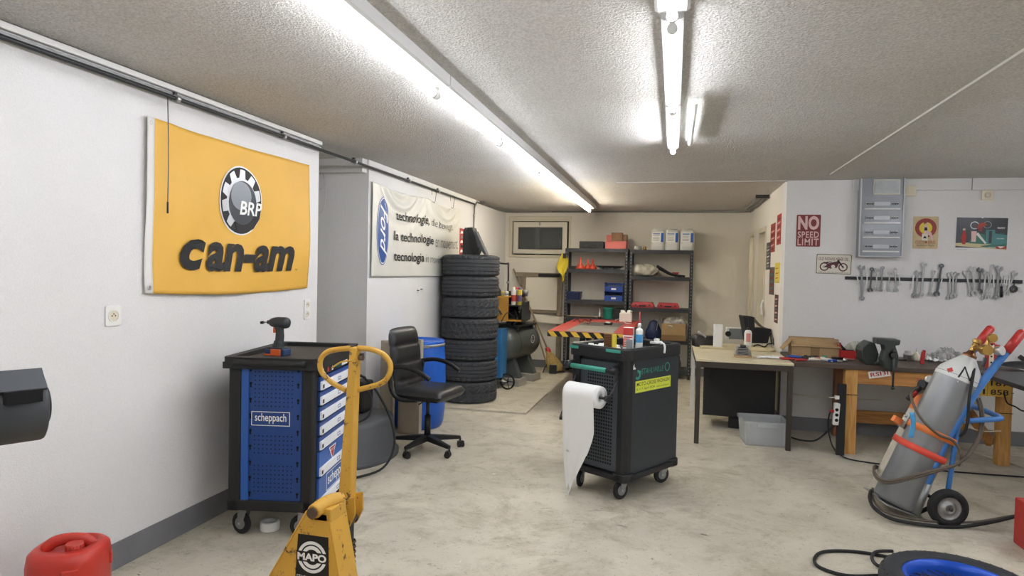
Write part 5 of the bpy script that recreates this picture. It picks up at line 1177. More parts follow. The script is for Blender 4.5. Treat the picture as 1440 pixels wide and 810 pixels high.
# crumpled white paper and oddments
def crumple(sx, sy, h_, mt, seed, n=16):
    r2 = random.Random(seed); g_ = [[r2.random() for _ in range(n+1)] for _ in range(n+1)]
    q = M(); q.surf(lambda u, v: Vector(((u-.5)*sx*(1+.08*math.sin(9*v+seed)), (v-.5)*sy*(1+.08*math.sin(7*u+seed)), .003+h_*g_[int(round(u*n))][int(round(v*n))]*(.4+.6*math.sin(PI*u)*math.sin(PI*v)))), n, n, mt, sm=False); return q
q = crumple(.28, .16, .05, 'paper_white', 5); tbuild(q, 'crumpled_paper', 'crumpled white paper at the left end of the dark tool trolley top', 'paper', -.06, -.19, 8)
q = crumple(.16, .10, .04, 'white_paint', 8, 10); tbuild(q, 'plastic_wrapper', 'pale crumpled plastic wrapper at the far left corner of the trolley top', 'wrapper', -.13, -.05, 30)
q = M(); q.cyl((0, 0, 0), (0, 0, .045), .019, 'white_plastic'); tbuild(q, 'round_cap', 'white round cap standing on the left of the trolley top', 'cap', -.14, -.235)
q = M(); q.tube([(0, 0, .008), (.05, .02, .012), (.12, .02, .01), (.17, -.01, .008)], .006, 'dark_steel', 8); q.box((.18, -.01, .01), (.04, .02, .018), 'black_plastic'); tbuild(q, 'screwdriver', 'dark screwdriver lying at the left end of the trolley top', 'screwdriver', -.20, -.12, 20)
t = thing('white_clip', 'white plastic clamp hanging over the right rim of the dark tool trolley', 'clamp', X=XT @ T(w-.02, .08, ZR))
q = M(); q.box((-.02, 0, .012), (.09, .022, .016), 'white_plastic', rz=10); q.tube([(.0, -.03, .012), (.01, .01, .02), (-.01, .05, .014)], .008, 'white_plastic', 8); q.tube([(.02, 0, .014), (.042, .0, .008), (.052, -.003, -.02), (.05, -.006, -.055)], .008, 'white_plastic', 8); q.box((-.03, .02, .03), (.03, .03, .022), 'white_plastic'); q.build('clamp_body', t, bevel=.002)
q = M(); q.tube([(0, 0, .006), (.03, .06, .01), (.0, .14, .008), (-.05, .19, .01)], .004, 'steel', 8); tbuild(q, 'wire_piece', 'short bright wire piece lying in the right half of the trolley tray', 'wire', .13, .05)
for k, (x_, y_, a_, lb) in enumerate(((.03, .05, 35, 'dark open spanner lying in the middle of the trolley tray'), (-.05, .18, -20, 'dark open spanner lying in the far part of the trolley tray'))):
    q = M(); q.box((0, 0, .004), (.15, .012, .006), 'dark_steel'); q.prism(arc_band(.085, 0, .009, .019, 30, 330), 0, .008, 'dark_steel'); q.prism(arc_band(-.085, 0, .007, .015, 0, 360), 0, .008, 'dark_steel'); tbuild(q, 'spanner', lb, 'spanner', x_, y_, a_)

# ================================================================ DESK
mat('desk_frame', '423a33', .5, .2); mat('desk_top', 'd5c9a8', .45, var=.06, vs=6, wear='b5a582', wamt=.36, ws=5); mat('desk_edge', '4a3f35', .6)
X0, X1, Y0_, Y1_ = .215, 1.045, 6.10, 7.62; zt = .775
t = thing('work_desk', 'desk with cream top and dark brown steel frame beside the workbench', 'desk', ((X0+X1)/2, (Y0_+Y1_)/2, 0)); w, l = (X1-X0)/2, (Y1_-Y0_)/2
q = M(); q.bb(-w, w, -l, l, zt-.022, zt, 'desk_top'); q.build('tabletop', t, bevel=.003)
q = M(); q.bb(-w+.005, w-.005, -l+.004, -l+.044, zt-.075, zt-.022, 'desk_frame').bb(-w+.005, w-.005, l-.044, l-.004, zt-.075, zt-.022, 'desk_frame').bb(-w+.005, -w+.045, -l, l, zt-.075, zt-.022, 'desk_frame').bb(w-.045, w-.005, -l, l, zt-.075, zt-.022, 'desk_frame'); q.build('apron', t, bevel=.002)
for sx in (-1, 1):
    for sy in (-1, 1):
        q = M(); x_, y_ = sx*(w-.025), sy*(l-.025); q.bb(x_-.021, x_+.021, y_-.021, y_+.021, 0, zt-.022, 'white_paint' if (sx < 0 and sy > 0) else 'desk_frame'); q.build('leg', t, bevel=.003)
mat('cab_dark', '1c1d1f', .5)
c0, c1 = A(984, 568, 2, .11), A(1093, 584, 2, .11)
t = thing('drawer_cabinet', 'black steel drawer cabinet standing under the cream topped desk', 'cabinet', ((c0.x+c1.x)/2-.035, 6.80, 0), math.degrees(math.atan2(c1.y-c0.y, c1.x-c0.x))*.2)
wc = .34
q = M(); q.bb(-wc, wc, 0, .40, .12, .69, 'cab_dark'); q.bb(-wc+.25, wc, .04, .38, 0, .12, 'black_plastic'); q.build('body', t, bevel=.004)
q = M(); q.bb(-wc+.01, wc-.01, -.012, 0, .13, .68, 'cab_dark'); q.bb(-wc+.05, -wc+.065, -.02, -.012, .45, .60, 'black_plastic'); q.build('front_panel', t, bevel=.003)
# plastic bin under the desk
mat('bin_clear', 'd5dadb', .2, alpha=.55, var=.04)
p0, p1 = A(1047, 626, 2, 0), A(1104, 629, 2, 0)
t = thing('plastic_box', 'empty translucent plastic storage box on the floor under the desk', 'box', ((p0.x+p1.x)/2, p0.y+.18, 0), math.degrees(math.atan2(p1.y-p0.y, p1.x-p0.x))-2)
wb = (p1-p0).length/2+.0; op = rrect(2*wb, .32, .03)
q = M(); lv = [(1.0, 0), (1.02, .01), (1.10, .20), (1.17, .202), (1.17, .222), (1.12, .222), (1.08, .20), (.99, .014)]
n_ = len(op); q.add([(p_[0]*s_, p_[1]*s_, z_) for s_, z_ in lv for p_ in op], [(j*n_+i, j*n_+(i+1) % n_, (j+1)*n_+(i+1) % n_, (j+1)*n_+i) for j in range(7) for i in range(n_)]+[tuple(range(n_-1, -1, -1)), tuple(range(7*n_, 8*n_))], 'bin_clear'); q.build('box_shell', t)
q = M(); q.bb(-.09, .09, -.19, -.186, .17, .215, 'bin_clear'); 
for x_ in (-wb*.8, wb*.8): q.box((x_, -.178, .10), (.012, .01, .18), 'bin_clear', rx=5)
q.build('rim_grip', t, bevel=.002)
# loose board on the desk
mat('board_cream', 'cdbf97', .7, var=.08, vs=8)
q = M(); q.prism([(-.37, -.05), (-.36, -.01), (.30, -.07), (.36, .0), (.37, .16), (.30, .36), (-.38, .30)], 0, .018, 'board_cream', T(.66, 7.0, zt+.001)); tag(q.build('loose_board', bevel=.003), 'rough cream board lying on the back half of the desk', 'board')
zt2 = zt+.02
DX = lambda px, py, z=zt: A(px, py, 2, z)
p = DX(1009, 490); t = thing('white_block', 'tall narrow white box standing on the left of the desk', 'box', p, 5)
q = M(); q.box((0, 0, .125), (.085, .06, .25), 'white_paint'); q.build('block_body', t, bevel=.004)
t = thing('projector', 'grey and white projector standing at the back of the desk', 'projector', DX(1037, 476.5, zt2)+Vector((0, -.02, 0)), 0)
q = M(); q.box((0, 0, .065), (.26, .2, .12), 'can_grey'); q.box((-.12, -.0, .065), (.03, .205, .125), 'white_plastic'); q.box((0, 0, .13), (.26, .2, .006), 'white_plastic'); q.build('housing', t, bevel=.008)
q = M(); q.cyl((-.115, -.08, .065), (-.115, -.112, .065), .032, 'black_plastic', n=20); q.build('lens', t)
t = thing('black_bag', 'open black bag with net pocket at the back of the desk', 'bag', DX(1066, 482, zt2)+Vector((-.03, 0, 0)), 10)
q = M(); vs_ = [(-.10, -.06, 0), (.12, -.06, 0), (.12, .10, 0), (-.10, .10, 0), (-.16, -.08, .30), (.15, -.08, .16), (.15, .12, .16), (-.16, .12, .30), (-.04, -.08, .29), (-.03, -.08, .17), (-.04, .12, .29), (-.03, .12, .17)]
q.add(vs_, [(3, 2, 1, 0), (0, 9, 8, 4), (0, 1, 5, 9), (1, 2, 6, 5), (2, 3, 11, 6), (3, 7, 10, 11), (3, 0, 4, 7), (4, 8, 10, 7), (8, 9, 11, 10), (9, 5, 6, 11)], 'bag_black'); q.build('bag_body', t, bevel=.008)
mat('net_grey', '8a8880', .6, alpha=.75, bump=.5, bs=90)
q = M(); q.surf(lambda u, v: Vector((-.04+.19*u, -.07+.17*v, .29-.13*u-.035*math.sin(PI*u)*(1+.3*math.sin(9*v)))), 14, 10, 'net_grey'); q.build('net', t)
p = DX(1051.5, 487, zt2); t = thing('spray_bottle', 'white bottle with pink label and black nozzle on the desk', 'bottle', p)
q = M(); q.lathe([(0, 0), (.036, 0), (.038, .005), (.038, .14), (.03, .165), (.012, .175), (0, .176)], 'white_plastic', 26); q.build('bottle_body', t)
q = M(); q.lathe([(.014, .172), (.016, .19), (.009, .20), (.003, .205), (.002, .32), (0, .32)], 'black_plastic', 14); q.build('nozzle', t)
mat('label_pink', 'd9908a', .5); q = M(); q.surf(lambda u, v: Vector((.0386*math.cos(R(-125+70*u)), .0386*math.sin(R(-125+70*u)), .05+.09*v)), 8, 1, 'label_pink'); q.build('label', t)
p = DX(1045, 503); t = thing('cylinder_head', 'small finned metal engine cylinder head on a wooden piece at the front of the desk', 'engine part', p+Vector((0, .04, 0)))
q = M(); q.box((0, 0, .01), (.15, .12, .02), 'cardboard'); q.build('wooden_base', t)
q = M()
for k in range(5): q.box((0, 0, .027+.014*k), (.15-.006*k, .12-.006*k, .005), 'steel')
q.box((0, 0, .055), (.09, .08, .07), 'dark_steel'); q.cyl((0, 0, .09), (0, 0, .115), .03, 'dark_steel'); q.box((0, 0, .105), (.1, .03, .014), 'steel'); q.box((-.05, .02, .095), (.02, .03, .03), 'steel'); q.build('finned_head', t, bevel=.002)
q = crumple(.26, .13, .02, 'paper_white', 21, 12); q.v = [v+DX(1086, 505)+Vector((0, .07, .001)) for v in q.v]; tag(q.build('crumpled_paper'), 'crumpled white printed paper at the front right corner of the desk', 'paper')
q = M(); a_ = [DX(1060, 488, zt2), DX(1066, 486, zt2), DX(1075, 489, zt2), DX(1080, 485, zt2), DX(1086, 484, zt2), DX(1086, 480, zt2)]
q.tube([v+Vector((0, 0, .009)) for v in a_], .007, 'rubber', 8); q.tube([DX(1085, 484, zt2)+Vector((0, 0, .008)), DX(1083, 482, zt2)+Vector((0, 0, .09)), DX(1086, 483, zt2)+Vector((0, 0, .10)), DX(1088, 486, zt2)+Vector((0, 0, .008))], .005, 'rubber', 8)
tag(q.build('black_cable'), 'tangled black cable and plug on the board at the back of the desk', 'cable')
q = M(); q.box((0, 0, .03), (.09, .07, .055), 'cream_plastic', rx=10); q.v = [v+DX(1071, 481, zt2)+Vector((0, -.06, .001)) for v in q.v]; tag(q.build('paper_scrap', bevel=.004), 'small folded yellowish card in front of the black bag', 'card')
t = thing('camera_tripod_head', 'dark grey machine part at the far left corner of the desk', 'machine part', DX(985, 486)+Vector((.02, -.06, 0)), 15)
q = M(); q.box((0, 0, .04), (.20, .14, .08), 'dark_steel'); q.cyl((-.05, -.08, .07), (-.05, .08, .07), .055, 'dark_steel'); q.box((.08, 0, .09), (.08, .1, .05), 'dark_plastic'); q.cyl((.02, -.05, .1), (-.06, -.02, .16), .012, 'steel'); q.build('casting', t, bevel=.008); t.name = 'machine_vise_part'

# ================================================================ WORKBENCH
wood('bench_wood', 'b3803f', 'd2a25c', 2, .6, 5); wood('bench_rail_wood', 'a06c38', 'c28c4c', 0, .6, 5); wood('bench_red_wood', '7f5034', '9c6844', 2, .6, 5); mat('bench_top', '4f4137', .55, var=.25, vs=5)
bx0, bx1, byf, byb, bz = 1.06, 2.92, 6.15, 6.97, .785
t = thing('workbench', 'long wooden workbench with dark worn top along the right wall', 'workbench', ((bx0+bx1)/2, (byf+byb)/2, 0)); mx, my = (bx0+bx1)/2, (byf+byb)/2
LB_ = lambda x, y: (x-mx, y-my)
def bbl(q, x0, x1, y0, y1, z0, z1, mt): q.bb(x0-mx, x1-mx, y0-my, y1-my, z0, z1, mt)
q = M(); bbl(q, bx0, bx1, byf, byb, bz-.04, bz, 'bench_top'); q.build('bench_top', t, bevel=.004)
for x0_, x1_, y0_, mt in ((1.475, 1.575, 6.17, 'bench_wood'), (1.545, 1.645, 6.84, 'bench_red_wood'), (2.66, 2.75, 6.19, 'bench_wood'), (2.46, 2.54, 6.84, 'bench_red_wood')):
    q = M(); bbl(q, x0_, x1_, y0_, y0_+.09, 0, bz-.04, mt); q.build('leg', t, bevel=.004)
q = M(); bbl(q, 1.575, 2.66, 6.175, 6.215, .62, bz-.04, 'bench_rail_wood'); q.build('rail', t, bevel=.003); q = M(); bbl(q, 1.575, 2.70, 6.87, 6.91, .14, .26, 'bench_rail_wood'); q.build('rail', t, bevel=.003)
q = M(); q.box((2.62-mx, 6.53-my, .30), (.04, .62, .09), 'bench_rail_wood', rx=22); q.build('brace', t, bevel=.003)
q = M(); bbl(q, 1.475, 1.575, 6.165, 6.17, .52, .525, 'black_ink'); bbl(q, 2.655, 2.755, 6.185, 6.19, .44, .445, 'black_ink'); bbl(q, 2.655, 2.755, 6.185, 6.19, .61, .615, 'black_ink'); q.build('cable_tie', t)
q = M(); Xg = frame((0, 6.174-my, 0), (1, 0, 0), (0, 0, 1))
for (x_, z_, w_, s_) in ((2.02, .665, .09, 'xx'), (2.16, .66, .16, 'Raz')): q = M(); q.text(s_, x_-mx, z_, w_, .03, 'red_ink', Xg, shear=.3, dz=.001, bold=-.01); q.build('red_scribble', t)
# small tilted plate
p = A(1237, 526, 1, 6.16); q = M(); Xg = frame((p.x, 6.172, p.z), (1, 0, .22), (-.22, 0, 1)); q.prism([(-.085, -.03), (.085, -.03), (.085, .03), (-.085, .03)], 0, .002, 'white_ink', Xg); q.text('RSI3I', -.07, -.018, .14, .036, 'red_ink', Xg, bold=.02, dz=.0024)
tag(q.build('sticker_plate'), 'small tilted white plate with red letters on the bench apron under the vise', 'plate')
# number plate board
mat('plate_yellow', 'd8ac3c', .5)
p = A(1391, 545, 1, 6.14); Xg = frame((p.x, 6.166, p.z), (1, 0, 0), (0, 0, 1)); q = M(); q.prism([(-.17, -.075), (.17, -.075), (.17, .075), (-.17, .075)], 0, .004, 'plate_yellow', Xg)
for s_, x_, z_ in (('51', -.15, .012), ('167', .02, .012), ('161', -.15, -.062), ('858', .02, -.062)): q.text(s_, x_, z_, .13, .045, 'black_ink', Xg, bold=.015, dz=.0045)
q.prism([(-.004, -.075), (-.002, -.075), (-.002, .075), (-.004, .075)], .004, .0045, 'black_ink', Xg)
tag(q.build('number_plate'), 'yellow plate with black digits 161 858 fixed under the bench edge behind the cylinders', 'plate')
ZB = bz+.0005
def BX(px, py, z=bz):
    v = A(px, py, 2, z); v.y = min(v.y, 6.62); v.x = A(px, py, 1, v.y).x; return v
# cardboard box
t = thing('cardboard_box', 'open brown cardboard box with folded flaps on the workbench beside the desk', 'box', BX(1146, 499)+Vector((.0, .10, 0)), -2)
q = M(); w_, d_, h_ = .205, .12, .17
q.bb(-w_, w_, -d_, -d_+.005, 0, .11, 'cardboard').bb(-w_, w_, d_-.005, d_, 0, h_, 'cardboard').bb(-w_, -w_+.005, -d_, d_, 0, h_-.02, 'cardboard').bb(w_-.005, w_, -d_, d_, 0, h_-.02, 'cardboard').bb(-w_, w_, -d_, d_, 0, .006, 'cardboard'); q.bb(-.04, .04, -d_-.001, -d_, 0, .11, 'cardboard_dark'); q.build('box_walls', t, bevel=.002)
q = M(); q.surf(lambda u, v: Vector((-w_-.01+2*(w_+.01)*u, -d_-.01+(.10)*v, .095+.075*v)), 2, 2, 'cardboard'); q.build('front_flap', t, solid=.005)
for sx in (-1, 1):
    q = M(); q.surf(lambda u, v: Vector((sx*(w_+.08*v), -d_+2*d_*u*.9, h_-.02-.09*v*(1 if sx > 0 else 1.1))), 2, 2, 'cardboard' if sx < 0 else 'cab_dark'); q.build('side_flap', t, solid=.005)
# scattered hand tools
rnd = random.Random(5)
def handtool(px, py, ang, col_, kind, lab, nm):
    p = BX(px, py); t = thing(nm, lab, nm.replace('_', ' '), p, ang, 'hand tools scattered on the workbench')
    if kind == 's':
        M().cyl((-.10, 0, .012), (0, 0, .012), .012, col_, r1=.010, n=10).build('handle', t); M().cyl((0, 0, .012), (.10, 0, .008), .004, 'steel', n=8).build('blade', t)
    elif kind == 'p':
        for s_ in (-1, 1): M().tube([(-.12, .03*s_, .01), (-.06, .028*s_, .01), (0, .004*s_, .01)], .008, col_, 8).build('grip', t)
        M().prism([(0, -.012), (.035, -.014), (.07, -.003), (.07, .003), (.035, .014), (0, .012)], .004, .016, 'dark_steel').build('jaws', t)
    elif kind == 'r':
        M().cyl((-.09, 0, .012), (-.01, 0, .012), .012, col_, n=10).build('handle', t); M().cyl((-.01, 0, .012), (.08, 0, .012), .007, 'steel', n=10).cyl((.09, 0, .002), (.09, 0, .028), .018, 'steel', n=14).build('ratchet_head', t)
spec_ = [(1117, 506, 10, 'red_plastic', 'p', 'red handled pliers at the left end of the bench top, by the desk corner', 'pliers'), (1128, 504, -30, 'blue_plastic', 'p', 'blue handled pliers in front of the cardboard box', 'pliers'), (1134, 508, 15, 'red_plastic', 's', 'red screwdriver in front of the cardboard box', 'screwdriver'), (1142, 505, -12, 'black_plastic', 'r', 'black handled ratchet in front of the cardboard box', 'ratchet'), (1150, 502, 25, 'dark_plastic', 'p', 'dark pliers close to the box at its right half', 'pliers'), (1154, 508, -25, 'cream_plastic', 's', 'cream handled screwdriver right of the ratchet', 'screwdriver'), (1162, 506, 8, 'red_plastic', 'p', 'red handled pliers right of the box middle', 'pliers'), (1169, 508, -40, 'white_plastic', 's', 'white handled screwdriver near the blue one', 'screwdriver'), (1172, 503, 12, 'teal_paint', 's', 'teal handled screwdriver near the red plastic box', 'screwdriver'), (1177, 509, 30, 'blue_plastic', 'r', 'blue handled ratchet left of the red plastic box', 'ratchet'), (1186, 506, -8, 'black_plastic', 's', 'black screwdriver just left of the red plastic box', 'screwdriver'), (1160, 501, -5, 'dark_steel', 's', 'dark steel punch by the right flap of the box', 'punch')]
for s_ in spec_: handtool(*s_)
t = thing('red_box', 'small open red plastic box on the workbench left of the vise', 'box', BX(1193, 505)+Vector((0, .03, 0)), -5)
q = M(); q.bb(-.06, .06, -.045, .045, 0, .08, 'red_plastic'); q.bb(-.052, .052, -.037, .037, .08, .081, 'hole'); q.build('box_body', t, bevel=.003); M().prism([(-.10, .0), (-.06, .0), (-.06, .15), (-.09, .13)], -.02, .02, 'red_plastic', frame((0, 0, 0), (1, 0, 0), (0, 0, 1))).build('open_lid', t, bevel=.004)
q = bag(-.11, .11, 0, .13, .14, 'clear_bag', 14, 0); q.v = [v+BX(1214, 500)+Vector((.0, .2, .001)) for v in q.v]; tag(q.build('plastic_bag'), 'crumpled transparent plastic bag behind the vise on the workbench', 'bag')
# bench vise
mat('vise_green', '3c423f', .45, .3, var=.15, vs=12)
vp = A(1246, 505, 1, 6.22)
t = thing('bench_vise', 'heavy dark grey green bench vise bolted to the front of the workbench', 'vise', (vp.x, 6.26, bz), 0)
def vz(y): return A(1240, y, 1, 6.15).z-bz
def vx(x): return A(x, 500, 1, 6.15).x-vp.x
Xv = frame((0, -.14, 0), (1, 0, 0), (0, 0, 1))
q = M(); q.prism([(vx(1228), vz(475)), (vx(1228.5), vz(483)), (vx(1238), vz(484)), (vx(1240), vz(492)), (vx(1236), vz(505)), (vx(1240), vz(516)), (vx(1250), vz(520)), (vx(1258), vz(514)), (vx(1259), vz(498)), (vx(1254), vz(484)), (vx(1260), vz(483)), (vx(1261), vz(476))], -.06, .06, 'vise_green', Xv); q.build('front_jaw', t, bevel=.008)
q = M(); q.prism([(vx(1214), vz(496)), (vx(1216), vz(490)), (vx(1226), vz(482)), (vx(1234), vz(484)), (vx(1240), vz(500)), (vx(1236), vz(515)), (vx(1224), vz(518)), (vx(1216), vz(508))], -.30, -.10, 'vise_green', Xv); q.build('fixed_body', t, bevel=.012)
q = M(); q.bb(vx(1228), vx(1261), -.07, -.058, vz(483), vz(474.5), 'steel'); q.build('jaw_plate', t, bevel=.002)
q = M(); c = Vector((vx(1251), -.20, vz(497))); q.cyl(c, c+Vector((0, .1, 0)), .034, 'vise_green', n=24); q.cyl(c-Vector((0, .035, 0)), c, .024, 'dark_steel', n=20); q.build('spindle', t, bevel=.003)
q = M(); q.cyl(c+Vector((0, -.022, .03)), c+Vector((0, -.022, -.27)), .0085, 'dark_steel', n=12); q.ball(c+Vector((0, -.022, -.275)), .015, 'dark_steel', 8); q.ball(c+Vector((0, -.022, .034)), .014, 'dark_steel', 8); q.build('tommy_bar', t)
q = M(); q.cyl((-.05, .05, 0), (-.05, .05, .03), .1, 'vise_green', n=24); q.build('swivel_base', t, bevel=.004)
# bits along the bench
t = thing('metal_socket', 'shiny steel cup shaped part right of the vise on the workbench', 'steel part', BX(1280.5, 508)+Vector((0, .08, 0)))
M().lathe([(0, 0), (.035, 0), (.035, .05), (.038, .052), (.038, .062), (.026, .065), (.024, .09), (.0, .09)], 'steel', 28).build('cup', t)
t = thing('white_funnel', 'small white bottle tipped beside the red spray nozzle on the bench', 'bottle', BX(1294, 505)+Vector((0, .10, 0)))
M().lathe([(0, 0), (.03, 0), (.034, .02), (.03, .05), (.012, .075), (.010, .085), (0, .085)], 'cream_plastic', 22).build('bottle_body', t); M().cyl((0, 0, .08), (0, 0, .12), .005, 'steel', n=8).build('tip', t); t.name = 'small_bottle'
q = M(); q.box((0, 0, .03), (.03, .025, .11), 'red_plastic', ry=6); q.box((.01, 0, .09), (.02, .03, .02), 'red_plastic'); q.v = [v+BX(1300, 513)+Vector((0, .05, .026)) for v in q.v]; tag(q.build('red_clamp', bevel=.004), 'small bright red clamp standing on the bench edge right of the vise', 'clamp')
for k, (px, py, a_, lb) in enumerate(((1268, 508, 5, 'steel rod lying between vise and steel cup'), (1262, 503, -6, 'thin dark file lying right of the vise'))):
    q = M(); q.cyl((-.09, 0, .008), (.09, 0, .008), .007, ['steel', 'dark_steel'][k], n=10); q.v = [T(*(BX(px, py)+Vector((0, .05, 0)))) @ rotm(0, 0, a_) @ v for v in q.v]; tag(q.build('metal_rod'), lb, 'rod')
q = crumple(.34, .18, .15, 'foil_bag', 31, 14); q.v = [v+BX(1345, 499)+Vector((0, .16, .001)) for v in q.v]; tag(q.build('crumpled_foil'), 'heap of crumpled silvery foil on the bench behind the gas cylinders', 'foil')
q = crumple(.16, .12, .07, 'paper_white', 33, 10); q.v = [v+BX(1322, 503)+Vector((0, .12, .001)) for v in q.v]; tag(q.build('crumpled_paper'), 'crumpled white paper left of the silvery foil on the bench', 'paper')
q = M(); q.box((0, 0, .01), (.18, .09, .018), 'bench_red_wood', rz=-30); q.v = [v+BX(1210, 505)+Vector((0, .05, 0.001)) for v in q.v]; tag(q.build('wood_offcut', bevel=.002), 'brown wood offcut on the bench left of the vise', 'wood')
# power strip board
p = FLR(1185, 640)
t = thing('black_board', 'tall narrow black board leaning against the left bench leg', 'board', (1.44, 6.12, 0), 0)
M().box((0, 0, .31), (.065, .035, .62), 'cab_dark', rx=0).build('board_panel', t, bevel=.003)
t = thing('power_strip', 'white power strip with a red plug fixed on the black board at the bench leg', 'power strip', (1.395, 6.10, .26))
q = M(); q.box((0, 0, .10), (.045, .05, .19), 'white_plastic', ry=3); q.build('strip_body', t, bevel=.006)
q = M(); q.box((-.035, -.01, .125), (.04, .025, .022), 'red_plastic'); q.build('red_plug', t, bevel=.004)
q = M(); q.box((.0, -.01, .245), (.035, .03, .03), 'white_plastic'); q.cyl((-.01, -.01, .245), (-.06, -.01, .238), .005, 'white_plastic', n=8); q.build('white_plug', t, bevel=.004)
q = M()
for k in range(3): q.cyl((0.0, -.0255, .05+.045*k), (0.0, -.028, .05+.045*k), .014, 'hole', n=14)
q.build('outlet', t)
tag(M().tube([(1.385, 6.09, .26), (1.33, 6.1, .20), (1.24, 6.12, .11), (1.16, 6.3, .06), (1.12, 6.5, .03), (1.06, 6.68, .009), (.7, 6.70, .009)], .0075, 'rubber', 8).build('power_cable'), 'black power cable sagging from the white power strip to behind the desk leg', 'cable')
tag(M().tube([(1.355, 6.09, .385), (1.335, 6.08, .34), (1.335, 6.08, .22), (1.37, 6.05, .08), (1.45, 6.0, .012), (1.60, 5.92, .008), (1.85, 5.88, .008), (2.2, 5.85, .008), (3.2, 5.9, .008)], .006, 'rubber', 8).build('power_cable'), 'thin dark cable from the red plug running along the floor behind the trolley', 'cable')
tag(M().tube([(1.10, 6.98, .40), (1.2, 6.975, .36), (1.5, 6.975, .345), (1.65, 6.975, .34), (2.0, 6.97, .36)], .004, 'cream_plastic', 6).build('wall_cable'), 'thin cream cable sagging along the wall below the workbench', 'cable')
c = [FLR(1350, 628), FLR(1380, 640), FLR(1420, 652), FLR(1440, 658)]
tag(M().tube([v+Vector((0, 0, .006)) for v in c], .006, 'cream_plastic', 6).build('white_cable'), 'thin white cable on the floor behind the right bench leg', 'cable')
tag(M().tube([A(1348, 575, 1, 6.1), A(1360, 598, 1, 6.12), A(1380, 606, 1, 6.12), A(1408, 606, 1, 6.12)], .005, 'cream_plastic', 6).build('hanging_cable'), 'thin white cord hanging between the bench legs behind the hand truck', 'cord')
tag(M().tube([A(1412, 552, 1, 6.14), A(1416, 566, 1, 6.12), A(1428, 572, 1, 6.12), A(1440, 578, 1, 6.12), A(1452, 570, 1, 6.1)], .006, 'rubber', 8).build('hanging_cable'), 'black cord hanging around the right bench leg', 'cord')

# dark steel table at right
mat('steel_table', '3f4144', .4, .4, var=.1, vs=5)
t = thing('steel_table', 'dark steel table top sticking in at the right edge in front of the bench', 'table', (2.80, 5.48, 0))
q = M(); q.bb(-.38, .45, -.75, .66, .765, .80, 'steel_table'); q.build('table_top', t, bevel=.004)
for x_, y_ in ((.36, -.68), (.0, -.68), (.36, .60), (.10, .60)):
    M().bb(x_-.025, x_+.025, y_-.025, y_+.025, 0, .765, 'steel_table').build('leg', t, bevel=.003)
tz = .801
TX = lambda px, py: A(px, py, 2, tz)
p = TX(1397, 518); t = thing('electrode_box', 'tall red and cream carton with black symbols standing on the steel table', 'carton', p+Vector((.0, .03, 0)), 8)
hh = A(1397, 485, 1, p.y).z-tz
q = M(); q.box((0, 0, hh/2), (.085, .06, hh), 'red_ink'); q.build('carton_body', t, bevel=.001)
q = M(); q.prism([(-.0425, 0), (-.005, 0), (-.005, hh), (-.0425, hh)], 0, .001, 'cream_plastic', frame((0, -.03, 0), (1, 0, 0), (0, 0, 1)))
for k in range(4): q.prism(circ(-.024, .05+.05*k, .008, 8), .001, .0016, 'black_ink', frame((0, -.03, 0), (1, 0, 0), (0, 0, 1)))
q.box((-.01, 0, hh+.008), (.03, .04, .016), 'red_plastic'); q.build('printed_front', t)
q = M()
for k in range(4): q.tube([TX(1406+3*k, 508)+Vector((0, .25-.02*k, .02+.015*k)), TX(1420, 504)+Vector((0, .2, .05+.012*k)), TX(1434, 506)+Vector((0, .12, .04+.01*k)), TX(1446+2*k, 514)+Vector((0, .05, .02))], .010, 'rubber', 8)
tag(q.build('welding_cable'), 'bundle of black cables lying on the steel table at the right edge', 'cable')
t = thing('welding_mask', 'flat black object lying on the steel table at the right edge', 'tool', TX(1430, 519)+Vector((.06, .04, 0)))
q = M(); q.surf(lambda u, v: Vector((.20*(u-.5)*2*math.cos(PI*(v-.5)), .10*(v-.5)*2, .003+.06*math.sin(PI*v)*(1-(2*u-1)**2*.6))), 16, 12, 'black_plastic'); q.build('shell', t, solid=.004); t.name = 'black_cover'
# ================================================================ GAS CYLINDER HAND TRUCK
mat('truck_blue', '3e79bd', .4, var=.06, vs=14, wear='6f7478', wamt=.30, ws=25); mat('cyl_grey', '8c8e90', .4, .45, var=.10, vs=5); mat('cyl_white', 'd5d6d2', .45); mat('cyl_orange', 'd9783a', .5, var=.08); mat('cyl_cream', 'b9b2a2', .6, var=.1); mat('strap_red', 'd94a36', .6); mat('strap_orange', 'dd7a3a', .6); mat('hose_brown', '5a5044', .6)
P0 = Vector((1.692, 4.578, 0)); aY = Vector((-.14, .99, 0)).normalized(); aX = Vector((aY.y, -aY.x, 0))
rz = math.degrees(math.atan2(aX.y, aX.x)); XTR = Matrix.Translation(P0) @ rotm(0, 0, rz); XTI = XTR.inverted()
def AP(px, py, yl):     # pixel onto the vertical plane local y = yl, in truck coordinates
    d = CFW+CR_*((px-720)/CF)+CU_*((405-py)/CF); o = Vector((0, 0, CH)); t_ = (P0+aY*yl-o).dot(aY)/d.dot(aY)
    v = XTI @ (o+d*t_); return Vector((v.x, yl, v.z))
t = thing('hand_truck', 'blue steel hand truck with red grips carrying two gas cylinders', 'hand truck', P0, rz)
RP = [(1418, 491), (1376, 546), (1350, 588), (1318, 645), (1287, 722)]
near = [AP(x, y, .05) for x, y in RP]; far = [Vector((v.x, .36, v.z)) for v in near]
for r_ in (near, far):
    q = M(); q.tube(r_, .023, 'truck_blue', 16, k=5); q.build('rail', t)
g0, g1 = AP(1436, 469, .05), AP(1414.5, 495, .05)
for y_ in (.05, .36):
    a_ = Vector((g0.x, y_, g0.z)); b_ = Vector((g1.x, y_, g1.z))
    q = M(); q.cyl(a_, b_, .027, 'red_plastic', n=20); q.ball(a_, .027, 'red_plastic', 8); q.build('grip', t)
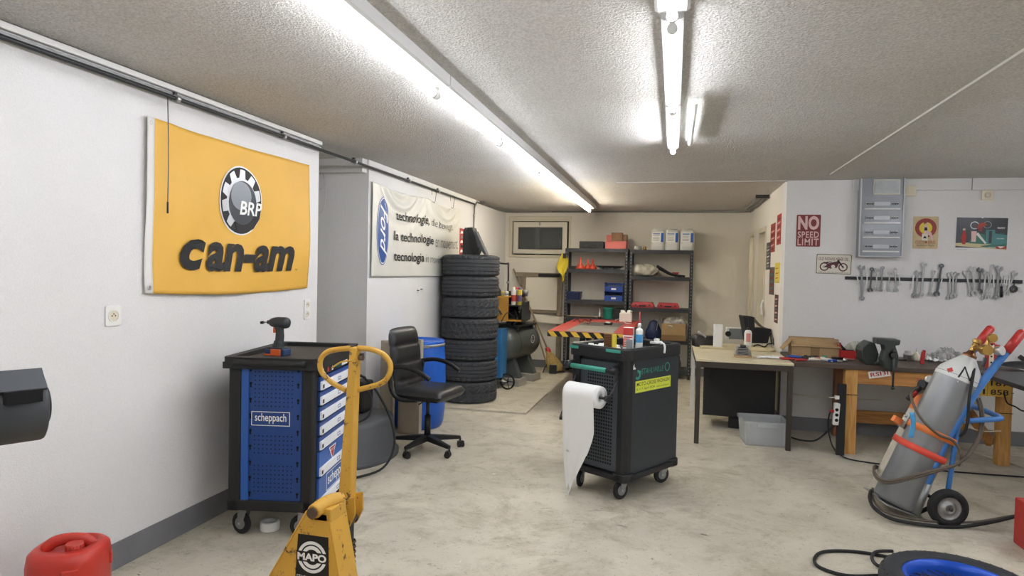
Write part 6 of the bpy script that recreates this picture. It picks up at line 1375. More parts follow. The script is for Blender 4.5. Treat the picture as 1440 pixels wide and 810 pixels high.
u0, u1 = AP(1361, 592, .05), AP(1404, 589, .05); v0 = AP(1372, 558, .36)
q = M(); u2 = u1+Vector((.03, .05, .004)); q.tube([u0, u0+(u1-u0)*.5, u1, u2, Vector((u2.x, .36, u2.z+.01)), Vector((u1.x-.02, .41-.05, u1.z+.005)), Vector((near[1].x, .36, near[1].z-.02))], .017, 'truck_blue', 12, k=4)
q.build('rear_loop', t)
for y_ in (.05, .36):
    q = M(); a_ = AP(1352, 594, .05); b_ = AP(1333, 690, .05); q.tube([Vector((a_.x+.01, y_, a_.z)), Vector((a_.x-.02, y_, a_.z-.02)), Vector((b_.x, y_, b_.z)), Vector((.0, y_, .13))], .015, 'truck_blue', 10, k=3); q.build('strut', t)
q = M()
for z_ in (2, 3): M().cyl(near[z_], far[z_], .011, 'truck_blue', n=12).build('cross_tube', t)
lo = near[4]+(near[3]-near[4])*.02
for y_ in (.05, .36): 
    a_ = Vector((near[4].x, y_, near[4].z)); b_ = a_+(near[3]-near[4])*.55; M().cyl(a_, b_, .027, 'galvanised', n=14).build('rail_sleeve', t)
axd = (near[3]-near[4]).normalized(); per = Vector((-axd.z, 0, axd.x))     # towards the cylinders
q = M(); b_ = near[4]+per*.16; Xp = frame((near[4].x, .205, near[4].z-.012), per, (0, 1, 0)); q.box((.09, 0, 0), (.20, .34, .008), 'galvanised', Xp); q.build('toe_plate', t, bevel=.002)
wr = .118
for y_, nm in ((-.03, 'n'), (.44, 'f')):
    c2 = Vector((0, y_, wr)); Xw_ = frame(c2, (1, 0, 0), (0, 0, 1))
    q = M(); q.lathe([(.072, -.022), (.085, -.028), (wr-.012, -.026), (wr-.002, -.016), (wr, 0), (wr-.002, .016), (wr-.012, .026), (.085, .028), (.072, .022)], 'rubber', 40, Xw_, closed=True); ty = q.build('tyre', t)
    q = M(); q.lathe([(0, .012), (.02, .012), (.022, .028), (.034, .026), (.038, .010), (.055, .006), (.066, .014), (.074, .020), (.074, -.020), (.066, -.014), (.02, -.01), (0, -.01)], 'galvanised', 36, Xw_); q.cyl(c2-Vector((0, .04, 0)), c2-Vector((0, .025, 0)), .010, 'dark_steel', n=10); q.build('wheel_rim', t)
q = M(); q.cyl((0, -.02, wr), (0, .43, wr), .012, 'dark_steel'); q.build('axle', t)
q = M(); q.prism([(near[4].x, near[4].z), (0, wr+.012), (.012, wr-.012), (near[4].x+.04, near[4].z-.005)], .06, .07, 'cab_black', frame((0, .13, 0), (1, 0, 0), (0, 0, 1))); q.build('axle_bracket', t)
# cylinders, built in truck coordinates on tilted axes
def cyl_axis(p_bot, p_top, yl): 
    a_, b_ = AP(*p_bot, yl), AP(*p_top, yl); return a_, (b_-a_)
def cyl_frame(o_, d_):
    z_ = d_.normalized(); y_ = Vector((0, 1, 0)); x_ = y_.cross(z_).normalized(); m_ = Matrix((x_, z_.cross(x_), z_)).transposed().to_4x4(); m_.translation = o_; return m_
o1, d1_ = cyl_axis((1257, 708), (1349, 529), .16); L1 = d1_.length; X1 = XTR @ cyl_frame(o1, d1_)
R1 = .133; R2 = .098
mat('n_black', '1a1a1a', .6); mat('label_redd', 'c2372f', .5)
t1 = thing('gas_cylinder', 'large grey gas cylinder with white shoulder and a black letter N on the hand truck', 'gas cylinder', X=X1)
q = M(); q.lathe([(0, .01), (R1-.03, .0), (R1-.008, .008), (R1, .03), (R1, L1*.995)], 'cyl_grey', 48); q.build('cylinder_body', t1)
q = M(); q.lathe([(R1+.0005, L1*.965), (R1+.0005, L1-.01), (R1-.010, L1+.025), (R1-.038, L1+.065), (R1-.066, L1+.10), (.045, L1+.13), (.036, L1+.14), (0, L1+.14)], 'cyl_white', 48); q.build('white_shoulder', t1)
q = M(); q.lathe([(.036, L1+.125), (.040, L1+.13), (.040, L1+.155), (.03, L1+.158), (.02, L1+.18), (0, L1+.18)], 'copper', 28); q.build('neck_ring', t1)
def onside(q, polys, ang0, mt, dz=.0012):   # artwork wrapped on the cylinder: (arc length, height) polygons
    for pl in polys:
        n_ = len(pl); P = []
        def rad(h_):
            if h_ < L1-.01: return R1+dz+.0008
            k_ = [(L1-.01, R1+.0005), (L1+.025, R1-.010), (L1+.065, R1-.038), (L1+.10, R1-.066)]
            for (a1, r1_), (a2, r2_) in zip(k_, k_[1:]):
                if h_ <= a2: return r1_+(r2_-r1_)*(h_-a1)/(a2-a1)+dz+.001
            return R1-.06
        P = [Vector((rad(h_)*math.cos(R(ang0)+s_/R1), rad(h_)*math.sin(R(ang0)+s_/R1), h_)) for s_, h_ in pl]
        q.add(P, [tuple(range(n_))], mt)
viewa = -119
q = M()
def seg(x0, y0, x1, y1, w_): 
    n_ = 4; out = []
    for k in range(n_):
        a0 = (x0+(x1-x0)*k/n_, y0+(y1-y0)*k/n_); a1 = (x0+(x1-x0)*(k+1)/n_, y0+(y1-y0)*(k+1)/n_); out.append([(a0[0]-w_, a0[1]), (a0[0]+w_, a0[1]), (a1[0]+w_, a1[1]), (a1[0]-w_, a1[1])])
    return out
onside(q, seg(-.03, L1-.02, -.022, L1+.062, .005)+seg(-.022, L1+.06, .03, L1-.01, .006)+seg(.03, L1-.015, .045, L1+.055, .005), viewa+12, 'n_black'); q.build('letter_n', t1)
q = M(); onside(q, [[(-.022, L1+.005), (0, L1-.015), (.022, L1+.005), (0, L1+.026)]], viewa-27, 'label_redd'); onside(q, [[(-.02, L1-.05), (.10, L1-.05), (.10, L1-.04), (-.02, L1-.04)]], viewa+10, 'cyl_white'); q.build('hazard_label', t1)
q = M(); q.cyl((0, 0, L1+.17), (0, 0, L1+.235), .018, 'brass', n=16); q.cyl((0, 0, L1+.205), (-.0, -.07, L1+.205), .016, 'brass', n=6); q.cyl((0, 0, L1+.235), (0, 0, L1+.262), .026, 'brass', n=10); q.build('valve', t1, bevel=.002)
q = M(); q.cyl((0, -.07, L1+.205), (0, -.10, L1+.205), .025, 'brass', n=6); q.cyl((0, -.10, L1+.205), (0, -.145, L1+.205), .033, 'brass', n=20); q.cyl((.0, -.12, L1+.205), (.06, -.12, L1+.225), .015, 'brass', n=10); q.cyl((.055, -.13, L1+.225), (.065, -.165, L1+.235), .028, 'steel', n=20); q.cyl((0, -.12, L1+.205), (-.01, -.12, L1+.28), .013, 'brass', n=10); q.cyl((-.01, -.13, L1+.285), (-.01, -.155, L1+.285), .027, 'brass', n=20)
q.cyl((.02, -.12, L1+.16), (.03, -.12, L1+.10), .011, 'dark_steel', n=10); q.build('pressure_regulator', t1, bevel=.0015)
o2, d2_ = cyl_axis((1241, 697), (1301, 571), .395); d2_ = d1_.normalized()*d2_.length; L2 = d2_.length*1.0; X2 = XTR @ cyl_frame(o2, d2_)
t2 = thing('gas_cylinder', 'smaller cream and orange gas cylinder behind the large grey one on the hand truck', 'gas cylinder', X=X2)
q = M(); q.lathe([(0, .01), (R2-.02, 0), (R2-.005, .006), (R2, .025), (R2, L2*.93)], 'cyl_cream', 40); q.build('cylinder_body', t2)
q = M(); q.lathe([(R2+.0004, L2*.92), (R2+.0004, L2), (R2-.006, L2+.035), (R2-.025, L2+.065), (R2-.055, L2+.085), (.03, L2+.095), (.028, L2+.12), (0, L2+.12)], 'cyl_orange', 40); q.build('orange_shoulder', t2)
q = M(); q.cyl((0, 0, L2+.11), (0, 0, L2+.19), .017, 'brass', n=14); q.cyl((0, 0, L2+.19), (0, 0, L2+.225), .03, 'brass', n=12); q.cyl((0, 0, L2+.15), (-.09, -.03, L2+.13), .014, 'brass', n=10); q.build('valve', t2, bevel=.002)
q = M(); q.cyl((-.09, -.03, L2+.13), (-.13, -.045, L2+.12), .034, 'dark_plastic', n=20); q.cyl((-.11, -.06, L2+.17), (-.115, -.09, L2+.175), .024, 'white_plastic', n=18); q.cyl((-.12, -.04, L2+.10), (-.17, -.055, L2-.01), .016, 'black_plastic', n=12); q.cyl((-.14, -.05, L2+.06), (-.155, -.055, L2+.02), .018, 'red_plastic', n=12); q.cyl((-.09, 0, L2+.13), (-.11, .03, L2+.06), .02, 'dark_plastic', n=12); q.cyl((-.05, -.04, L2+.20), (-.055, -.065, L2+.21), .022, 'brass', n=16); q.build('pressure_regulator', t2, bevel=.002)
# straps
def hull(P):
    P = sorted(set(P)); 
    def half(S):
        h_ = []
        for p_ in S:
            while len(h_) > 1 and (h_[-1][0]-h_[-2][0])*(p_[1]-h_[-2][1])-(h_[-1][1]-h_[-2][1])*(p_[0]-h_[-2][0]) <= 0: h_.pop()
            h_.append(p_)
        return h_[:-1]
    return half(P)+half(P[::-1])
F1 = cyl_frame(o1, d1_); F1i = F1.inverted(); c2l = F1i @ o2; rl = [F1i @ (near[4]+(near[1]-near[4])*.5), F1i @ (far[4]+(far[1]-far[4])*.5)]
pts = [(round(x, 5), round(y, 5)) for x, y in circ(0, 0, R1+.002, 40)+circ(c2l.x, c2l.y, R2+.002, 40)+circ(rl[0].x, rl[0].y, .02, 12)+circ(rl[1].x, rl[1].y, .02, 12)]
hp = hull(pts); cen = (sum(p_[0] for p_ in hp)/len(hp), sum(p_[1] for p_ in hp)/len(hp))
ho = [(cen[0]+(x-cen[0])*1.02, cen[1]+(y-cen[1])*1.02) for x, y in hp]
def band(h_, mt, nm, lab, tilt=0):
    q = M(); n_ = len(hp); w_ = .021
    f_ = lambda P, z_: [(x, y, z_+tilt*(x)) for x, y in P]
    q.add(f_(ho, h_-w_)+f_(ho, h_+w_)+f_(hp, h_-w_)+f_(hp, h_+w_), [(i, (i+1) % n_, n_+(i+1) % n_, n_+i) for i in range(n_)]+[(2*n_+i, 3*n_+i, 3*n_+(i+1) % n_, 2*n_+(i+1) % n_) for i in range(n_)]+[(n_+i, n_+(i+1) % n_, 3*n_+(i+1) % n_, 3*n_+i) for i in range(n_)]+[(i, 2*n_+i, 2*n_+(i+1) % n_, (i+1) % n_) for i in range(n_)], mt, True)
    X = XTR @ F1; q.v = [X @ v for v in q.v]; return tag(q.build(nm), lab, 'strap', 'ratchet straps around the gas cylinders')
hA = (F1i @ AP(1300, 607, .03)).z; hB = (F1i @ AP(1295, 625, .03)).z
s1 = band(hA+.015, 'strap_orange', 'ratchet_strap', 'upper orange red lashing strap around both gas cylinders'); s2 = band(hB-.035, 'strap_red', 'ratchet_strap', 'lower red lashing strap around both gas cylinders')
bk_ = XTR @ AP(1270, 596, .27)
q = M(); q.box((0, 0, 0), (.09, .05, .045), 'strap_orange'); q.box((-.02, -.03, .02), (.012, .06, .10), 'galvanised'); q.box((.02, -.03, .02), (.012, .06, .10), 'galvanised'); q.cyl((-.04, -.03, .05), (.04, -.03, .05), .008, 'steel'); q.box((-.06, -.01, -.0), (.04, .04, .04), 'strap_orange')
q.v = [Matrix.Translation(bk_) @ rotm(0, 30, 10) @ v for v in q.v]; tag(q.build('strap_buckle', bevel=.003), 'steel ratchet buckle on the left side of the orange strap', 'buckle')
q = M(); p = XTR @ AP(1281, 602, .015); q.surf(lambda u, v: Vector(((u-.5)*.03+.012*math.sin(3*v), -.004*math.sin(6*v), .10-.16*v)), 3, 10, 'sky_blue'); q.v = [Matrix.Translation(p) @ rotm(0, 0, rz) @ v for v in q.v]; tag(q.build('blue_ribbon', solid=.002), 'short light blue strap end hanging on the front of the grey cylinder', 'ribbon')
# hoses
def hose(pts, r_, mt, lab, nm='gas_hose', n=8):
    q = M(); P = [XTR @ AP(x, y, yl) for x, y, yl in pts]; P = [Vector((v.x, v.y, max(v.z, r_+.001))) for v in P]; q.tube(P, r_, mt, n, k=6); return tag(q.build(nm), lab, 'hose', 'hoses of the gas cylinders')
for k, o_ in enumerate((0, 3)):
    hose([(1374+o_, 560, .10), (1379+o_, 580, .08), (1378+o_, 605, .06), (1366+o_, 632, .02), (1345, 653, -.01), (1310, 662+o_, -.02), (1280, 670+o_, -.03), (1252, 676+o_, -.02), (1236, 672+o_, .06), (1229, 662+o_, .22), (1231, 655+o_, .40), (1240, 660, .5)], .009, 'hose_brown', ['outer brown gas hose wound around the cylinders above the base', 'inner brown gas hose wound around the cylinders above the base'][k])
hose([(1291, 545, .30), (1282, 552, .22), (1283, 565, .08), (1295, 588, .0), (1318, 610, -.0), (1340, 620, .0), (1352, 640, .0), (1348, 655, .02)], .008, 'hose_brown', 'brown hose hanging diagonally across the front of the grey cylinder')
hose([(1370, 516, .10), (1368, 530, .03), (1363, 560, .0), (1361, 590, .0), (1357, 606, .0), (1350, 614, .02)], .009, 'rubber', 'black hose hanging straight down from the regulator in front of the rail')
hose([(1225, 690, .3), (1223, 700, .15), (1230, 715, .05), (1255, 730, -.03), (1300, 738, -.07), (1345, 741, -.06), (1390, 735, -.06), (1445, 722, -.02)], .011, 'rubber', 'thick black hose on the floor in front of the hand truck wheel')
hose([(1227, 687, .35), (1228, 702, .2), (1242, 718, .05), (1270, 727, -.02), (1310, 733, -.05), (1370, 734, .0), (1420, 726, .1), (1450, 722, .1)], .008, 'hose_brown', 'brown hose on the floor at the foot of the gas cylinders')

# ================================================================ BIG WHEEL, RED STAND, CABLE (bottom right)
mat('rim_blue', '1f56c8', .3, .2); mat('tyre_dark', '2c2e31', .7, bump=.15, bs=80)
wc = A(1352, 815, 2, .12)
t = thing('motocross_wheel', 'knobbly black tyre on a bright blue rim lying on the floor at the lower right', 'wheel', (wc.x, wc.y, 0), 0); t.scale = (.94, .94, 1)
rt = .37; q = M(); h2 = .062
prof = [(.255, -.045), (.27, -.055), (.31, -.062), (.34, -.056), (.36, -.035), (.365, 0), (.36, .035), (.34, .056), (.31, .062), (.27, .055), (.255, .045)]
q.lathe(prof, 'tyre_dark', 96, T(0, 0, .064), closed=True); q.build('tyre', t)
q = M()
for i in range(84):
    a_ = 2*PI*i/84
    for (rr_, z_, sx, sy, sz, tl) in (((.3605, .0, .008, .018, .024, 0), (.348, .041, .010, .018, .02, 35)) if i % 2 == 0 else ((.3575, .026, .009, .018, .02, 15), (.342, .051, .010, .012, .012, 60))):
        for sg in ((1, -1) if z_ else (1,)): q.box((0, 0, 0), (sx, sy, sz), 'tyre_dark', T(0, 0, .064) @ rotm(0, 0, math.degrees(a_)) @ T(rr_, 0, z_*sg) @ rotm(0, -tl*sg, 0))
o_ = q.build('tread_knobs', t, bevel=.002, seg=1)
q = M(); q.lathe([(.262, -.045), (.25, -.05), (.238, -.046), (.232, -.02), (.225, 0), (.232, .02), (.238, .046), (.25, .05), (.262, .045), (.245, .03), (.245, -.03)], 'rim_blue', 72, T(0, 0, .064), closed=True); q.build('rim', t)
q = M(); q.lathe([(.01, -.05), (.045, -.05), (.045, -.042), (.028, -.035), (.028, .035), (.045, .042), (.045, .05), (.01, .05)], 'dark_steel', 32, T(0, 0, .064), closed=True); q.build('hub', t)
q = M()
for k in range(36):
    a_ = 2*PI*k/36; b_ = a_+(.9 if k % 2 else -.9); z_ = .04 if (k//2) % 2 else -.04
    q.cyl((.042*math.cos(b_), .042*math.sin(b_), .064+z_), (.236*math.cos(a_), .236*math.sin(a_), .064), .002, 'dark_steel', n=6)
sp = q.build('spokes', t)
q = M(); c = [FLR(1236, 812), FLR(1190, 812), FLR(1152, 800), FLR(1146, 787), FLR(1160, 778), FLR(1200, 778), FLR(1240, 784), FLR(1262, 790)]
q.tube([v+Vector((0, 0, .010)) for v in c], .009, 'rubber', 10, k=8); c = [FLR(1255, 782), FLR(1232, 783), FLR(1226, 792), FLR(1233, 802), FLR(1248, 806)]
q.tube([v+Vector((0, 0, .028)) for v in c], .009, 'rubber', 10, k=8); tag(q.build('rubber_cable'), 'black rubber cable looped on the floor left of the blue rimmed wheel', 'cable')
t = thing('red_jack', 'red steel floor stand with a blue hose cut off by the right edge', 'jack', (2.14, 4.15, 0))
q = M(); q.bb(-.155, .25, -.05, .25, 0, .27, 'red_ink'); q.build('stand_body', t, bevel=.008)
q = M(); q.tube([(-.13, -.0, .27), (-.14, 0, .42), (-.12, 0, .54), (-.05, .02, .62), (.08, .05, .66)], .017, 'truck_blue', 12); q.build('blue_tube', t)
q = M(); q.tube([(-.12, -.07, .0095), (-.17, -.09, .0095), (-.18, -.09, .0095)], .008, 'white_plastic', 8); q.build('white_tip', t)

# ================================================================ BENCH WALL: SIGNS, PANEL, SPANNERS
def FW_(px, py): v = A(px, py, 1, YF); return v
def sign(nm, px0, py0, px1, py1, m_, lab, cat, th=.003, rot=0):
    a_, b_ = FW_(px0, py0), FW_(px1, py1); W_, H_ = b_.x-a_.x, a_.z-b_.z
    t = thing(nm, lab, cat, X=frame(((a_.x+b_.x)/2, YF, (a_.z+b_.z)/2), (math.cos(R(rot)), 0, math.sin(R(rot))), (-math.sin(R(rot)), 0, math.cos(R(rot)))))
    M().prism(rrect(W_, H_, .008, 3), 0, th, m_).build('sign_plate', t, bevel=.0008); return t, W_/2, H_/2
mat('sign_red', '7c3030', .5, var=.1); mat('sign_pink', 'd9b6ae', .5)
t, w, h_ = sign('no_speed_limit_sign', 1120.5, 302, 1153, 347, 'sign_red', 'dark red tin sign reading NO SPEED LIMIT on the white wall', 'sign')
q = M(); z_ = .0035; q.text('NO', -w+.014, .008, 2*w-.028, h_-.02, 'sign_pink', None, bold=.045, dz=z_, space=1.05); q.text('SPEED', -w+.014, -h_*.45, 2*w-.028, .064, 'sign_pink', None, bold=.018, dz=z_, space=1.12); q.text('LIMIT', -w+.014, -h_+.012, 2*w-.028, .068, 'sign_pink', None, bold=.018, dz=z_, space=1.15); q.build('lettering', t)
mat('sign_cream', 'd8d3c4', .5); mat('ink_maroon', '5a2d33', .6)
t, w, h_ = sign('motorcycle_sign', 1147.5, 356.5, 1197.5, 386.5, 'sign_cream', 'white tin sign with an old motorcycle drawing and maroon lettering', 'sign', rot=-1)
q = M(); q.ring(rrect(2*w-.012, 2*h_-.012, .01, 4), rrect(2*w-.022, 2*h_-.022, .008, 4), .003, .0036, 'black_ink')
q.text('OLD INDIANS NEVER DIE..', -w+.025, h_-.068, 2*w-.05, .032, 'ink_maroon', None, bold=.004, dz=.0036); q.text('They just leave the road wide to us', -w+.03, -h_+.012, 2*w-.06, .014, 'black_ink', None, dz=.0036)
for cx in (-.085, .085): q.ring(circ(cx, -.028, .042, 28), circ(cx, -.028, .031, 28), .003, .0038, 'ink_maroon'); q.ring(circ(cx, -.028, .010, 12), circ(cx, -.028, .006, 12), .003, .0038, 'black_ink')
q.prism([(-.085, -.03), (-.05, .005), (.0, .022), (.035, .03), (.05, .015), (.03, -.035), (-.03, -.045)], .003, .0037, 'ink_maroon'); q.prism([(.03, .03), (.045, .04), (.09, -.028), (.08, -.03)], .003, .0038, 'black_ink'); q.prism([(.03, .035), (.055, .052), (.06, .048), (.035, .03)], .003, .0038, 'black_ink'); q.prism([(-.13, -.02), (-.09, .02), (-.045, .012), (-.05, .004), (-.088, .01)], .003, .0038, 'ink_maroon'); q.prism(circ(-.005, -.025, .018, 16), .0037, .0042, 'sign_cream'); q.prism([(-.07, .02), (-.02, .026), (-.02, .018), (-.07, .012)], .0037, .0042, 'black_ink')
q.build('printed_drawing', t)
mat('sign_tan', 'c9b48a', .6, var=.15, vs=14, wear='8a7a5a', wamt=.35, ws=20); mat('sign_ring', '9c3b30', .6)
t, w, h_ = sign('pin_up_sign', 1284.5, 304.5, 1318.5, 350, 'sign_tan', 'yellowish tin sign with a seated figure in a red ring of letters', 'sign')
q = M(); q.ring(circ(0, .045, .092, 36), circ(0, .045, .056, 36), .003, .0036, 'sign_ring')
for k, c_ in enumerate('LUCKY LADY'):
    if c_ == ' ': continue
    a_ = 170-17.5*k; ca_, sa_ = math.cos(R(a_)), math.sin(R(a_)); q.text(c_, .062*ca_-.010*sa_*-1*0-.009*math.sin(R(a_)), .045+.062*sa_+.009*math.cos(R(a_)), .018, .025, 'ink_maroon', None, dz=.0038, ang=a_-90, bold=.01)
q.prism(circ(0, .045, .055, 24), .003, .0035, 'yellow_ink')
q.prism([(-.03, -.075), (.02, -.075), (.02, -.01), (-.03, -.01)], .0036, .0044, 'sign_cream'); q.prism([(-.012, -.01), (-.02, .06), (.0, .075), (.02, .055), (.018, .02), (.05, .0), (.055, -.02), (.07, -.09), (.06, -.09), (.035, -.03), (.0, -.005)], .0044, .005, 'sign_pink'); q.prism([(-.014, .02), (-.01, .052), (.012, .05), (.014, .02)], .005, .0055, 'black_ink'); q.prism(circ(.002, .085, .014, 14), .0044, .005, 'sign_pink'); q.prism(circ(-.004, .09, .016, 14, a0=20, a1=220), .005, .0055, 'sign_ring')
q.prism([(-.022, -.055), (.012, -.055), (-.005, -.028)], .0044, .005, 'black_ink'); q.text('CUSTOM BIKES', -.085, -.105, .17, .028, 'sign_ring', None, bold=.005, dz=.0052); q.text('Authentic Parts', -.075, -.128, .15, .015, 'black_ink', None, dz=.0036); q.build('printed_drawing', t)
mat('cal_white', 'd9d9d6', .4); mat('cal_dark', '23262b', .35); mat('cal_teal', '3f7f80', .4); mat('cal_green', '2a6b5a', .4); mat('cal_sand', 'c5b78e', .5)
t, w, h_ = sign('wall_calendar', 1344.5, 305.5, 1416, 354.5, 'cal_white', 'wide glossy calendar picture with a jumping red motorbike above teal trucks', 'calendar', rot=-.8)
q = M(); P_ = lambda pl, z_, m_: q.prism(pl, .003, .003+z_*.0004, m_)
P_([(-w+.004, -h_+.035), (w-.004, -h_+.035), (w-.004, h_-.004), (-w+.004, h_-.004)], 1, 'cal_dark'); P_([(-w+.004, -.085), (w-.004, -.06), (w-.004, -h_+.02), (.03, -h_+.035), (-w+.004, -h_+.05)], 2, 'cal_sand'); P_([(-.01, -.11), (w-.004, -.065), (w-.004, -h_+.03), (.02, -h_+.045)], 3, 'cal_green')
P_([(.035, -.09), (.035, .045), (.11, .045), (.11, -.09)], 4, 'cal_teal'); P_([(.11, -.095), (w-.006, -.08), (w-.006, .0), (.11, .01)], 4, 'cal_teal'); P_([(.06, -.08), (.06, .035), (.085, .035), (.085, -.08)], 5, 'cal_dark'); P_([(-.10, -.085), (.03, -.09), (.03, .0), (-.06, .02)], 3, 'cal_green')
q.ring(circ(-.06, .085, .036, 24), circ(-.06, .085, .030, 24), .003, .0052, 'emblem_silver'); q.ring(circ(.045, .092, .034, 24), circ(.045, .092, .028, 24), .003, .0052, 'emblem_mid')
P_([(-.045, .055), (-.03, .10), (.01, .115), (.045, .09), (.01, .075), (-.0, .05)], 6, 'sign_ring'); P_([(-.03, .04), (-.0, .05), (.0, .03)], 6, 'red_ink')
P_([(-.155, -.095), (-.13, -.095), (-.125, -.02), (-.135, .03), (-.155, .03), (-.165, -.03)], 5, 'red_ink'); P_(circ(-.145, .045, .012, 12), 6, 'sign_pink'); P_([(-.08, -.07), (-.045, -.07), (-.04, .03), (-.085, .03)], 6, 'sign_pink'); P_([(-.045, .0), (.03, -.085), (.045, -.08), (-.03, .02)], 6, 'cal_white')
q.text('TROPHY', .125, .055, .065, .016, 'white_ink', None, shear=.3, bold=.02, dz=.0055); q.text('HOLESHOT', .12, .005, .07, .014, 'cal_teal', None, dz=.0055); q.text('race week', .125, -.04, .06, .014, 'white_ink', None, dz=.0055); q.text('motocross', .06, -.125, .06, .012, 'white_ink', None, dz=.0048); P_([(.125, -.13), (w-.01, -.13), (w-.01, -.105), (.125, -.105)], 6, 'red_ink'); P_([(.135, -.108), (w-.02, -.108), (.16, -.125)], 8, 'white_ink')
q.text('AUGUST', -w+.015, -h_+.01, .09, .014, 'emblem_mid', None, dz=.0034)
q.build('printed_picture', t); M().cyl((0, h_-.002, .002), (0, h_-.002, .012), .008, 'white_plastic', n=12).build('hanging_pin', t)
# junction boxes
p = FW_(1278, 269)
t = thing('junction_box', 'square white junction box right of the fuse panel under the ceiling', 'junction box', X=FR_F(p.x, p.z)); q = M(); q.prism(rrect(.115, .10, .008), 0, .035, 'cream_plastic'); q.build('box_body', t, bevel=.004); q = M(); q.ring(circ(0, 0, .036, 28), circ(0, 0, .032, 28), .035, .037, 'cream_plastic'); q.build('round_cover', t)
p = FW_(1387, 275)
t = thing('thermostat', 'small cream wall thermostat with round dial above the calendar', 'thermostat', X=FR_F(p.x, p.z)); q = M(); q.prism(rrect(.10, .095, .01), 0, .03, 'cream_plastic'); q.prism(rrect(.115, .115, .01), 0, .008, 'white_plastic'); q.build('box_body', t, bevel=.003); q = M(); q.lathe([(0, .045), (.02, .045), (.024, .04), (.026, .03)], 'frame_cream', 28, rf=None); q.build('dial', t)
q = M(); q.cyl((0, .05, .004), (0, .125, .004), .004, 'cream_plastic', n=8); q.build('supply_cable', t)
# fuse panel
mat('panel_grey', '8b8f93', .4, .4); mat('panel_light', 'c3c7ca', .35)
a_, b_ = FW_(1207, 251), FW_(1264.5, 362.5); W_, H_ = b_.x-a_.x, a_.z-b_.z
t = thing('fuse_panel', 'tall grey metal fuse panel with four rows of switches on the wall', 'fuse panel', X=FR_F((a_.x+b_.x)/2, b_.z)); w = W_/2
q = M(); q.prism([(-w, 0), (w, 0), (w, H_), (-w, H_)], 0, .09, 'panel_grey'); q.prism([(-w, 0), (-w+.012, 0), (-w+.012, H_), (-w, H_)], .09, .105, 'panel_light'); q.prism([(w-.012, 0), (w, 0), (w, H_), (w-.012, H_)], .09, .105, 'panel_light'); q.prism([(-w, 0), (w, 0), (w, .012), (-w, .012)], .09, .105, 'panel_light'); q.build('panel_housing', t, bevel=.003)
q = M(); q.prism([(-.08, H_-.17), (.15, H_-.17), (.15, H_-.025), (-.08, H_-.025)], .09, .098, 'frame_cream'); q.prism([(-.07, H_-.16), (.14, H_-.16), (.14, H_-.035), (-.07, H_-.035)], .098, .102, 'galvanised'); q.build('document_pocket', t)
for k, fr in enumerate((.665, .49, .31, .135)):
    zc_ = H_*fr
    q = M(); q.prism([(-w+.03, zc_-.028), (w-.03, zc_-.028), (w-.03, zc_+.024), (-w+.03, zc_+.024)], .09, .094, 'panel_grey'); q.prism([(-w+.035, zc_-.055), (w-.035, zc_-.055), (w-.035, zc_-.043), (-w+.035, zc_-.043)], .09, .11, 'white_paint'); q.prism([(-.07, zc_-.02), (.07, zc_-.02), (.07, zc_+.018), (-.07, zc_+.018)], .094, .104, 'panel_light'); rw = q.build('switch_row', t)
    q = M()
    for i in range(3):
        for s_ in (-1, 1):
            x_ = s_*(.087+.022*i); q.prism([(x_-.008, zc_-.016), (x_+.008, zc_-.016), (x_+.008, zc_+.014), (x_-.008, zc_+.014)], .094, .106, 'panel_light'); q.prism(circ(x_, zc_-.002, .0085, 12), .106, .112, 'hole')
    q.build('fuses', rw)
mat('cover_clear', 'dfe6ea', .08, alpha=.06, spec=.6)
q = M(); q.prism([(-w+.014, .014), (w-.014, .014), (w-.014, H_*.75), (-w+.014, H_*.75)], .122, .125, 'cover_clear'); q.build('clear_cover', t)
# magnetic strip and spanners
a_, b_ = FW_(1188, 390.5), FW_(1437, 396.0)
slope = math.atan2(b_.z-a_.z, b_.x-a_.x); XS = frame((a_.x, YF, (a_.z)-.002), (math.cos(slope), 0, math.sin(slope)), (-math.sin(slope), 0, math.cos(slope)))
tag(M().prism([(0, -.016), ((b_-a_).length, -.016), ((b_-a_).length, .016), (0, .016)], 0, .014, 'black_plastic', XS).build('tool_strip', bevel=.002), 'long black magnetic tool strip with hanging spanners on the white wall', 'tool strip')
def head(q, y, ang, r_, kind, mt):
    if kind == 'o': q.prism(arc_band(0, y, r_*.36, r_, ang-90-142, ang-90+142, 14), 0, .006, mt)
    else: q.ring(circ(0, y, r_, 20), circ(0, y, r_*.5, 20), -.001, .008, mt)
mat('spanner_steel', 'a3a4a3', .3, .8); mat('spanner_mid', '87898a', .35, .8); mat('spanner_dark', '55585a', .4, .8)
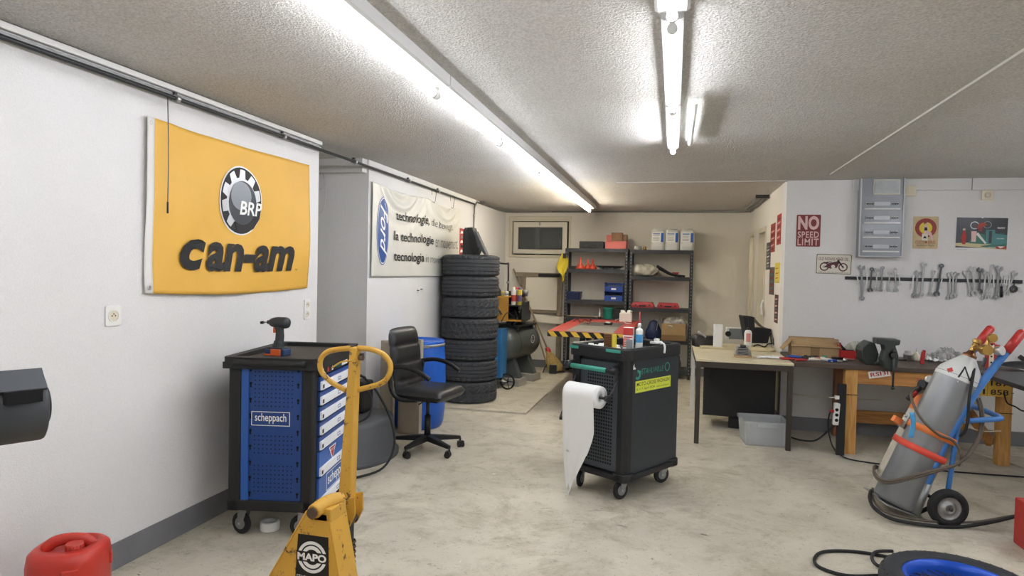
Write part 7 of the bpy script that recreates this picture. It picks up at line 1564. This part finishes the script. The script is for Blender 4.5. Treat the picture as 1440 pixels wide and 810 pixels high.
SP = [  # px x top, px y top, px x bottom, px y bottom, top head, bottom head, size
 (1211.0, 376, 1211.6, 419.5, 'o', 'r', 1.25), (1225.3, 378.5, 1222.8, 408, 'r', 'o', 1.0), (1232.2, 380, 1232.0, 406.5, 'o', 'o', 1.0), (1240.7, 376.5, 1237.6, 408, 'r', 'r', .85), (1250.2, 384, 1248.8, 408, 'o', 'r', .75), (1257.4, 378.5, 1259.6, 408.5, 'r', 'o', .9),
 (1290.0, 384, 1285.6, 416, 'o', 'o', 1.2), (1298.6, 372, 1294.6, 414, 'o', 'r', 1.05), (1312.6, 382.5, 1307.4, 412.5, 'r', 'r', 1.0), (1323.0, 374, 1316.2, 413.5, 'r', 'o', 1.15),
 (1335.0, 386, 1334.0, 419, 'o', 'o', 1.0), (1339.0, 385, 1338.4, 415.5, 'o', 'o', 1.05), (1344.5, 385, 1341.0, 416, 'o', 'o', .95), (1357.3, 383, 1364.0, 414, 'o', 'o', 1.1), (1366.0, 378, 1369.0, 411.5, 'o', 'o', 1.25), (1377.3, 379.5, 1376.0, 410, 'o', 'o', 1.15), (1385.4, 383.5, 1380.8, 419, 'o', 'r', 1.0), (1394.3, 374.5, 1386.6, 417, 'r', 'o', 1.0), (1404.0, 377.5, 1399.4, 417.5, 'o', 'r', 1.3), (1425.6, 384.5, 1414.0, 412.5, 'o', 'o', 1.15)]
olab = ['leftmost, a long one', 'second from the left, ring upward', 'third from the left, both jaws open', 'fourth from the left, two rings', 'fifth from the left, a short one', 'last of the left bunch, jaw down',
 'first after the gap, a wide double ended one', 'tall one standing above the second bunch', 'fat ringed one in the middle of the strip', 'dark one with ring upward in the middle', 'leftmost of the dense trio', 'middle of the dense trio', 'right of the dense trio', 'leaning one opening the right bunch', 'large double ended one in the right bunch', 'dark double ended one in the right bunch', 'leaning one with ring down in the right bunch', 'ring upward one in the right bunch', 'largest dark jaw of the right bunch', 'slanted one at the right end']
for k, (x0, y0, x1, y1, ka, kb, sz) in enumerate(SP):
    p0, p1 = FW_(x0, y0), FW_(x1, y1); d_ = p0-p1; ln_ = d_.length; mt = 'spanner_dark' if k in (9, 15, 1) else ('spanner_steel' if k % 3 else 'spanner_mid')
    up = d_.normalized(); X = frame(p1+Vector((0, -.0145-(.008 if k in (11, 14, 17) else 0), 0)), up.cross(Vector((0, -1, 0))), up)
    t = thing('spanner', 'steel spanner on the black strip, '+olab[k], 'spanner', X=X, group='spanners on the magnetic strip')
    q = M(); q.prism([(-.008*sz, .012), (.008*sz, .012), (.007*sz, ln_-.012), (-.007*sz, ln_-.012)], .0005, .0055, mt); q.build('shank', t, bevel=.001, seg=1)
    q = M(); head(q, 0, 180+15, .024*sz if kb == 'o' else .018*sz, kb, mt); q.build('lower_head', t); q = M(); head(q, ln_, -15, .024*sz if ka == 'o' else .018*sz, ka, mt); q.build('upper_head', t)
smalls = [(1204.5, 388, 1207, 399), (1219, 384, 1218, 402), (1263, 386, 1265, 400), (1283.5, 388, 1282.5, 404), (1324, 390, 1321.5, 405), (1389, 388, 1389, 402), (1396, 387, 1396, 404), (1408, 388, 1407, 400), (1411.5, 389, 1410.5, 400), (1415, 388, 1414, 401), (1418.5, 389, 1417, 401)]
sl = ['left of the leftmost long spanner', 'between the first two large spanners', 'at the right end of the left bunch', 'just left of the wide double ended spanner', 'right of the dark ring spanner in the middle', 'behind the ring upward spanner of the right bunch', 'left of the largest dark jaw', 'first of four tiny ones near the right end', 'second of four tiny ones near the right end', 'third of four tiny ones near the right end', 'last of four tiny ones near the right end']
for k, (x0, y0, x1, y1) in enumerate(smalls):
    p0, p1 = FW_(x0, y0), FW_(x1, y1); d_ = p0-p1; ln_ = d_.length; up = d_.normalized(); X = frame(p1+Vector((0, -.0145, 0)), up.cross(Vector((0, -1, 0))), up)
    q = M(); q.prism([(-.005, .006), (.005, .006), (.005, ln_-.006), (-.005, ln_-.006)], .0005, .0045, 'steel'); head(q, 0, 195, .012, 'o', 'steel'); head(q, ln_, 0, .011, 'r', 'steel'); q.v = [X @ v for v in q.v]
    tag(q.build('small_spanner'), 'small spanner on the black strip, '+sl[k], 'spanner', 'small spanners on the magnetic strip')
p0, p1 = FW_(1407, 402.5), FW_(1406.5, 418)
q = M(); q.cyl(p0+Vector((0, -.02, 0)), p1+Vector((0, -.02, 0)), .011, 'black_plastic', n=14); q.cyl(p0+Vector((0, -.02, 0)), p0+Vector((0, -.02, .07)), .004, 'steel', n=8); tag(q.build('screwdriver'), 'black handled screwdriver hanging in the right bunch on the strip', 'screwdriver')
p0 = FW_(1424, 406.5); t = thing('ratchet_tool', 'round black serrated tool head hanging at the right end of the strip', 'ratchet', X=FR_F(p0.x, p0.z, .0145))
q = M(); q.ring(circ(0, 0, .030, 24), circ(0, 0, .014, 24), 0, .014, 'dark_steel')
for k in range(12): a_ = PI*2*k/12; q.box((.029*math.cos(a_), .029*math.sin(a_), .007), (.008, .008, .012), 'black_plastic', rz=math.degrees(a_))
q.build('ring_head', t); M().prism([(-.004, .028), (.004, .028), (.012, .075), (.004, .075)], .002, .008, 'dark_steel').build('handle', t)

# ================================================================ ALCOVE WALL POSTERS AND CABLES
def AW(px, py): return A(px, py, 0, XA)
posters = [((1093.5, 303), (1098, 343), ['red_ink', 'ink_maroon', 'sign_pink'], 'tall red poster on the alcove wall, nearest the corner at the top', 0), ((1084.5, 316), (1089.5, 354), ['sign_ring', 'ink_maroon', 'sign_pink'], 'tall red poster on the alcove wall, upper middle of the group', 0), ((1078.5, 342), (1083, 379), ['cal_dark', 'emblem_mid', 'white_ink'], 'black and white poster on the alcove wall beside the doorway', 0), ((1090.5, 370), (1096, 398), ['yellow_ink', 'cal_sand', 'red_ink'], 'yellow poster on the alcove wall below the upper red one', 0), ((1082.8, 376), (1088.2, 415), ['cal_dark', 'red_ink', 'cal_teal'], 'dark poster with red centre on the alcove wall, lower middle', 0), ((1090, 414), (1093.5, 455), ['ink_maroon', 'sign_pink', 'cal_dark'], 'lowest dark red poster on the alcove wall, above the black bag', 0)]
for k, (a_, b_, ms, lab, _) in enumerate(posters):
    pa, pb = AW(*a_), AW(*b_); W_ = abs(pa.y-pb.y); H_ = pa.z-pb.z; yc = (pa.y+pb.y)/2
    t = thing('wall_poster', lab, 'poster', X=frame((XA, yc, pb.z), (0, -1, 0), (0, 0, 1)), group='posters on the alcove wall'); w = W_/2; rnd = random.Random(k)
    M().prism([(-w, 0), (w, 0), (w, H_), (-w, H_)], 0, .003, ms[0]).build('poster_sheet', t)
    q = M()
    for j in range(7): y_ = H_*(.08+.12*j); q.prism([(-w*.8*rnd.uniform(.5, 1), y_), (w*.8*rnd.uniform(.4, 1), y_+.01), (w*.7, y_+H_*.07), (-w*.6, y_+H_*.06)], .003, .0036, ms[1+j % 2])
    q.build('printed_artwork', t)
p = AW(1075, 428); q = M()
for k in range(3): q.tube([(XA-.01, p.y+.05*k, p.z+.05), (XA-.04, p.y+.04*k-.05, p.z-.02*k), (XA-.03, p.y-.1, p.z-.12), (XA-.03, p.y+.05, p.z-.10+.02*k), (XA-.01, p.y+.02, p.z+.04)], .005, 'white_plastic', 6)
tag(q.build('white_cord'), 'tangled white cord hanging on the alcove wall beside the doorway', 'cord'); bpy.data.objects['white_cord'].name = 'white_cable_tangle'
# ================================================================ CAMERA, WORLD
cd = bpy.data.cameras.new('camera'); co = bpy.data.objects.new('camera', cd); col.objects.link(co)
cd.sensor_width = 36; cd.sensor_fit = 'HORIZONTAL'; cd.lens = 36*CF/1440; cd.clip_start = .05
mw = Matrix((CR_, CU_, -CFW)).transposed().to_4x4(); mw.translation = (0, 0, CH); co.matrix_world = mw
bpy.context.scene.camera = co
wd = bpy.data.worlds.new('world'); bpy.context.scene.world = wd; wd.use_nodes = True
wd.node_tree.nodes['Background'].inputs['Color'].default_value = (.6, .65, .7, 1); wd.node_tree.nodes['Background'].inputs['Strength'].default_value = .3
vs = bpy.context.scene.view_settings; vs.view_transform = 'Standard'; vs.look = 'None'; vs.gamma = 1; vs.use_curve_mapping = False; vs.exposure = EXPO
